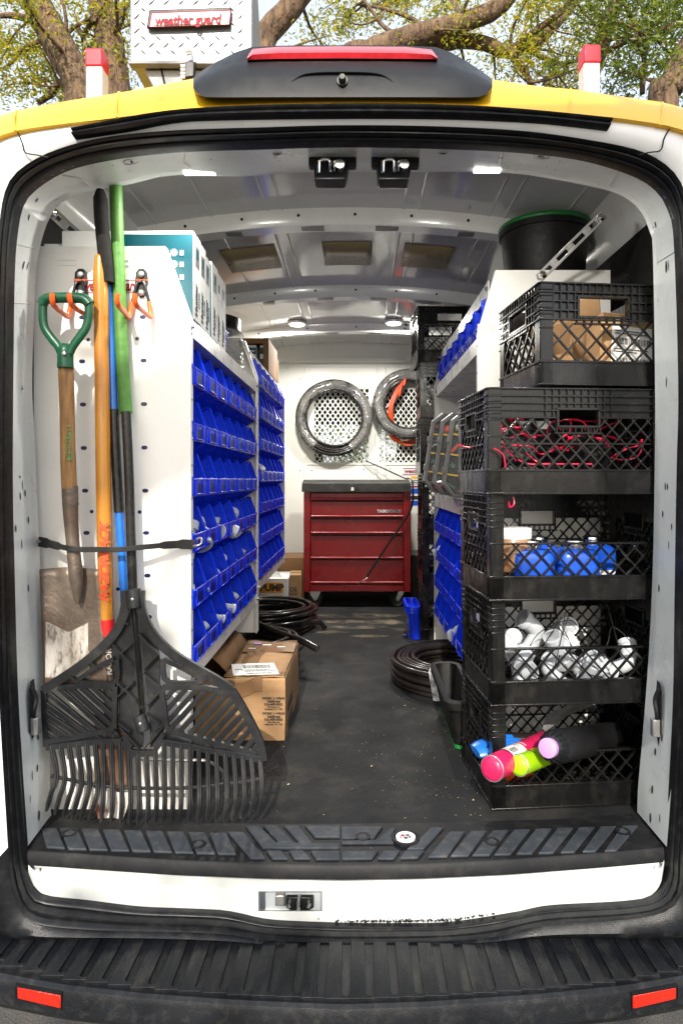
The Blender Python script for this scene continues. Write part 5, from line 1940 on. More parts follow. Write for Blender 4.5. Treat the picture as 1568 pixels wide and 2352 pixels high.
# E: spray cans, tubes
def can(name, label, p, q, r0, m, capm=None):
    p, q = Vector(p), Vector(q)
    r = thing(name, label, 'spray can' if 'can' in name else 'tube', (p + q) / 2)
    d = (q - p).normalized()
    g = G()
    n = 10
    prof = [(0, 0), (.55, .002), (.85, .004), (.98, .012), (1, .022)]
    pts = [p + d * h for _, h in prof] + [q - d * .03, q - d * .01, q]
    rs = [max(a, .01) * r0 for a, _ in prof] + [r0, r0 * .85, r0 * .4]
    g.tube(pts, rs, 22)
    b_ = g.build('can_body', m, r, smooth=60)
    if 'can' in name:
        u_ = Vector((0, 0, 1)) - d * d.z
        u_.normalize()
        s_ = d.cross(u_)
        g = G()
        g.tube([p + d * .012 + (u_ * math.cos(k * math.pi / 12) + s_ * math.sin(k * math.pi / 12)) * r0 * .97 for k in range(24)], .0022, 6, closed=True)
        g.build('base_rim', 'galv', b_)
        for t0, w in ((.07, .006), (.085, .0025), (.16, .004)):
            g = G()
            c_ = p + d * t0
            g.grid([[c_ + d * x + (u_ * math.cos(t) + s_ * math.sin(t)) * (r0 + .0006) for t in [-.9 + i * .2 for i in range(8)]] for x in (0, w)])
            g.build('printed_band', 'ink' if t0 < .1 else 'label', b_, smooth=60)
    return r


pk = can('spray_can', 'pink spray can poking out of the bottom crate', at(1124, 1768, 1.60), at(1262, 1700, 1.86), .031, 'pink')
a = at(1189, 1741, 1.655)
g = G()
dd = (at(1262, 1700, 1.86) - at(1124, 1768, 1.60)).normalized()
uu = Vector((0, 0, 1)) - dd * dd.z
uu.normalize()
ss = dd.cross(uu)
c = at(1124, 1768, 1.60) + dd * .115
rows = [[c + dd * x + (uu * math.cos(t) + ss * math.sin(t)) * .0316 for t in [(-1.25 + i * .28) for i in range(9)]] for x in (-.035, .035)]
g.grid(rows)
pl = g.build('label', 'paper', pk, smooth=60)
g = G()
for i in range(9):
    x = -.028 + i * .0035
    g.grid([[c + dd * xx + (uu * math.cos(t) + ss * math.sin(t)) * .0321 for t in (.1, .35, .6)] for xx in (x, x + .0018)])
for x in (.010, .016, .022, .028):
    g.grid([[c + dd * xx + (uu * math.cos(t) + ss * math.sin(t)) * .0321 for t in (-.9, -.5, -.1, .3)] for xx in (x, x + .0022)])
g.build('barcode', 'ink', pl, smooth=60)['kind'] = 'stuff'
can('spray_can', 'lime green spray can beside the pink one in the bottom crate', at(1186, 1760, 1.63), at(1300, 1715, 1.86), .026, 'lime')
tb2 = can('foam_tube', 'thick black tube with a lilac end cap in the bottom crate', at(1268, 1716, 1.64), at(1420, 1690, 1.98), .042, 'black')
p, q2 = at(1264, 1717, 1.625), at(1420, 1690, 1.98)
dd = (q2 - p).normalized()
g = G()
g.tube([p - dd * .022, p - dd * .02, p - dd * .004], [.020, .0235, .0235], 26)
g.build('lilac_cap', 'lilac', tb2, smooth=50)
uu = Vector((0, 0, 1)) - dd * dd.z
uu.normalize()
ss = dd.cross(uu)
g = G()
g.tube([p - dd * .006, p, p + dd * .022, p + dd * .028], [.026, .032, .039, .036], 26)
for i in range(16):
    t = i * math.pi / 8
    o_ = (uu * math.cos(t) + ss * math.sin(t))
    g.bar(p + o_ * .031 - dd * .004, p + dd * .024 + o_ * .040, .004, .004, o_)
g.build('ribbed_collar', 'house', tb2)
tag(place(G().box(-.14, .14, -.02, .02, 0, .035).build('black_pipe', 'hose', bevel=.015, seg=3), crate_pt('E', .17, .12, .10), (0, R(3), R(4))), 'glossy black pipe lying across the bottom crate', 'pipe')
gl = G()
for i in range(4):
    gl.tube(cr([(-.01, i * .016, 0), (.03, i * .016, .006), (.07 - .006 * abs(i - 1.5), i * .017, -.002)], 8), [.009, .0095, .0095, .009, .009, .0085, .008, .005], 8)
gl.tube(cr([(-.07, .02, 0), (-.04, .024, .003), (0, .024, 0)], 6), [.030, .034, .036, .036, .034, .026], 12, flat=.45)
gl.tube(cr([(-.03, -.01, 0), (0, -.03, .004), (.03, -.036, 0)], 6), [.011, .011, .010, .010, .009, .005], 8)
tag(place(gl.build('work_glove', 'bluef'), crate_pt('E', .045, .06, .115), (R(10), R(-6), R(10))), 'blue work glove behind the pink spray can', 'glove')
r = thing('orange_bottle', 'orange plastic bottle lying in the bottom crate corner', 'bottle', (0, 0, 0))
G().lathe([(.02, 0), (.032, .004), (.034, .01), (.034, .10), (.02, .13), (.014, .135), (.014, .15)], n=20).build('bottle_body', 'orange', r, smooth=50)
G().lathe([(.017, .15), (.017, .17), (0, .172)], n=14).build('cap', 'redcap', r)
place(r, crate_pt('E', .035, .08, .045), (R(0), R(82), R(20)))
for i in range(7):
    P0, P1 = crate_pt('E', .20 + .004 * i, .16 + .006 * i, .13 + .004 * i), crate_pt('E', .34 + .012 * i, .24, .175 + .012 * (i % 4))
    g = G()
    g.bar(P0, P1, .014, .003, (.1, -.6, .8))
    tag(g.build('zip_tie', 'grey', smooth=0), 'grey plastic strip in a fanned bundle in the bottom crate', 'cable tie', 'grey strips fanned in the bottom crate')
# ================================================================ the red tool cabinet
YC = 4.47
tb = thing('tool_cabinet', 'red rolling tool cabinet with black lid and five drawers against the bulkhead', 'tool cabinet', at(820, 1395, YC))
kc = .2014
tu = lambda c: 660.3 + c * kc
tv = lambda c: 1062.3 + c * kc


def cbox(g, c0, c1, r0, r1, d0, d1):
    a, b = at(tu(c0), tv(r1), YC), at(tu(c1), tv(r0), YC)
    g.box(a.x, b.x, YC + d0, YC + d1, a.z, b.z)


g = G()
cbox(g, 183, 258, 322, 1480, 0, .03)
cbox(g, 1322, 1405, 322, 1480, 0, .03)
cbox(g, 258, 1322, 1396, 1470, .001, .03)
cbox(g, 183, 1405, 322, 1478, .03, .46)
g.build('cabinet_body', 'red', tb, bevel=.004)
for i, (r0, r1) in enumerate(((350, 432), (446, 628), (650, 816), (838, 1102), (1116, 1384))):
    g = G()
    cbox(g, 266, 1316, r0, r1 - 26, .006, .05)
    d = g.build('drawer', 'red', tb, bevel=.003)
    g = G()
    a, b = at(tu(266), tv(r1 - 13), YC), at(tu(1316), tv(r1 - 13), YC)
    g.tube([Vector((a.x, YC + .006, a.z)), Vector((b.x, YC + .006, b.z))], .0085, 10)
    g.build('drawer_pull', 'red', d, smooth=60)
    g = G()
    cbox(g, 270, 1312, r0 - 9, r0 - 1, .012, .03)
    g.build('drawer_gap', 'dark', d, smooth=0)
    if i == 1:
        txt('TASK', at(tu(1076), tv(556), YC + .0045), .026, 'paper', d, bold=.05, sx=1.1)
        txt('FORCE', at(tu(1212), tv(556), YC + .0045), .026, 'chrome', d, bold=.05, sx=1.15)
g = G()
a, b = at(tu(160), tv(335), YC), at(tu(1408), tv(335), YC)
lidz = [(a.z, -.012, 0), (a.z + .012, -.012, .001), (at(0, tv(235), YC).z, -.006, .003), (at(0, tv(196), YC).z, .03, .012)]
rows = []
for z, dy, ins in lidz:
    x0, x1, y0, y1 = a.x + ins, b.x - ins, YC + dy, YC + .47 - (dy if dy > 0 else 0)
    rows.append([(x0, y0, z), (x1, y0, z), (x1, y1, z), (x0, y1, z)])
g.grid(rows, closed=True)
g.add(rows[-1], [(0, 1, 2, 3)])
g.add(rows[0], [(0, 1, 2, 3)])
ld = g.build('lid', 'lid', tb, bevel=.004, smooth=30)
c = at(tu(740), tv(305), YC - .012)
g = G()
g.lathe([(.014, 0), (.014, .006), (.010, .010), (.004, .010), (.003, .007), (0, .007)], c, 'y', 18)
g.build('lock', 'chrome', ld)
g = G()
cbox(g, 765, 810, 300, 308, -.0135, -.010)
g.build('lock_slot', 'dark', ld, smooth=0)
for cu, sw in ((315, 0), (1250, 1)):
    w = at(tu(cu), tv(1583), YC + .045)
    w.z = FZ + .052
    cs_ = bpy.data.objects.new('caster', None)
    COL.objects.link(cs_)
    cs_.location = w
    par(cs_, tb)
    g = G()
    g.lathe([(0, -.014), (.022, -.014), (.024, -.010), (.040, -.010), (.045, -.014), (.050, -.014), (.052, -.008), (.052, .008), (.050, .014), (.045, .014), (.040, .010), (.024, .010), (.022, .014), (0, .014)], w, 'y', 28)
    g.build('wheel', 'rubber', cs_, smooth=40)
    g = G()
    for yy in (-.019, .017):
        if sw:
            g.prism([w + Vector((x, yy, z)) for x, z in ((.012, .068), (.058, .068), (.050, .055), (.012, -.010), (0, -.014), (-.010, -.004), (-.006, .02))], (0, .002, 0))
        else:
            g.prism([w + Vector((x, yy, z)) for x, z in ((-.050, .068), (.048, .068), (.012, -.006), (0, -.013), (-.012, -.006))], (0, .002, 0))
    g.box(w.x - .05, w.x + .055, w.y - .02, w.y + .02, w.z + .066, w.z + .072)
    g.build('fork', 'galv', cs_, bevel=.001)
    g = G()
    g.lathe([(.008, .019), (.008, .022), (.004, .026), (0, .026)], w, 'y', 10)
    g.build('axle', 'galv', cs_)
# the strap that ties it to the bulkhead
st2 = thing('rubber_strap', 'black rubber strap hooked over the tool cabinet lid and across its drawers', 'strap', at(900, 1200, YC))
g = G()
P = cr([at(839, 1058, 5.06), at(880, 1076, 5.02), at(930, 1099, 4.96), Vector((.365, 4.80, 1.585)), Vector((.374, 4.60, 1.575)), Vector((.376, 4.46, 1.54)), at(tu(1398), tv(545), YC - .012), at(tu(1150), tv(925), YC - .008), at(tu(905), tv(1300), YC - .006)], 50)
g.ribbon(P, [.010] * 14 + [.014] * 36, .006, (.15, -1, .1))
g.build('strap_band', 'strap', st2)
for P in ([at(tu(910), tv(1312), YC - .008), at(tu(880), tv(1335), YC - .01), at(tu(826), tv(1362), YC - .01), at(tu(820), tv(1388), YC - .006)], [at(839, 1058, 5.06), at(834, 1054, 5.07), at(831, 1048, 5.09)]):
    g = G()
    g.tube(cr(P, 10), .004, 8)
    g.build('wire_hook', 'chrome', st2)


# ================================================================ hose coils
def hose_coil(name, label, c, r0, layers, turns, tr, axis='z', m='hose', jitter=.004, seed=1, cat_='hose', group=None, corr=True, squash=None):
    """loops of hose lying on one another; r0 the outer radius"""
    rd = random.Random(seed)
    c = Vector(c)
    t = thing(name, label, cat_, c, group)
    A = (Vector((1, 0, 0)), Vector((0, 1, 0)), Vector((0, 0, 1))) if axis == 'z' else (Vector((1, 0, 0)), Vector((0, 0, 1)), Vector((0, -1, 0)))
    for la in range(layers):
        for k in range(turns):
            r = r0 - tr - k * tr * 2.05 - (tr * .9 if la % 2 else 0)
            off = A[0] * rd.uniform(-jitter, jitter) * 2 + A[1] * rd.uniform(-jitter, jitter) * 2
            ph, tl = rd.uniform(0, 6.28), rd.uniform(-jitter, jitter) * 1.5
            n = 64
            P, rs = [], []
            for i in range(n):
                a = 2 * math.pi * i / n
                P.append(c + off + A[0] * r * math.cos(a) + A[1] * r * math.sin(a) + A[2] * (tr + la * tr * 1.86 + tl * math.cos(a + ph)))
                rs.append(tr * (1.0 if not corr or i % 2 else .93))
            g = G()
            g.tube(P, rs, 8, closed=True, up=A[2])
            g.build('hose_loop', m, t, smooth=70)
    return t, A


hc, _ = hose_coil('hose_coil', 'ribbed black hose coiled on the floor by the toolbox end of the rack', (-.56, 3.86, FZ), .31, 6, 2, .0125, jitter=.010, seed=4, group='coiled black hoses on the van floor')
g = G()
g.tube(cr([(-.30, 3.72, FZ + .07), (-.27, 3.75, FZ + .06), (-.22, 3.78, FZ + .05), at(746, 1443, 3.80)], 14), .014, 12)
g.build('hose_end', 'hose', hc)
hc2, _ = hose_coil('hose_coil', 'ribbed black hose coiled behind the large cardboard box', (-.54, 3.08, FZ), .275, 6, 2, .0125, jitter=.010, seed=8, group='coiled black hoses on the van floor')
g = G()
g.tube(cr([(-.62, 3.42, FZ + .16), at(651, 1458, 3.1), at(690, 1470, 3.0), at(728, 1490, 2.93)], 18), .0165, 14)
g.build('hose_end', 'hose', hc2)
g = G()
e = at(728, 1490, 2.93)
d = (e - at(690, 1470, 3.0)).normalized()
g.tube([e - d * .001, e + d * .0015], .0125, 14)
g.build('hose_mouth', 'dark', hc2)
hc3, _ = hose_coil('hose_coil', 'glossy black hose coil with tape under the bins behind the crates', (.435, 2.86, FZ), .295, 5, 5, .0115, jitter=.003, seed=2, group='coiled black hoses on the van floor')
# strips of clear tape round the coil
for an, lo3 in ((-1.95, 1), (1.35, 0)):
    g = G()
    rows = []
    for j in range(5):
        a = an + (j - 2) * .045
        row = []
        for (r, z) in ((.302, .0), (.303, .03), (.304, .08), (.302, .112), (.285, .122), (.24, .122), (.19, .118), (.176, .08)):
            aa = a - (z * .5 if lo3 else 0)
            row.append(Vector((.435, 2.86, FZ)) + Vector((math.cos(aa) * r, math.sin(aa) * r, z + random.uniform(0, .003))))
        rows.append(row)
    g.grid(rows)
    g.build('tape', 'film', hc3, smooth=60)

# hoses hung on the bulkhead
def wall_coil(label, u, v, Rr, r_in, Y, wrapped, seed):
    c = at(u, v, Y)
    t, A = hose_coil('hanging_hose_coil', label, c, Rr, 4, 4, (Rr - r_in) / 8.6, 'y', 'hose', .003, seed, group='hose coils hanging on the bulkhead', corr=False)
    g = G()
    n = 72
    rows = []
    rd = random.Random(seed)
    dep = (Rr - r_in) / 8.6 * 8.2
    sec = [(Rr + .003, .0), (Rr + .004, dep * .5), (Rr - .012, dep * .95), ((Rr + r_in) / 2, dep + .006), (r_in + .014, dep * .95), (r_in - .004, dep * .5), (r_in - .003, 0)]
    a0, a1 = (0, 2 * math.pi) if wrapped else (R(-60), R(235))
    for i in range(n + 1):
        a = a0 + (a1 - a0) * i / n
        row = []
        for (r, h) in sec:
            rr = r + rd.uniform(-.003, .003)
            row.append(c + A[0] * rr * math.cos(a) + A[1] * rr * math.sin(a) + A[2] * (h + rd.uniform(-.003, .003)))
        if not wrapped:
            q = max(0.0, math.sin((i / n) * math.pi)) ** .3
        rows.append(row)
    g.grid(rows)
    g.build('plastic_wrap', 'wrap', t, smooth=70)
    g = G()
    g.tube([c + A[1] * (Rr + .012) + A[0] * .016 * math.cos(a) + A[1] * .016 * math.sin(a) for a in [i * math.pi / 6 for i in range(13)]], .0035, 6)
    g.build('hanging_hook', 'galv', t)
    return t


wall_coil('dark hose coil half wrapped in film hanging on the left bulkhead window', 767.5, 962, .294, .212, 5.06, False, 5)
wall_coil('hose coil wrapped in shiny film on the right bulkhead window, partly hidden', 936, 930, .268, .180, 5.06, True, 9)
oc = thing('extension_cord', 'orange extension cord bundle hanging inside the wrapped hose coil', 'cord', at(910, 930, 5.0))
random.seed(12)
for i in range(9):
    o0 = random.uniform(-5, 5)
    g = G()
    g.tube(cr([at(929 + o0 * .3, 874, 4.98), at(914 + o0, 895, 4.98), at(899 + o0 * 1.0, 930, 4.985), at(898 + o0 * 1.2, 958, 4.99), at(905 + o0 * 2, 1000, 5.03), at(925 + o0 * 2, 1020 + o0, 5.04), at(960, 1012 + o0, 5.04)], 24), .0058, 8)
    g.build('cord_loop', 'cord', oc)
g = G()
g.tube([at(930, 870, 4.97), at(929, 880, 4.97), at(926, 886, 4.97)], [.010, .012, .009], 10)
g.build('plug', 'cord', oc)
g = G()
g.tube([at(921, 888, 4.965), at(918, 900, 4.965), at(917, 910, 4.968)], [.012, .014, .010], 10)
g.build('socket_end', 'cord', oc)

# ================================================================ boxes, tubs and other loose things
bx_ = thing('cardboard_box', 'large taped brown cardboard box with white label standing in the aisle', 'box', (-.39, 2.44, FZ))
x0, x1, y0, y1, z1 = -.545, -.2435, 2.195, 2.69, .909
g = G()
n = 6
rd = random.Random(3)
rows = []
for z in (FZ + .001, FZ + .07, FZ + .14, z1 - .006, z1):
    ins = .004 if z == z1 else 0
    row = []
    for i in range(n):
        row.append((x0 + ins + (x1 - x0 - 2 * ins) * i / n, y0 + ins + rd.uniform(-.002, .002), z))
    for i in range(n):
        row.append((x1 - ins + rd.uniform(-.002, .002), y0 + ins + (y1 - y0 - 2 * ins) * i / n, z))
    for i in range(n):
        row.append((x1 - ins - (x1 - x0 - 2 * ins) * i / n, y1 - ins, z))
    for i in range(n):
        row.append((x0 + ins, y1 - ins - (y1 - y0 - 2 * ins) * i / n, z))
    rows.append(row)
g.grid(rows, closed=True)
g.add(rows[0], [tuple(range(4 * n))])
cb = g.build('carton', 'card', bx_, smooth=30)
# top flaps: right one closed and taped, left one torn up
g = G()
tw = [[(x1 - .004 - (x1 - .004 + .450) * i / 6, y0 + .004 + (y1 - y0 - .008) * j / 8, z1 + .002 + .004 * math.sin(i * 1.3 + j * .9)) for i in range(7)] for j in range(9)]
g.grid(tw)
g.build('top_flap', 'card', bx_, smooth=40, solid=.004)
g = G()
g.grid([[(-.452, y0 + .06 + .42 * j / 6, z1 + .004 + .004 * math.sin(j * 1.7)) for j in range(7)], [(-.475, y0 + .05 + .42 * j / 6, z1 + .035 + .010 * math.sin(j * 2.1)) for j in range(7)], [(-.505, y0 + .06 + .40 * j / 6, z1 + .055 + .012 * math.sin(j * 1.1)) for j in range(7)]])
g.build('torn_flap', 'card2', bx_, smooth=40, solid=.004)
for (xa, xb, ya, yb, dz) in ((x0 + .10, x1 - .002, y1 - .19, y1 - .06, .0075), (-.42, -.36, y0 + .004, y1 - .1, .0076), (x0 + .1, x1 - .004, y0 + .006, y0 + .05, .0074)):
    g = G()
    g.grid([[(xa + (xb - xa) * i / 8, ya + (yb - ya) * j / 4, z1 + dz + rd.uniform(0, .0025)) for i in range(9)] for j in range(5)])
    g.build('packing_tape', 'tape', cb, smooth=60)
g = G()
g.grid([[(-.43 + .11 * i / 5, y0 - .0035 + rd.uniform(-.0015, 0), z1 - .002 - .05 * j / 3 - .012 * math.sin(i)) for i in range(6)] for j in range(4)])
g.build('packing_tape', 'tape', cb, smooth=60)
for py in (2.40, 2.56):
    pass
for i, (px, py, w, d_) in enumerate(((-.36, 2.60, .035, .012), (-.30, 2.57, .03, .010), (-.41, 2.545, .028, .010), (-.40, 2.625, .03, .03))):
    g = G()
    g.box(px - w / 2, px + w / 2, py - d_ / 2, py + d_ / 2, z1 + .0105, z1 + .0112)
    g.build('tape_scrap', ['paper', 'paper', 'paper', 'lilac'][i], cb, smooth=0)
sl = thing('shipping_label', 'x', 'x')
bpy.data.objects.remove(sl)
q4 = [on(u, v, z1 + .009) for u, v in ((531, 1526), (629, 1523), (641, 1548), (536, 1552))]
g = G()
g.prism(q4, (0, 0, .0012))
lb = g.build('shipping_label', 'paper', cb, smooth=0)
g = G()


def lq(s, t):
    return q4[0].lerp(q4[1], s).lerp(q4[3].lerp(q4[2], s), t) + Vector((0, 0, .0013))


s = .26
while s < .88:
    w = random.choice((.006, .010, .014))
    g.prism([lq(s, .16), lq(s + w, .16), lq(s + w, .46), lq(s, .46)], (0, 0, .0004))
    s += w + random.choice((.006, .010))
for t, s0, s1 in ((.55, .2, .82), (.66, .28, .95), (.86, .3, .84), (.48, .05, .22)):
    s = s0
    while s < s1:
        w = random.uniform(.01, .035)
        g.prism([lq(s, t), lq(s + w, t), lq(s + w, t + .07), lq(s, t + .07)], (0, 0, .0004))
        s += w + .012
g.build('label_print', 'ink', lb, smooth=0)['kind'] = 'stuff'
for dv in (0, 32):
    for body, v, sz, shx in (("WORK 'n WEAR", 1604, .0105, 0), ('Uniforms', 1611, .0115, .35), ('516-409-0002', 1618, .0108, 0), ('39 Brooklyn Ave', 1624, .0062, 0), ('Massapequa, NY 11758', 1629, .0062, 0)):
        p = at(628, v + dv * 1.09, y0 - .0026)
        txt(body, p, sz, 'ink', cb, bold=.03 if sz > .01 else .02, shear=shx)
for v in (1604, 1612, 1619, 1640, 1648, 1655):
    p = at(664, v - 6, 2.33)
    g = G()
    z = EYE - (v - PV) * 2.33 / F
    g.box(x1 + .002, x1 + .003, 2.27, 2.42, z - .004, z + .003)
    g.build('side_print', 'ink', cb, smooth=0)

# boxes on top of the near rack
gb = 'white and teal controller boxes on the rack top'
LBB = ['first white and teal box from the doors on the rack top', 'second white box from the doors on the rack top', 'third white box from the doors on the rack top', 'fourth white box from the doors, teal edge', 'fifth white box from the doors on the rack top', 'last white box at the far end of the row']
y = 1.768
for i in range(6):
    d = (.088, .078, .074, .092, .084, .080)[i]
    r = thing('controller_box', LBB[i], 'box', (-.62, y, 2.013), gb)
    xr, h = -.444 - (.0, .004, .008, .004, .010, .012)[i], (.238, .240, .232, .236, .238, .240)[i]
    g = G()
    g.box(-.80, xr, y, y + d - .002, 2.014, 2.014 + h)
    b = g.build('carton', 'paper', r, bevel=.002)
    if i in (0, 3):
        g = G()
        g.box(-.66, xr - .001, y - .0008, y - .0002, 2.016, 2.014 + h - .010)
        g.build('teal_end', 'teal', b, smooth=0)
        if i == 0:
            for dv in (0, 27, 56):
                c = at(400, 580 + dv, y - .002)
                g = G()
                for a in range(10):
                    o_ = Vector((math.cos(a * .628), 0, math.sin(a * .628)))
                    g.bar(c + o_ * .005, c + o_ * .010, .0026, .0006)
                g.lathe([(.004, 0), (.004, .0006), (0, .0006)], c, 'y', 10)
                g.build('printed_icon', 'label', b, smooth=0)
                g = G()
                for k in range(3):
                    g.box(c.x + .015, c.x + .026, y - .0022, y - .0016, c.z - .007 + k * .005, c.z - .004 + k * .005)
                g.build('printed_text', 'label', b, smooth=0)
    # picture of the controller and lettering on the aisle side
    cy = y + d / 2
    g = G()
    g.box(xr, xr + .0006, cy - d * .26, cy + d * .24, 2.165, 2.222)
    pic = g.build('printed_picture', 'grey' if i not in (4,) else 'lip', b, smooth=0)
    g = G()
    g.box(xr + .0006, xr + .0011, cy - d * .16, cy + d * .10, 2.188, 2.214)
    g.build('printed_screen', 'teal', pic, smooth=0)
    txt('Hunter', Vector((xr + .0008, cy - d * .12, 2.072)), .030, 'ink', b, rot=(R(90), R(-90), R(90)), bold=.05, sx=1.0)
    txt('SERIES', Vector((xr + .0008, cy + d * .22, 2.078)), .016, 'teal', b, rot=(R(90), R(-90), R(90)), bold=.03)
    y += d
r, b = carton('controller_box', 'white box with teal stripe lying behind the end panel corner', (-.79, 1.83, 2.013), (.12, .12, .205), (0, 0, 0), 'paper')
g = G(); g.box(-.01, .058, -.0612, -.060, .16, .2035); g.build('teal_end', 'teal', b, smooth=0).matrix_parent_inverse = Matrix.Identity(4)
# blue bin, wrapped spool and carton further along the rack tops
tag(put_bin(XL - .045, 2.30, 2.080, 'single blue bin standing on the rack top beside the wrapped spool', None), None)
t = thing('wrapped_spool', 'black spool wound with film-wrapped tubing on the rack top', 'spool', (-.60, 2.62, 2.014))
g = G()
prof = [(0, 0), (.125, 0)]
for i in range(9):
    prof += [(.138, .004 + i * .0165), (.144, .011 + i * .0165), (.138, .018 + i * .0165)]
prof += [(.12, .155), (0, .155)]
g.lathe(prof, (-.60, 2.62, 2.014), 'z', 40)
g.build('wound_tubing', 'wrap', t, smooth=50)
g = G()
g.lathe([(.10, .155), (.128, .160), (.130, .205), (.10, .21), (0, .21)], (-.60, 2.62, 2.014), 'z', 32)
g.build('black_winding', 'hose', t, smooth=40)
g = G()
g.lathe([(.155, .211), (.155, .215), (0, .215)], (-.60, 2.62, 2.014), 'z', 36)
g.build('clear_flange', 'clear', t)
t = thing('cardboard_box', 'open brown carton of green-banded boxes on the far rack top', 'box', (-.66, 3.8, 2.165))
xa, xb, ya, yb, za, zb = -.84, -.487, 3.58, 3.96, 2.1655, 2.352
g = G()
for bb in ((xa, xa + .006, ya, yb, za, zb), (xb - .006, xb, ya, yb, za, zb), (xa, xb, yb - .006, yb, za, zb), (xa, xb, ya, yb, za, za + .005), (xa, xb, ya, yb, zb - .004, zb)):
    g.box(*bb)
g.box(xa, xb - .0, ya, ya + .005, zb - .030, zb - .004)
g.box(xb - .030, xb - .006, ya, ya + .005, za + .005, zb - .03)
g.build('carton', 'card2', t, bevel=.002)
for i, (x2, w) in enumerate(((-.522, .028), (-.588, .062), (-.655, .062), (-.722, .062))):
    g = G()
    g.box(x2 - w / 2, x2 + w / 2, ya + .012, ya + .20, za + .006, zb - .036)
    s_ = g.build('small_box', 'paper', t, bevel=.001)
    g = G()
    g.box(x2 - w / 2 + .001, x2 + w / 2 - .001, ya + .0114, ya + .012, zb - .085, zb - .050)
    g.build('green_band', 'leafd' if False else 'teal', s_, smooth=0)
    g = G()
    g.box(x2 - w / 2 + .001, x2 + w / 2 - .001, ya + .0114, ya + .012, za + .02, za + .075)
    g.build('blue_band', 'navy', s_, smooth=0)
    if w > .05:
        txt('Hunter', Vector((x2, ya + .011, zb - .067)), .022, 'label', s_, bold=.03, sx=.8)
carton('cardboard_box', 'narrow brown carton at the far end of the rack top', (-.52, 3.99, 2.166), (.07, .05, .14), (0, 0, 0), 'card2')

# boxes beside the tool cabinet
t = thing('cardboard_box', 'white pump box with an orange PUMP label beside the hose coil', 'box', (-.62, 4.4, FZ))
g = G()
g.box(-.82, -.455, 4.30, 4.62, FZ + .001, .925)
b = g.build('carton', 'paper', t, bevel=.003)
a, c = at(596, 1362, 4.30), at(650, 1338, 4.30)
g = G()
g.box(a.x - .1, c.x, 4.2985, 4.2995, a.z, c.z)
ol = g.build('orange_label', mat('pump_label_orange', (.72, .28, .006), rough=.5), b, smooth=0)
txt('PUMP', at(624, 1350.5, 4.2975), .062, 'ink', ol, bold=.05)
g = G()
a, c = at(590, 1390, 4.30), at(644, 1368, 4.30)
g.box(a.x - .1, c.x, 4.2985, 4.2995, a.z - .05, c.z)
g.build('pump_picture', 'grey', b, smooth=0)
g = G()
g.prism([(-.80, 4.32, .925), (-.50, 4.33, .925), (-.52, 4.34, .962), (-.60, 4.35, .985), (-.79, 4.34, .975)], (0, .004, 0))
g.build('paper_insert', 'paper', t, smooth=0)
r, b = carton('cardboard_box', 'tall open brown carton between the pump box and the tool cabinet', (-.418, 4.42, FZ + .001), (.075, .22, .245), (0, 0, R(4)), 'card')
for body, dz, sz in (('OS', .15, .04), ('OLOGY', .122, .018), ('brand', .085, .026)):
    txt(body, Vector((-.425, 4.306, FZ + dz)), sz, 'ink', b, bold=.02)
carton('cardboard_box', 'large closed brown carton at the back of the corner by the bulkhead', (-.60, 4.84, FZ + .001), (.44, .34, .315), (0, 0, 0), 'card2')

# parts organisers leaning on the middle shelf
def organiser(label, loc, rz, rx, ry, seed):
    rd = random.Random(seed)
    t = thing('parts_organiser', label, 'organiser', (0, 0, 0), 'clear-lidded parts organisers leaning on the shelf')
    W, H, D = .38, .34, .048
    ch = .04
    out = lambda i: [(i, i + ch), (i + ch, i), (W - i - ch, i), (W - i, i + ch), (W - i, H - i - ch), (W - i - ch, H - i), (i + ch, H - i), (i, H - i - ch)]
    g = G()
    for (i0, i1, y0_, y1_) in ((0, .005, 0, D), (.002, .012, -.006, .0), (.004, .008, -.009, -.006)):
        A_, B_ = out(i0), out(i1)
        m = len(A_)
        vs = [(x, y0_, z) for x, z in A_] + [(x, y0_, z) for x, z in B_] + [(x, y1_, z) for x, z in A_] + [(x, y1_, z) for x, z in B_]
        fs = []
        for k in range(m):
            l = (k + 1) % m
            fs += [(k, l, m + l, m + k), (2 * m + k, 3 * m + k, 3 * m + l, 2 * m + l), (k, 2 * m + k, 2 * m + l, l), (m + k, m + l, 3 * m + l, 3 * m + k)]
        g.add(vs, fs)
    t_ = g.build('frame', 'grey', t, bevel=.0015)
    g = G()
    g.prism([(x, D - .003, z) for x, z in out(.010)], (0, .003, 0))
    g.build('tray_back', 'house', t, smooth=0)
    g = G()
    g.prism([(x, -.003, z) for x, z in out(.014)], (0, -.002, 0))
    g.build('clear_lid', 'clear', t, smooth=0)
    for z in (.085, .165, .245):
        g = G()
        g.box(.006, W - .006, -.001, D - .004, z - .003, z + .003)
        g.build('divider', 'amber', t, smooth=0)
    for k in range(9):
        g = G()
        z = .035 + (k % 4) * .08 + rd.uniform(-.01, .015)
        x = .026 + rd.uniform(0, .05) * (k % 3)
        r = rd.uniform(.012, .020)
        if k % 2:
            g.lathe([(r, 0), (r, .006), (r * .6, .012), (0, .012)], (x, .016, z), 'y', 10)
        else:
            a = rd.uniform(0, 3.1)
            g.tube([(x - .018 * math.cos(a), .018, z - .018 * math.sin(a)), (x + .018 * math.cos(a), .016, z + .018 * math.sin(a))], .006, 8)
        g.build('small_part', ['redbit', 'greenbit', 'galv', 'black', 'redbit'][(k + seed) % 5] if seed != 3 else ['greenbit', 'greenbit', 'redbit', 'galv'][k % 4], t)
    for z in (.10, .22):
        g = G()
        g.box(-.008, .003, -.006, D * .55, z - .013, z + .013)
        g.build('latch', 'grey', t, bevel=.003)
    place(t, loc, (R(rx), R(ry), R(rz)))
    return t


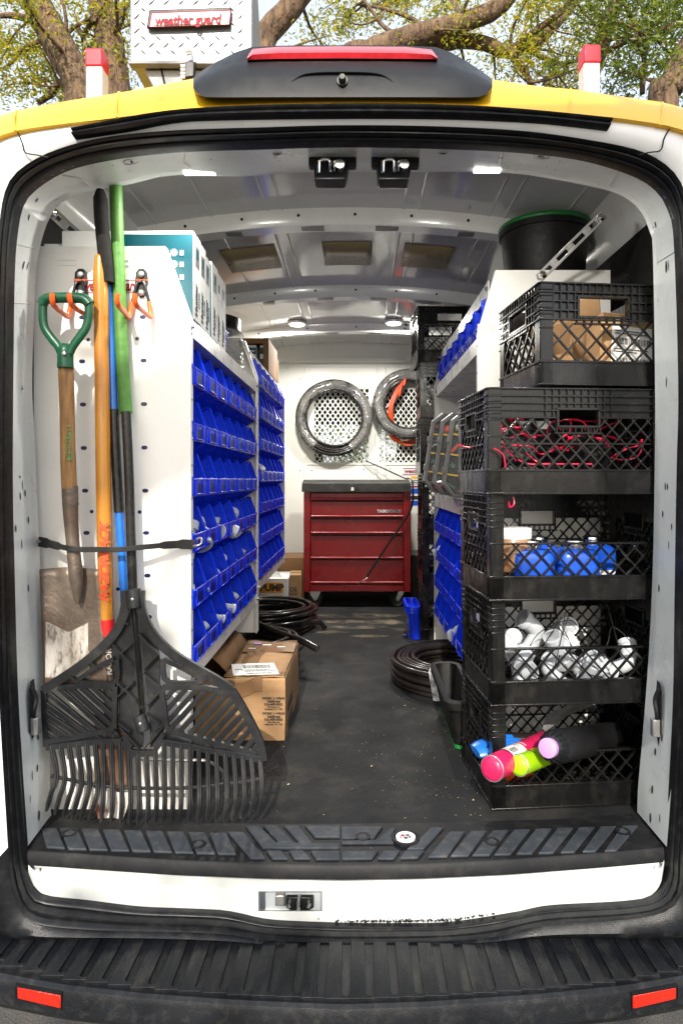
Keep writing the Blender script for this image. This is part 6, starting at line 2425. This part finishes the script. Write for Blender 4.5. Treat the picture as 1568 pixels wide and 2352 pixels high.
organiser('parts organiser at the back of the leaning row, red edge inside', (.276, 2.78, 1.530), 2, 2, 8, 1)
organiser('parts organiser with yellow dividers in the middle of the leaning row', (.304, 2.68, 1.522), 2, 2, 8, 2)
organiser('parts organiser of green wheels nearest the stacked crates', (.330, 2.58, 1.516), 2, 2, 8, 3)

# black tub on the floor
t = thing('black_tub', 'black plastic tub with a green base on the floor beside the crates', 'tub', (.5, 2.34, FZ))
g = G()
def rr_ring(x0, x1, y0, y1, r, z, n=8):
    out = []
    for (cx, cy, a0) in ((x1 - r, y1 - r, 0), (x0 + r, y1 - r, 90), (x0 + r, y0 + r, 180), (x1 - r, y0 + r, 270)):
        for k in range(n):
            a = R(a0 + 90 * k / (n - 1))
            out.append((cx + r * math.cos(a), cy + r * math.sin(a), z))
    return out
TX0, TX1, TY0, TY1 = .282, .398, 2.09, 2.56
rings = [rr_ring(TX0 + .035, TX1 - .035, TY0 + .035, TY1 - .035, .022, FZ + .012), rr_ring(TX0 + .012, TX1 - .012, TY0 + .012, TY1 - .012, .035, FZ + .13), rr_ring(TX0 + .011, TX1 - .011, TY0 + .011, TY1 - .011, .035, FZ + .134), rr_ring(TX0, TX1, TY0, TY1, .04, FZ + .136), rr_ring(TX0 - .002, TX1 + .002, TY0 - .002, TY1 + .002, .04, FZ + .160), rr_ring(TX0 + .004, TX1 - .004, TY0 + .004, TY1 - .004, .038, FZ + .166),
         rr_ring(TX0 + .018, TX1 - .018, TY0 + .018, TY1 - .018, .03, FZ + .164), rr_ring(TX0 + .020, TX1 - .020, TY0 + .020, TY1 - .020, .03, FZ + .150), rr_ring(TX0 + .036, TX1 - .036, TY0 + .045, TY1 - .045, .02, FZ + .018)]
g.grid(rings, closed=True)
g.add(rings[-1], [tuple(range(32))])
g.build('tub_shell', 'tub', t, smooth=40)
g = G()
b0, b1 = rr_ring(TX0 + .034, TX1 - .034, TY0 + .034, TY1 - .034, .022, FZ + .001), rr_ring(TX0 + .034, TX1 - .034, TY0 + .034, TY1 - .034, .022, FZ + .013)
g.grid([b0, b1], closed=True)
g.add(b0, [tuple(range(32))])
g.build('green_base', 'greenrim', t, smooth=40)
g = G()
g.lathe([(0, 0), (.012, .002), (.018, .01), (.019, .05), (.015, .06), (.0, .062)], (.338, 2.18, FZ + .03), 'z', 24)
tag(g.build('green_ball', 'greenrim', smooth=60), 'rounded green plastic piece lying inside the black tub', 'plastic part')

# bucket on the right-hand rack
t = thing('bucket', 'large black bucket with a green rim on top of the right rack', 'bucket', (.705, 2.45, 2.29))
g = G()
g.lathe([(0, 0), (.138, 0), (.142, .006), (.160, .205), (.167, .206), (.168, .238), (.163, .240), (.158, .236), (.136, .008), (0, .008)], (.705, 2.47, 2.287), 'z', 48)
g.build('bucket_shell', 'tub', t, smooth=40)
g = G()
g.lathe([(.1682, .226), (.1705, .228), (.1705, .238), (.166, .243), (.160, .243)], (.705, 2.47, 2.287), 'z', 48)
g.build('green_rim', 'greenrim', t, smooth=50)

# blue bin on the floor by the tall stack
t = thing('blue_tote', 'small blue plastic tote on the floor beside the tall crate stack', 'tote', (.30, 3.66, FZ))
g = G()
rings = [rr_ring(.292, .344, 3.57, 3.80, .02, FZ + .002), rr_ring(.276, .342, 3.55, 3.82, .024, FZ + .145), rr_ring(.262, .342, 3.535, 3.83, .03, FZ + .148), rr_ring(.264, .342, 3.538, 3.83, .03, FZ + .185), rr_ring(.276, .340, 3.55, 3.82, .022, FZ + .185), rr_ring(.292, .338, 3.57, 3.80, .02, FZ + .01)]
g.grid(rings, closed=True)
g.add(rings[-1], [tuple(range(32))])
g.build('tote_shell', 'blue', t, smooth=40)
g = G()
for x in (.276, .300):
    g.box(x - .001, x + .001, 3.532, 3.5325 + .01, FZ + .03, FZ + .14)
g.tube([(.284, 3.534, FZ + .152), (.284, 3.528, FZ + .172), (.306, 3.528, FZ + .172), (.306, 3.534, FZ + .152)], .003, 6)
g.build('handle', 'blue', t)
tag(place(G().lathe([(.008, 0), (.008, .02), (.012, .022), (.012, .03), (0, .03)], n=10).build('hex_socket', 'chrome'), (.25, 3.62, FZ + .012), (R(90), 0, R(40))), 'small metal socket on the floor beside the blue tote', 'socket')

# grey crate corner behind the tool cabinet and cable by the rake
tag(G().box(.372, .56, 4.62, 4.98, FZ + .001, 1.04).build('storage_case', 'black', bevel=.01), 'black storage case half hidden between tool cabinet and crates', 'case')
g = G()
g.tube(cr([at(300, 1735, 1.72), at(330, 1742, 1.71), at(380, 1745, 1.71), at(430, 1746, 1.70), at(475, 1748, 1.70), at(508, 1768, 1.72), at(514, 1786, 1.74)], 30), .0042, 8)
tag(g.build('steel_cable', 'galv'), 'thin steel cable looping across the floor behind the rake tines', 'cable')

# white pvc pieces showing in the bins
def bin_bit(x, y, z, kind, label, s, rot):
    fitting(kind, label, (x, y, z), rot, s, 'white pvc fittings lying in the blue bins')


NB = ['first', 'second', 'third', 'fourth', 'fifth', 'sixth', 'seventh']
bits = [(3, 0, 'coupling', 1.05), (3, 1, 'coupling', .95), (3, 2, 'tee', .7), (3, 3, 'elbow', .8), (3, 4, 'tee', .95), (4, 1, 'elbow', .6), (4, 2, 'cap', .6), (4, 3, 'elbow', .55), (4, 4, 'coupling', .7), (4, 5, 'coupling', .7), (5, 1, 'cap', .5), (5, 2, 'elbow', .5), (5, 3, 'elbow', .55), (5, 4, 'tee', .55), (5, 0, 'elbow', .5), (4, 0, 'tee', .55)]
random.seed(31)
for k, c, kd, s in bits:
    zf = 1.836 - .1515 * k
    bin_bit(XL - .034, 1.752 + c * .1605 + .07 + random.uniform(-.02, .02), zf + .030 + random.uniform(0, .012), kd, f"white pvc {kd} in the {NB[c]} bin from the doors, {NB[k]} row behind the rake", s, (R(random.uniform(-50, 50)), R(random.uniform(-50, 50)), R(random.uniform(0, 360))))
for k, c, kd, s in ((3, 0, 'coupling', .9), (5, 2, 'cap', .5)):
    bin_bit(XL - .034, 2.99 + c * .1605 + .07, 2.012 - .1475 * k + .034, kd, f"white pvc {kd} in the {NB[c]} bin, {NB[k]} row of the toolbox unit", s, (R(20), R(30), R(10)))
for k, c, kd, s in ((1, 0, 'coupling', .95), (3, 3, 'coupling', 1.0)):
    bin_bit(XR + .036, YR2 - .03 - c * .19 - .075, 1.310 - .146 * k + .042, kd, f"white pvc {kd} in a low blue bin behind the crates, {NB[k]} row", s, (R(60), R(10), R(40)))

# wood chips and grit on the floor
random.seed(77)
g = G()
for i in range(260):
    u, v = random.uniform(560, 1180), random.uniform(1420, 1880)
    if random.random() < .45:
        u, v = random.uniform(900, 1140), random.uniform(1600, 1880)
    p = on(u, v, FZ + .0022)
    if not (-.42 < p.x < .36 and 1.69 < p.y < 4.2):
        continue
    a = random.uniform(0, 3.14)
    l = random.uniform(.0007, .0026) * (2.2 if random.random() < .06 else 1)
    w = l * random.uniform(.3, .8)
    e, f2 = Vector((math.cos(a), math.sin(a), 0)) * l, Vector((-math.sin(a), math.cos(a), 0)) * w
    g.add([p + e, p + f2, p - e, p - f2, p + Vector((0, 0, w))], [(0, 1, 4), (1, 2, 4), (2, 3, 4), (3, 0, 4)])
tag(g.build('floor_debris', 'chips', smooth=0), 'pale wood chips and grit scattered over the black van floor', 'debris', None, 'stuff')
# ================================================================ roof box
YX = 2.20
rb_ = thing('roof_box', 'diamond-plate aluminium roof box with red and white maker sign', 'roof box', at(440, 140, YX))
A0, A1 = at(299, 143, YX), at(579, -160, YX)
g = G()
g.prism([(A0.x, YX, A0.z), (A0.x, YX, A1.z), (A0.x, YX + .06, A1.z), (A0.x, YX + .30, A0.z)], (A1.x - A0.x, 0, 0))
g.build('box_body', 'alu', rb_, bevel=.004)
lz = G()
L_ = .0175
ring = []
lz.add([(-L_, 0, 0), (0, 0, -.0038), (L_, 0, 0), (0, 0, .0038), (-L_ * .45, -.0042, 0), (L_ * .45, -.0042, 0)], [(0, 1, 4), (1, 5, 4), (1, 2, 5), (2, 3, 5), (3, 4, 5), (3, 0, 4)])
proto = None
pitch = 34 * YX / F
kx = 0
for row in range(-9, 5):
    for col in range(9):
        for sgn in (1, -1):
            u = 299 + 15.5 + col * 34 + (15 if sgn < 0 else 0)
            v = 4 + row * 32.6 + (16 if sgn < 0 else 0) + 2
            p = at(u, v, YX - .0003)
            if not (A0.x + .018 < p.x < A1.x - .018 and A0.z + .014 < p.z < A1.z - .01):
                continue
            if -.705 < p.x < -.43 and at(0, 78, YX).z < p.z < at(0, 18, YX).z:
                continue
            if proto is None:
                proto = lz.build('raised_lozenge', 'alu', rb_, smooth=0)
                o = proto
            else:
                o = proto.copy()
                COL.objects.link(o)
            o.matrix_basis = Matrix.Translation(p) @ Matrix.Rotation(-sgn * R(42), 4, 'Y')
            o.parent = rb_
            o.matrix_parent_inverse = Matrix.Translation(-rb_.location)
g = G()
g.box(A0.x - .004, A1.x + .004, YX - .006, YX + .02, A0.z - .008, A0.z - .0005)
g.build('lower_edge', 'grey', rb_, bevel=.001)
g = G()
b0, b1 = at(332, 148, YX + .03), at(376, 240, YX + .03)
g.prism([(b0.x, YX + .03, A0.z - .008), (A1.x + .03, YX + .03, A0.z - .008), (A1.x + .03, YX + .03, b1.z), (b1.x, YX + .03, b1.z)], (0, .26, 0))
g.build('box_base', 'boxgrey', rb_, bevel=.002)
g = G()
g.prism(cat([(366, 151), (371, 151), (392, 240), (388, 240)], YX + .0285), (0, .002, 0))
g.build('base_seam', 'dark', rb_, smooth=0)
tilt = .0000
sg = bpy.data.objects.new('maker_sign', None)
COL.objects.link(sg)
sg.location = at(437, 46, YX - .01)
par(sg, rb_)
def srect(u0, v0, u1, v1, sk, Y, lean):
    return cat([(u0 + lean, v0), (u1 + lean * .6, v0 - sk), (u1 - lean * .6, v1 - sk), (u0 - lean, v1)], Y)
g = G(); g.prism(srect(342, 28, 532, 70, 6, YX - .004, 3), (0, -.014, 0)); g.build('sign_base', 'black', sg, bevel=.005)
g = G(); g.prism(srect(345, 29.5, 530, 64, 6, YX - .017, 3), (0, -.003, 0)); g.build('red_border', 'inkred', sg, bevel=.0012)
g = G(); g.prism(srect(348, 32, 527, 61.5, 5.7, YX - .0195, 2.6), (0, -.0015, 0)); g.build('white_face', 'label', sg)
lt_ = at(356, 49, YX - .0228)
txt('weather guard', lt_, .043, 'inkred', sg, rot=(R(90), R(-1.9), 0), shear=.16, bold=.035, align='LEFT', sx=.87, spacing=1.0, ext=.0012)
g = G(); g.prism(cat([(354, 57.8), (464, 54.6), (464, 56.2), (354, 59.4)], YX - .0212), (0, -.0006, 0)); g.build('underline', 'inkred', sg, smooth=0)
# padlock and hasp
pl = thing('padlock', 'small combination padlock hanging from the roof box hasp', 'padlock', at(434, 150, YX - .03))
g = G()
a, b = at(418, 184, YX - .035), at(449, 146, YX - .035)
g.prism([(a.x, YX - .045, a.z), (b.x - .002, YX - .045, a.z + .006), (b.x, YX - .045, b.z + .004), (a.x + .004, YX - .045, b.z)], (0, .022, 0))
g.build('lock_body', 'house', pl, bevel=.004)
for i in range(4):
    p = at(421, 152 + i * 8.5, YX - .046)
    g = G()
    g.cyl(p + Vector((-.008, 0, 0)), p + Vector((.006, 0, 0)), .0048, 12)
    g.build('number_wheel', 'label', pl)
g = G()
g.tube(cr([at(424, 148, YX - .034), at(424, 128, YX - .034), at(428, 119, YX - .034), at(435, 116, YX - .034), at(442, 119, YX - .034), at(446, 128, YX - .034), at(446, 148, YX - .034)], 24), .0042, 10)
g.build('shackle', 'chrome', pl)
g = G()
g.prism(cat([(430, 140), (441, 140), (440, 112), (436, 100), (431, 113)], YX - .02), (0, -.006, 0))
g.build('hasp', 'chrome', rb_, bevel=.0015)

# ================================================================ trees
random.seed(17)


def leaves(name, m, parent, pts, n, spread, size, seed, kindstuff=True):
    rd = random.Random(seed)
    v, f = [], []
    for _ in range(n):
        c, r = rd.choice(pts)
        rr = r * (rd.random() ** .55)
        th, ph = rd.uniform(0, 6.283), math.acos(rd.uniform(-1, 1))
        p = c + Vector((math.sin(ph) * math.cos(th), math.sin(ph) * math.sin(th) * 1.2, math.cos(ph) * .75)) * rr
        d = Vector((rd.gauss(0, 1), rd.gauss(0, 1), rd.gauss(-.2, .7))).normalized()
        e = d.cross(Vector((rd.gauss(0, 1), rd.gauss(0, 1), rd.gauss(0, 1)))).normalized()
        s = size * rd.uniform(.65, 1.3)
        k = len(v)
        nn = d.cross(e) * s * .12
        v += [p - d * s, p + e * s * .34 + nn, p + d * s, p - e * s * .34 + nn]
        f += [(k, k + 1, k + 2), (k, k + 2, k + 3)]
    me = bpy.data.meshes.new(name)
    me.from_pydata([tuple(x) for x in v], [], f)
    me.materials.append(M[m])
    o = link(name, me, parent)
    if kindstuff:
        o['kind'] = 'stuff'
    return o


def limb(parent, name, pts, r, n=40, seg=12, rough=.05, seed=0):
    rd = random.Random(seed)
    P = cr(pts, n)
    rs = []
    for i in range(n):
        t = i / (n - 1)
        rs.append((r[0] + (r[1] - r[0]) * t) * (1 + rd.uniform(-rough, rough)))
    P = [p + Vector((rd.uniform(-.3, .3), rd.uniform(-.3, .3), rd.uniform(-.2, .2))) * r[1] * .25 for p in P]
    g = G()
    g.tube(P, rs, seg)
    return g.build(name, 'bark', parent, smooth=70), P


def twigs(parent, P, n, L_, r, seed, tips, rt=.45):
    """side branches off a limb; their ends become leaf clumps"""
    rd = random.Random(seed)
    for i in range(n):
        k = rd.randrange(len(P) // 4, len(P))
        p = P[k]
        d = (P[min(k + 1, len(P) - 1)] - P[k - 1]).normalized()
        s = Vector((rd.gauss(0, 1), rd.gauss(0, .7), rd.gauss(.1, .8)))
        s = (s - d * s.dot(d)).normalized()
        q, l = p, L_ * rd.uniform(.6, 1.3)
        pts = [p]
        dirv = (d * .5 + s).normalized()
        for j in range(4):
            dirv = (dirv + Vector((rd.gauss(0, .28), rd.gauss(0, .28), rd.gauss(0, .25)))).normalized()
            q = q + dirv * l / 4
            pts.append(q)
            if j >= 1:
                tips.append((q.copy(), rt * rd.uniform(.5, 1.1)))
        g = G()
        g.tube(cr(pts, 10), [r * (1 - .85 * t / 9) for t in range(10)], 6)
        g.build('branch', 'bark', parent, smooth=70)


YT1 = 8.0
t1 = thing('oak_tree', 'oak tree with two thick leaning trunks behind the van roof, left of the roof box', 'tree', (-3.4, YT1, 0))
tips = []
base = Vector((-3.15, YT1, 0))
_, Pa = limb(t1, 'trunk', [base + Vector((-.25, 0, 0)), Vector((-3.1, YT1, 3.2)), at(188, 240, YT1), at(150, 130, YT1), at(95, 30, YT1), at(40, -80, YT1), at(-60, -220, YT1)], (.30, .15), 60, 16, seed=1)
_, Pb = limb(t1, 'trunk', [base + Vector((.15, .2, 0)), Vector((-2.8, YT1 + .2, 3.2)), at(268, 240, YT1 + .2), at(258, 120, YT1 + .2), at(236, 20, YT1 + .2), at(222, -120, YT1 + .2), at(250, -260, YT1 + .2)], (.28, .13), 60, 16, seed=2)
for i, (pts, r) in enumerate((([at(178, 210, YT1), at(140, 190, YT1 + .3), at(120, 215, YT1 + .4), at(90, 235, YT1 + .5)], (.07, .035)), ([at(112, 60, YT1), at(70, 45, YT1 - .2), at(20, 35, YT1 - .4), at(-40, 45, YT1 - .5)], (.06, .02)), ([at(215, 40, YT1), at(190, 80, YT1 + .6), at(170, 60, YT1 + .8), at(140, 100, YT1 + 1)], (.04, .015)),
                              ([at(246, 60, YT1 + .2), at(280, 30, YT1 + .5), at(310, -20, YT1 + .8)], (.05, .02)), ([at(120, 90, YT1), at(60, 110, YT1 + .5), at(20, 150, YT1 + .8), at(-20, 170, YT1 + 1)], (.045, .015)))):
    _, Pc = limb(t1, 'limb', pts, r, 16, 8, seed=10 + i)
    twigs(t1, Pc, 4, .7, .018, 40 + i, tips, .35)
twigs(t1, Pa[30:], 9, 1.1, .03, 3, tips, .45)
twigs(t1, Pb[30:], 9, 1.1, .03, 4, tips, .45)
for (u, v, dy, r) in ((15, 30, 0, .35), (40, 10, .3, .35), (0, 80, .6, .3), (30, 195, .6, .35), (60, 215, .4, .3), (85, 175, .8, .28), (110, 230, .2, .3), (10, 230, .9, .4), (70, 120, 1.4, .28), (195, 40, 1.2, .5), (205, 110, 1.6, .45), (180, 10, 1.5, .5), (215, 170, 1.4, .4), (150, 25, 1.3, .4), (285, 100, 1.2, .3), (290, 180, 1.4, .35), (280, 20, 1.0, .35), (300, 140, 2.0, .3), (-60, 120, .5, .6), (-80, 0, 0, .7), (130, 190, 2, .4), (155, 215, 2, .35)):
    tips.append((at(u, v, YT1 + dy), r))
leaves('crown', 'leaf', t1, tips, 11000, 1, .036, 5)

YT2 = 8.6
t2 = thing('oak_tree', 'spreading oak tree with long crooked limbs rising behind the brake lamp and right of it', 'tree', (-.2, YT2, 0))
tips = []
_, P0 = limb(t2, 'trunk', [Vector((-.9, YT2, 0)), Vector((-.95, YT2, 2.6)), Vector((-1.05, YT2, 5.2)), at(606, 120, YT2), at(622, 70, YT2), at(668, 15, YT2), at(720, -50, YT2), at(800, -160, YT2)], (.34, .12), 60, 16, seed=4)
_, P1 = limb(t2, 'limb', [Vector((-1.0, YT2, 4.0)), at(760, 190, YT2), at(860, 115, YT2), at(920, 92, YT2), at(985, 74, YT2), at(1080, 45, YT2), at(1150, 10, YT2), at(1200, -60, YT2), at(1260, -160, YT2)], (.20, .10), 60, 14, seed=5)
_, P2 = limb(t2, 'limb', [Vector((-.9, YT2 + .2, 4.2)), at(880, 180, YT2 + .3), at(960, 128, YT2 + .3), at(1030, 98, YT2 + .3), at(1100, 96, YT2 + .3), at(1160, 118, YT2 + .3), at(1215, 105, YT2 + .4), at(1260, 70, YT2 + .5), at(1310, 10, YT2 + .6), at(1350, -80, YT2 + .7)], (.15, .06), 60, 12, seed=6)
for i, (pts, r) in enumerate((([at(1165, 116, YT2 + .3), at(1185, 140, YT2 + .2), at(1205, 165, YT2 + .2), at(1225, 205, YT2)], (.06, .03)), ([at(1180, 112, YT2 + .3), at(1230, 70, YT2 + .1), at(1290, 25, YT2), at(1320, -20, YT2)], (.05, .03)), ([at(985, 74, YT2), at(940, 40, YT2 + .3), at(880, 20, YT2 + .5), at(820, 10, YT2 + .7)], (.04, .015)),
                              ([at(930, 92, YT2), at(880, 60, YT2 + .3), at(850, 20, YT2 + .5), at(800, -40, YT2 + .7)], (.035, .015)), ([at(1060, 50, YT2), at(1040, 0, YT2 + .3), at(1000, -60, YT2 + .5)], (.045, .02)), ([at(1210, 108, YT2 + .4), at(1240, 130, YT2 + .5), at(1300, 150, YT2 + .6), at(1330, 130, YT2 + .8)], (.035, .014)), ([at(1215, 190, YT2), at(1265, 180, YT2), at(1300, 165, YT2 + .2)], (.025, .01)))):
    _, Pc = limb(t2, 'limb', pts, r, 16, 8, seed=20 + i)
    twigs(t2, Pc, 5, .7, .016, 60 + i, tips, .34)
twigs(t2, P1[25:], 10, 1.0, .03, 7, tips, .42)
twigs(t2, P2[25:], 12, .9, .025, 8, tips, .40)
twigs(t2, P0[40:], 6, .9, .03, 9, tips, .4)
random.seed(4)
for i in range(70):
    u, v = random.uniform(800, 1330), random.uniform(-40, 185)
    if v > 60 and u < 1090:
        continue
    tips.append((at(u, v, YT2 + random.uniform(.3, 2.2)), random.uniform(.22, .42)))
leaves('crown', 'leaf', t2, tips, 13500, 1, .036, 6)

YT3 = 7.2
t3 = thing('oak_tree', 'dark leafy oak tree at the right above the van roof', 'tree', (3.6, YT3, 0))
tips = []
_, Pa = limb(t3, 'trunk', [Vector((3.4, YT3, 0)), Vector((3.45, YT3, 3)), at(1520, 250, YT3), at(1540, 200, YT3), at(1575, 130, YT3), at(1640, 20, YT3), at(1720, -120, YT3)], (.26, .12), 50, 14, seed=8)
_, Pb = limb(t3, 'limb', [at(1350, 215, YT3 + 1.2), at(1362, 160, YT3 + 1.1), at(1382, 105, YT3 + 1), at(1395, 50, YT3 + .9), at(1425, -10, YT3 + .8), at(1480, -120, YT3 + .6)], (.10, .08), 40, 12, seed=9)
_, Pc = limb(t3, 'limb', [at(1540, 60, YT3), at(1490, 90, YT3 + .4), at(1440, 95, YT3 + .6), at(1395, 120, YT3 + .9)], (.05, .02), 20, 8, seed=10)
_, Pd = limb(t3, 'limb', [at(1474, 215, YT3 + .8), at(1476, 170, YT3 + .8), at(1482, 110, YT3 + .8), at(1500, 40, YT3 + .7)], (.035, .03), 20, 8, seed=11)
for P, s_ in ((Pa[20:], 12), (Pb, 13), (Pc, 14), (Pd, 15)):
    twigs(t3, P, 8, .8, .022, s_, tips, .34)
random.seed(9)
for i in range(80):
    u, v = random.uniform(1390, 1640), random.uniform(-80, 150)
    tips.append((at(u, v, YT3 + random.uniform(-.6, 1.5)), random.uniform(.2, .38)))
for i in range(16):
    tips.append((at(random.uniform(1400, 1600), random.uniform(150, 240), YT3 + random.uniform(.6, 2)), random.uniform(.18, .3)))
leaves('crown', 'leafd', t3, tips, 9500, 1, .038, 7)

# hedge seen through the windscreen and the mesh
hd_ = thing('hedge_bush', 'green bush in front of the van seen through the bulkhead mesh', 'bush', (-.6, 11.5, 0))
leaves('foliage', 'leafd', hd_, [(Vector((-1.6 + i * .32, 11.5 + (i % 3) * .3, 1.0 + (i % 4) * .75)), .75) for i in range(18)], 16000, 1, .06, 8)
g = G()
for i in range(5):
    g.tube([(-1.4 + i * .8, 11.6, 0), (-1.4 + i * .8, 11.6, 1.2)], [.04, .02], 6)
g.build('stem', 'bark', hd_)['kind'] = 'stuff'

# the oak behind the photographer whose crown shades the back of the van
t4 = thing('oak_tree', 'oak tree behind the camera whose crown throws dappled shade on the van', 'tree', (-4.2, -7.0, 0))
tips = []
_, Pa = limb(t4, 'trunk', [Vector((-4.6, -7.6, 0)), Vector((-4.3, -7.4, 2.5)), Vector((-3.6, -6.9, 4.6)), Vector((-2.4, -6.2, 6.0)), Vector((-.4, -5.6, 6.8)), Vector((2.0, -5.4, 7.4))], (.32, .08), 50, 12, seed=31)
_, Pb = limb(t4, 'limb', [Vector((-3.9, -7.1, 3.9)), Vector((-3.2, -6.6, 5.6)), Vector((-2.6, -6.2, 7.4)), Vector((-1.8, -5.9, 9.0))], (.16, .06), 30, 10, seed=32)
twigs(t4, Pa[14:], 22, 1.5, .035, 33, tips, .5)
twigs(t4, Pb, 12, 1.4, .035, 34, tips, .5)
CAN = [(Vector((sdir.x * d, sdir.y * d, sdir.z * d))) for d in (9.0,)][0]
random.seed(41)
for i in range(120):
    a, b = random.uniform(-2.3, 2.3), random.uniform(-2.4, .22)
    side = Vector((sdir.y, -sdir.x, 0)).normalized()
    upv = side.cross(sdir).normalized()
    if upv.z < 0:
        upv = -upv
    p = Vector((0, 2.2, 1.4)) + CAN + side * a + upv * b + sdir * random.uniform(-.9, .9)
    tips.append((p, random.uniform(.28, .5)))
leaves('crown', 'leafd', t4, tips, 1900, 1, .085, 35)
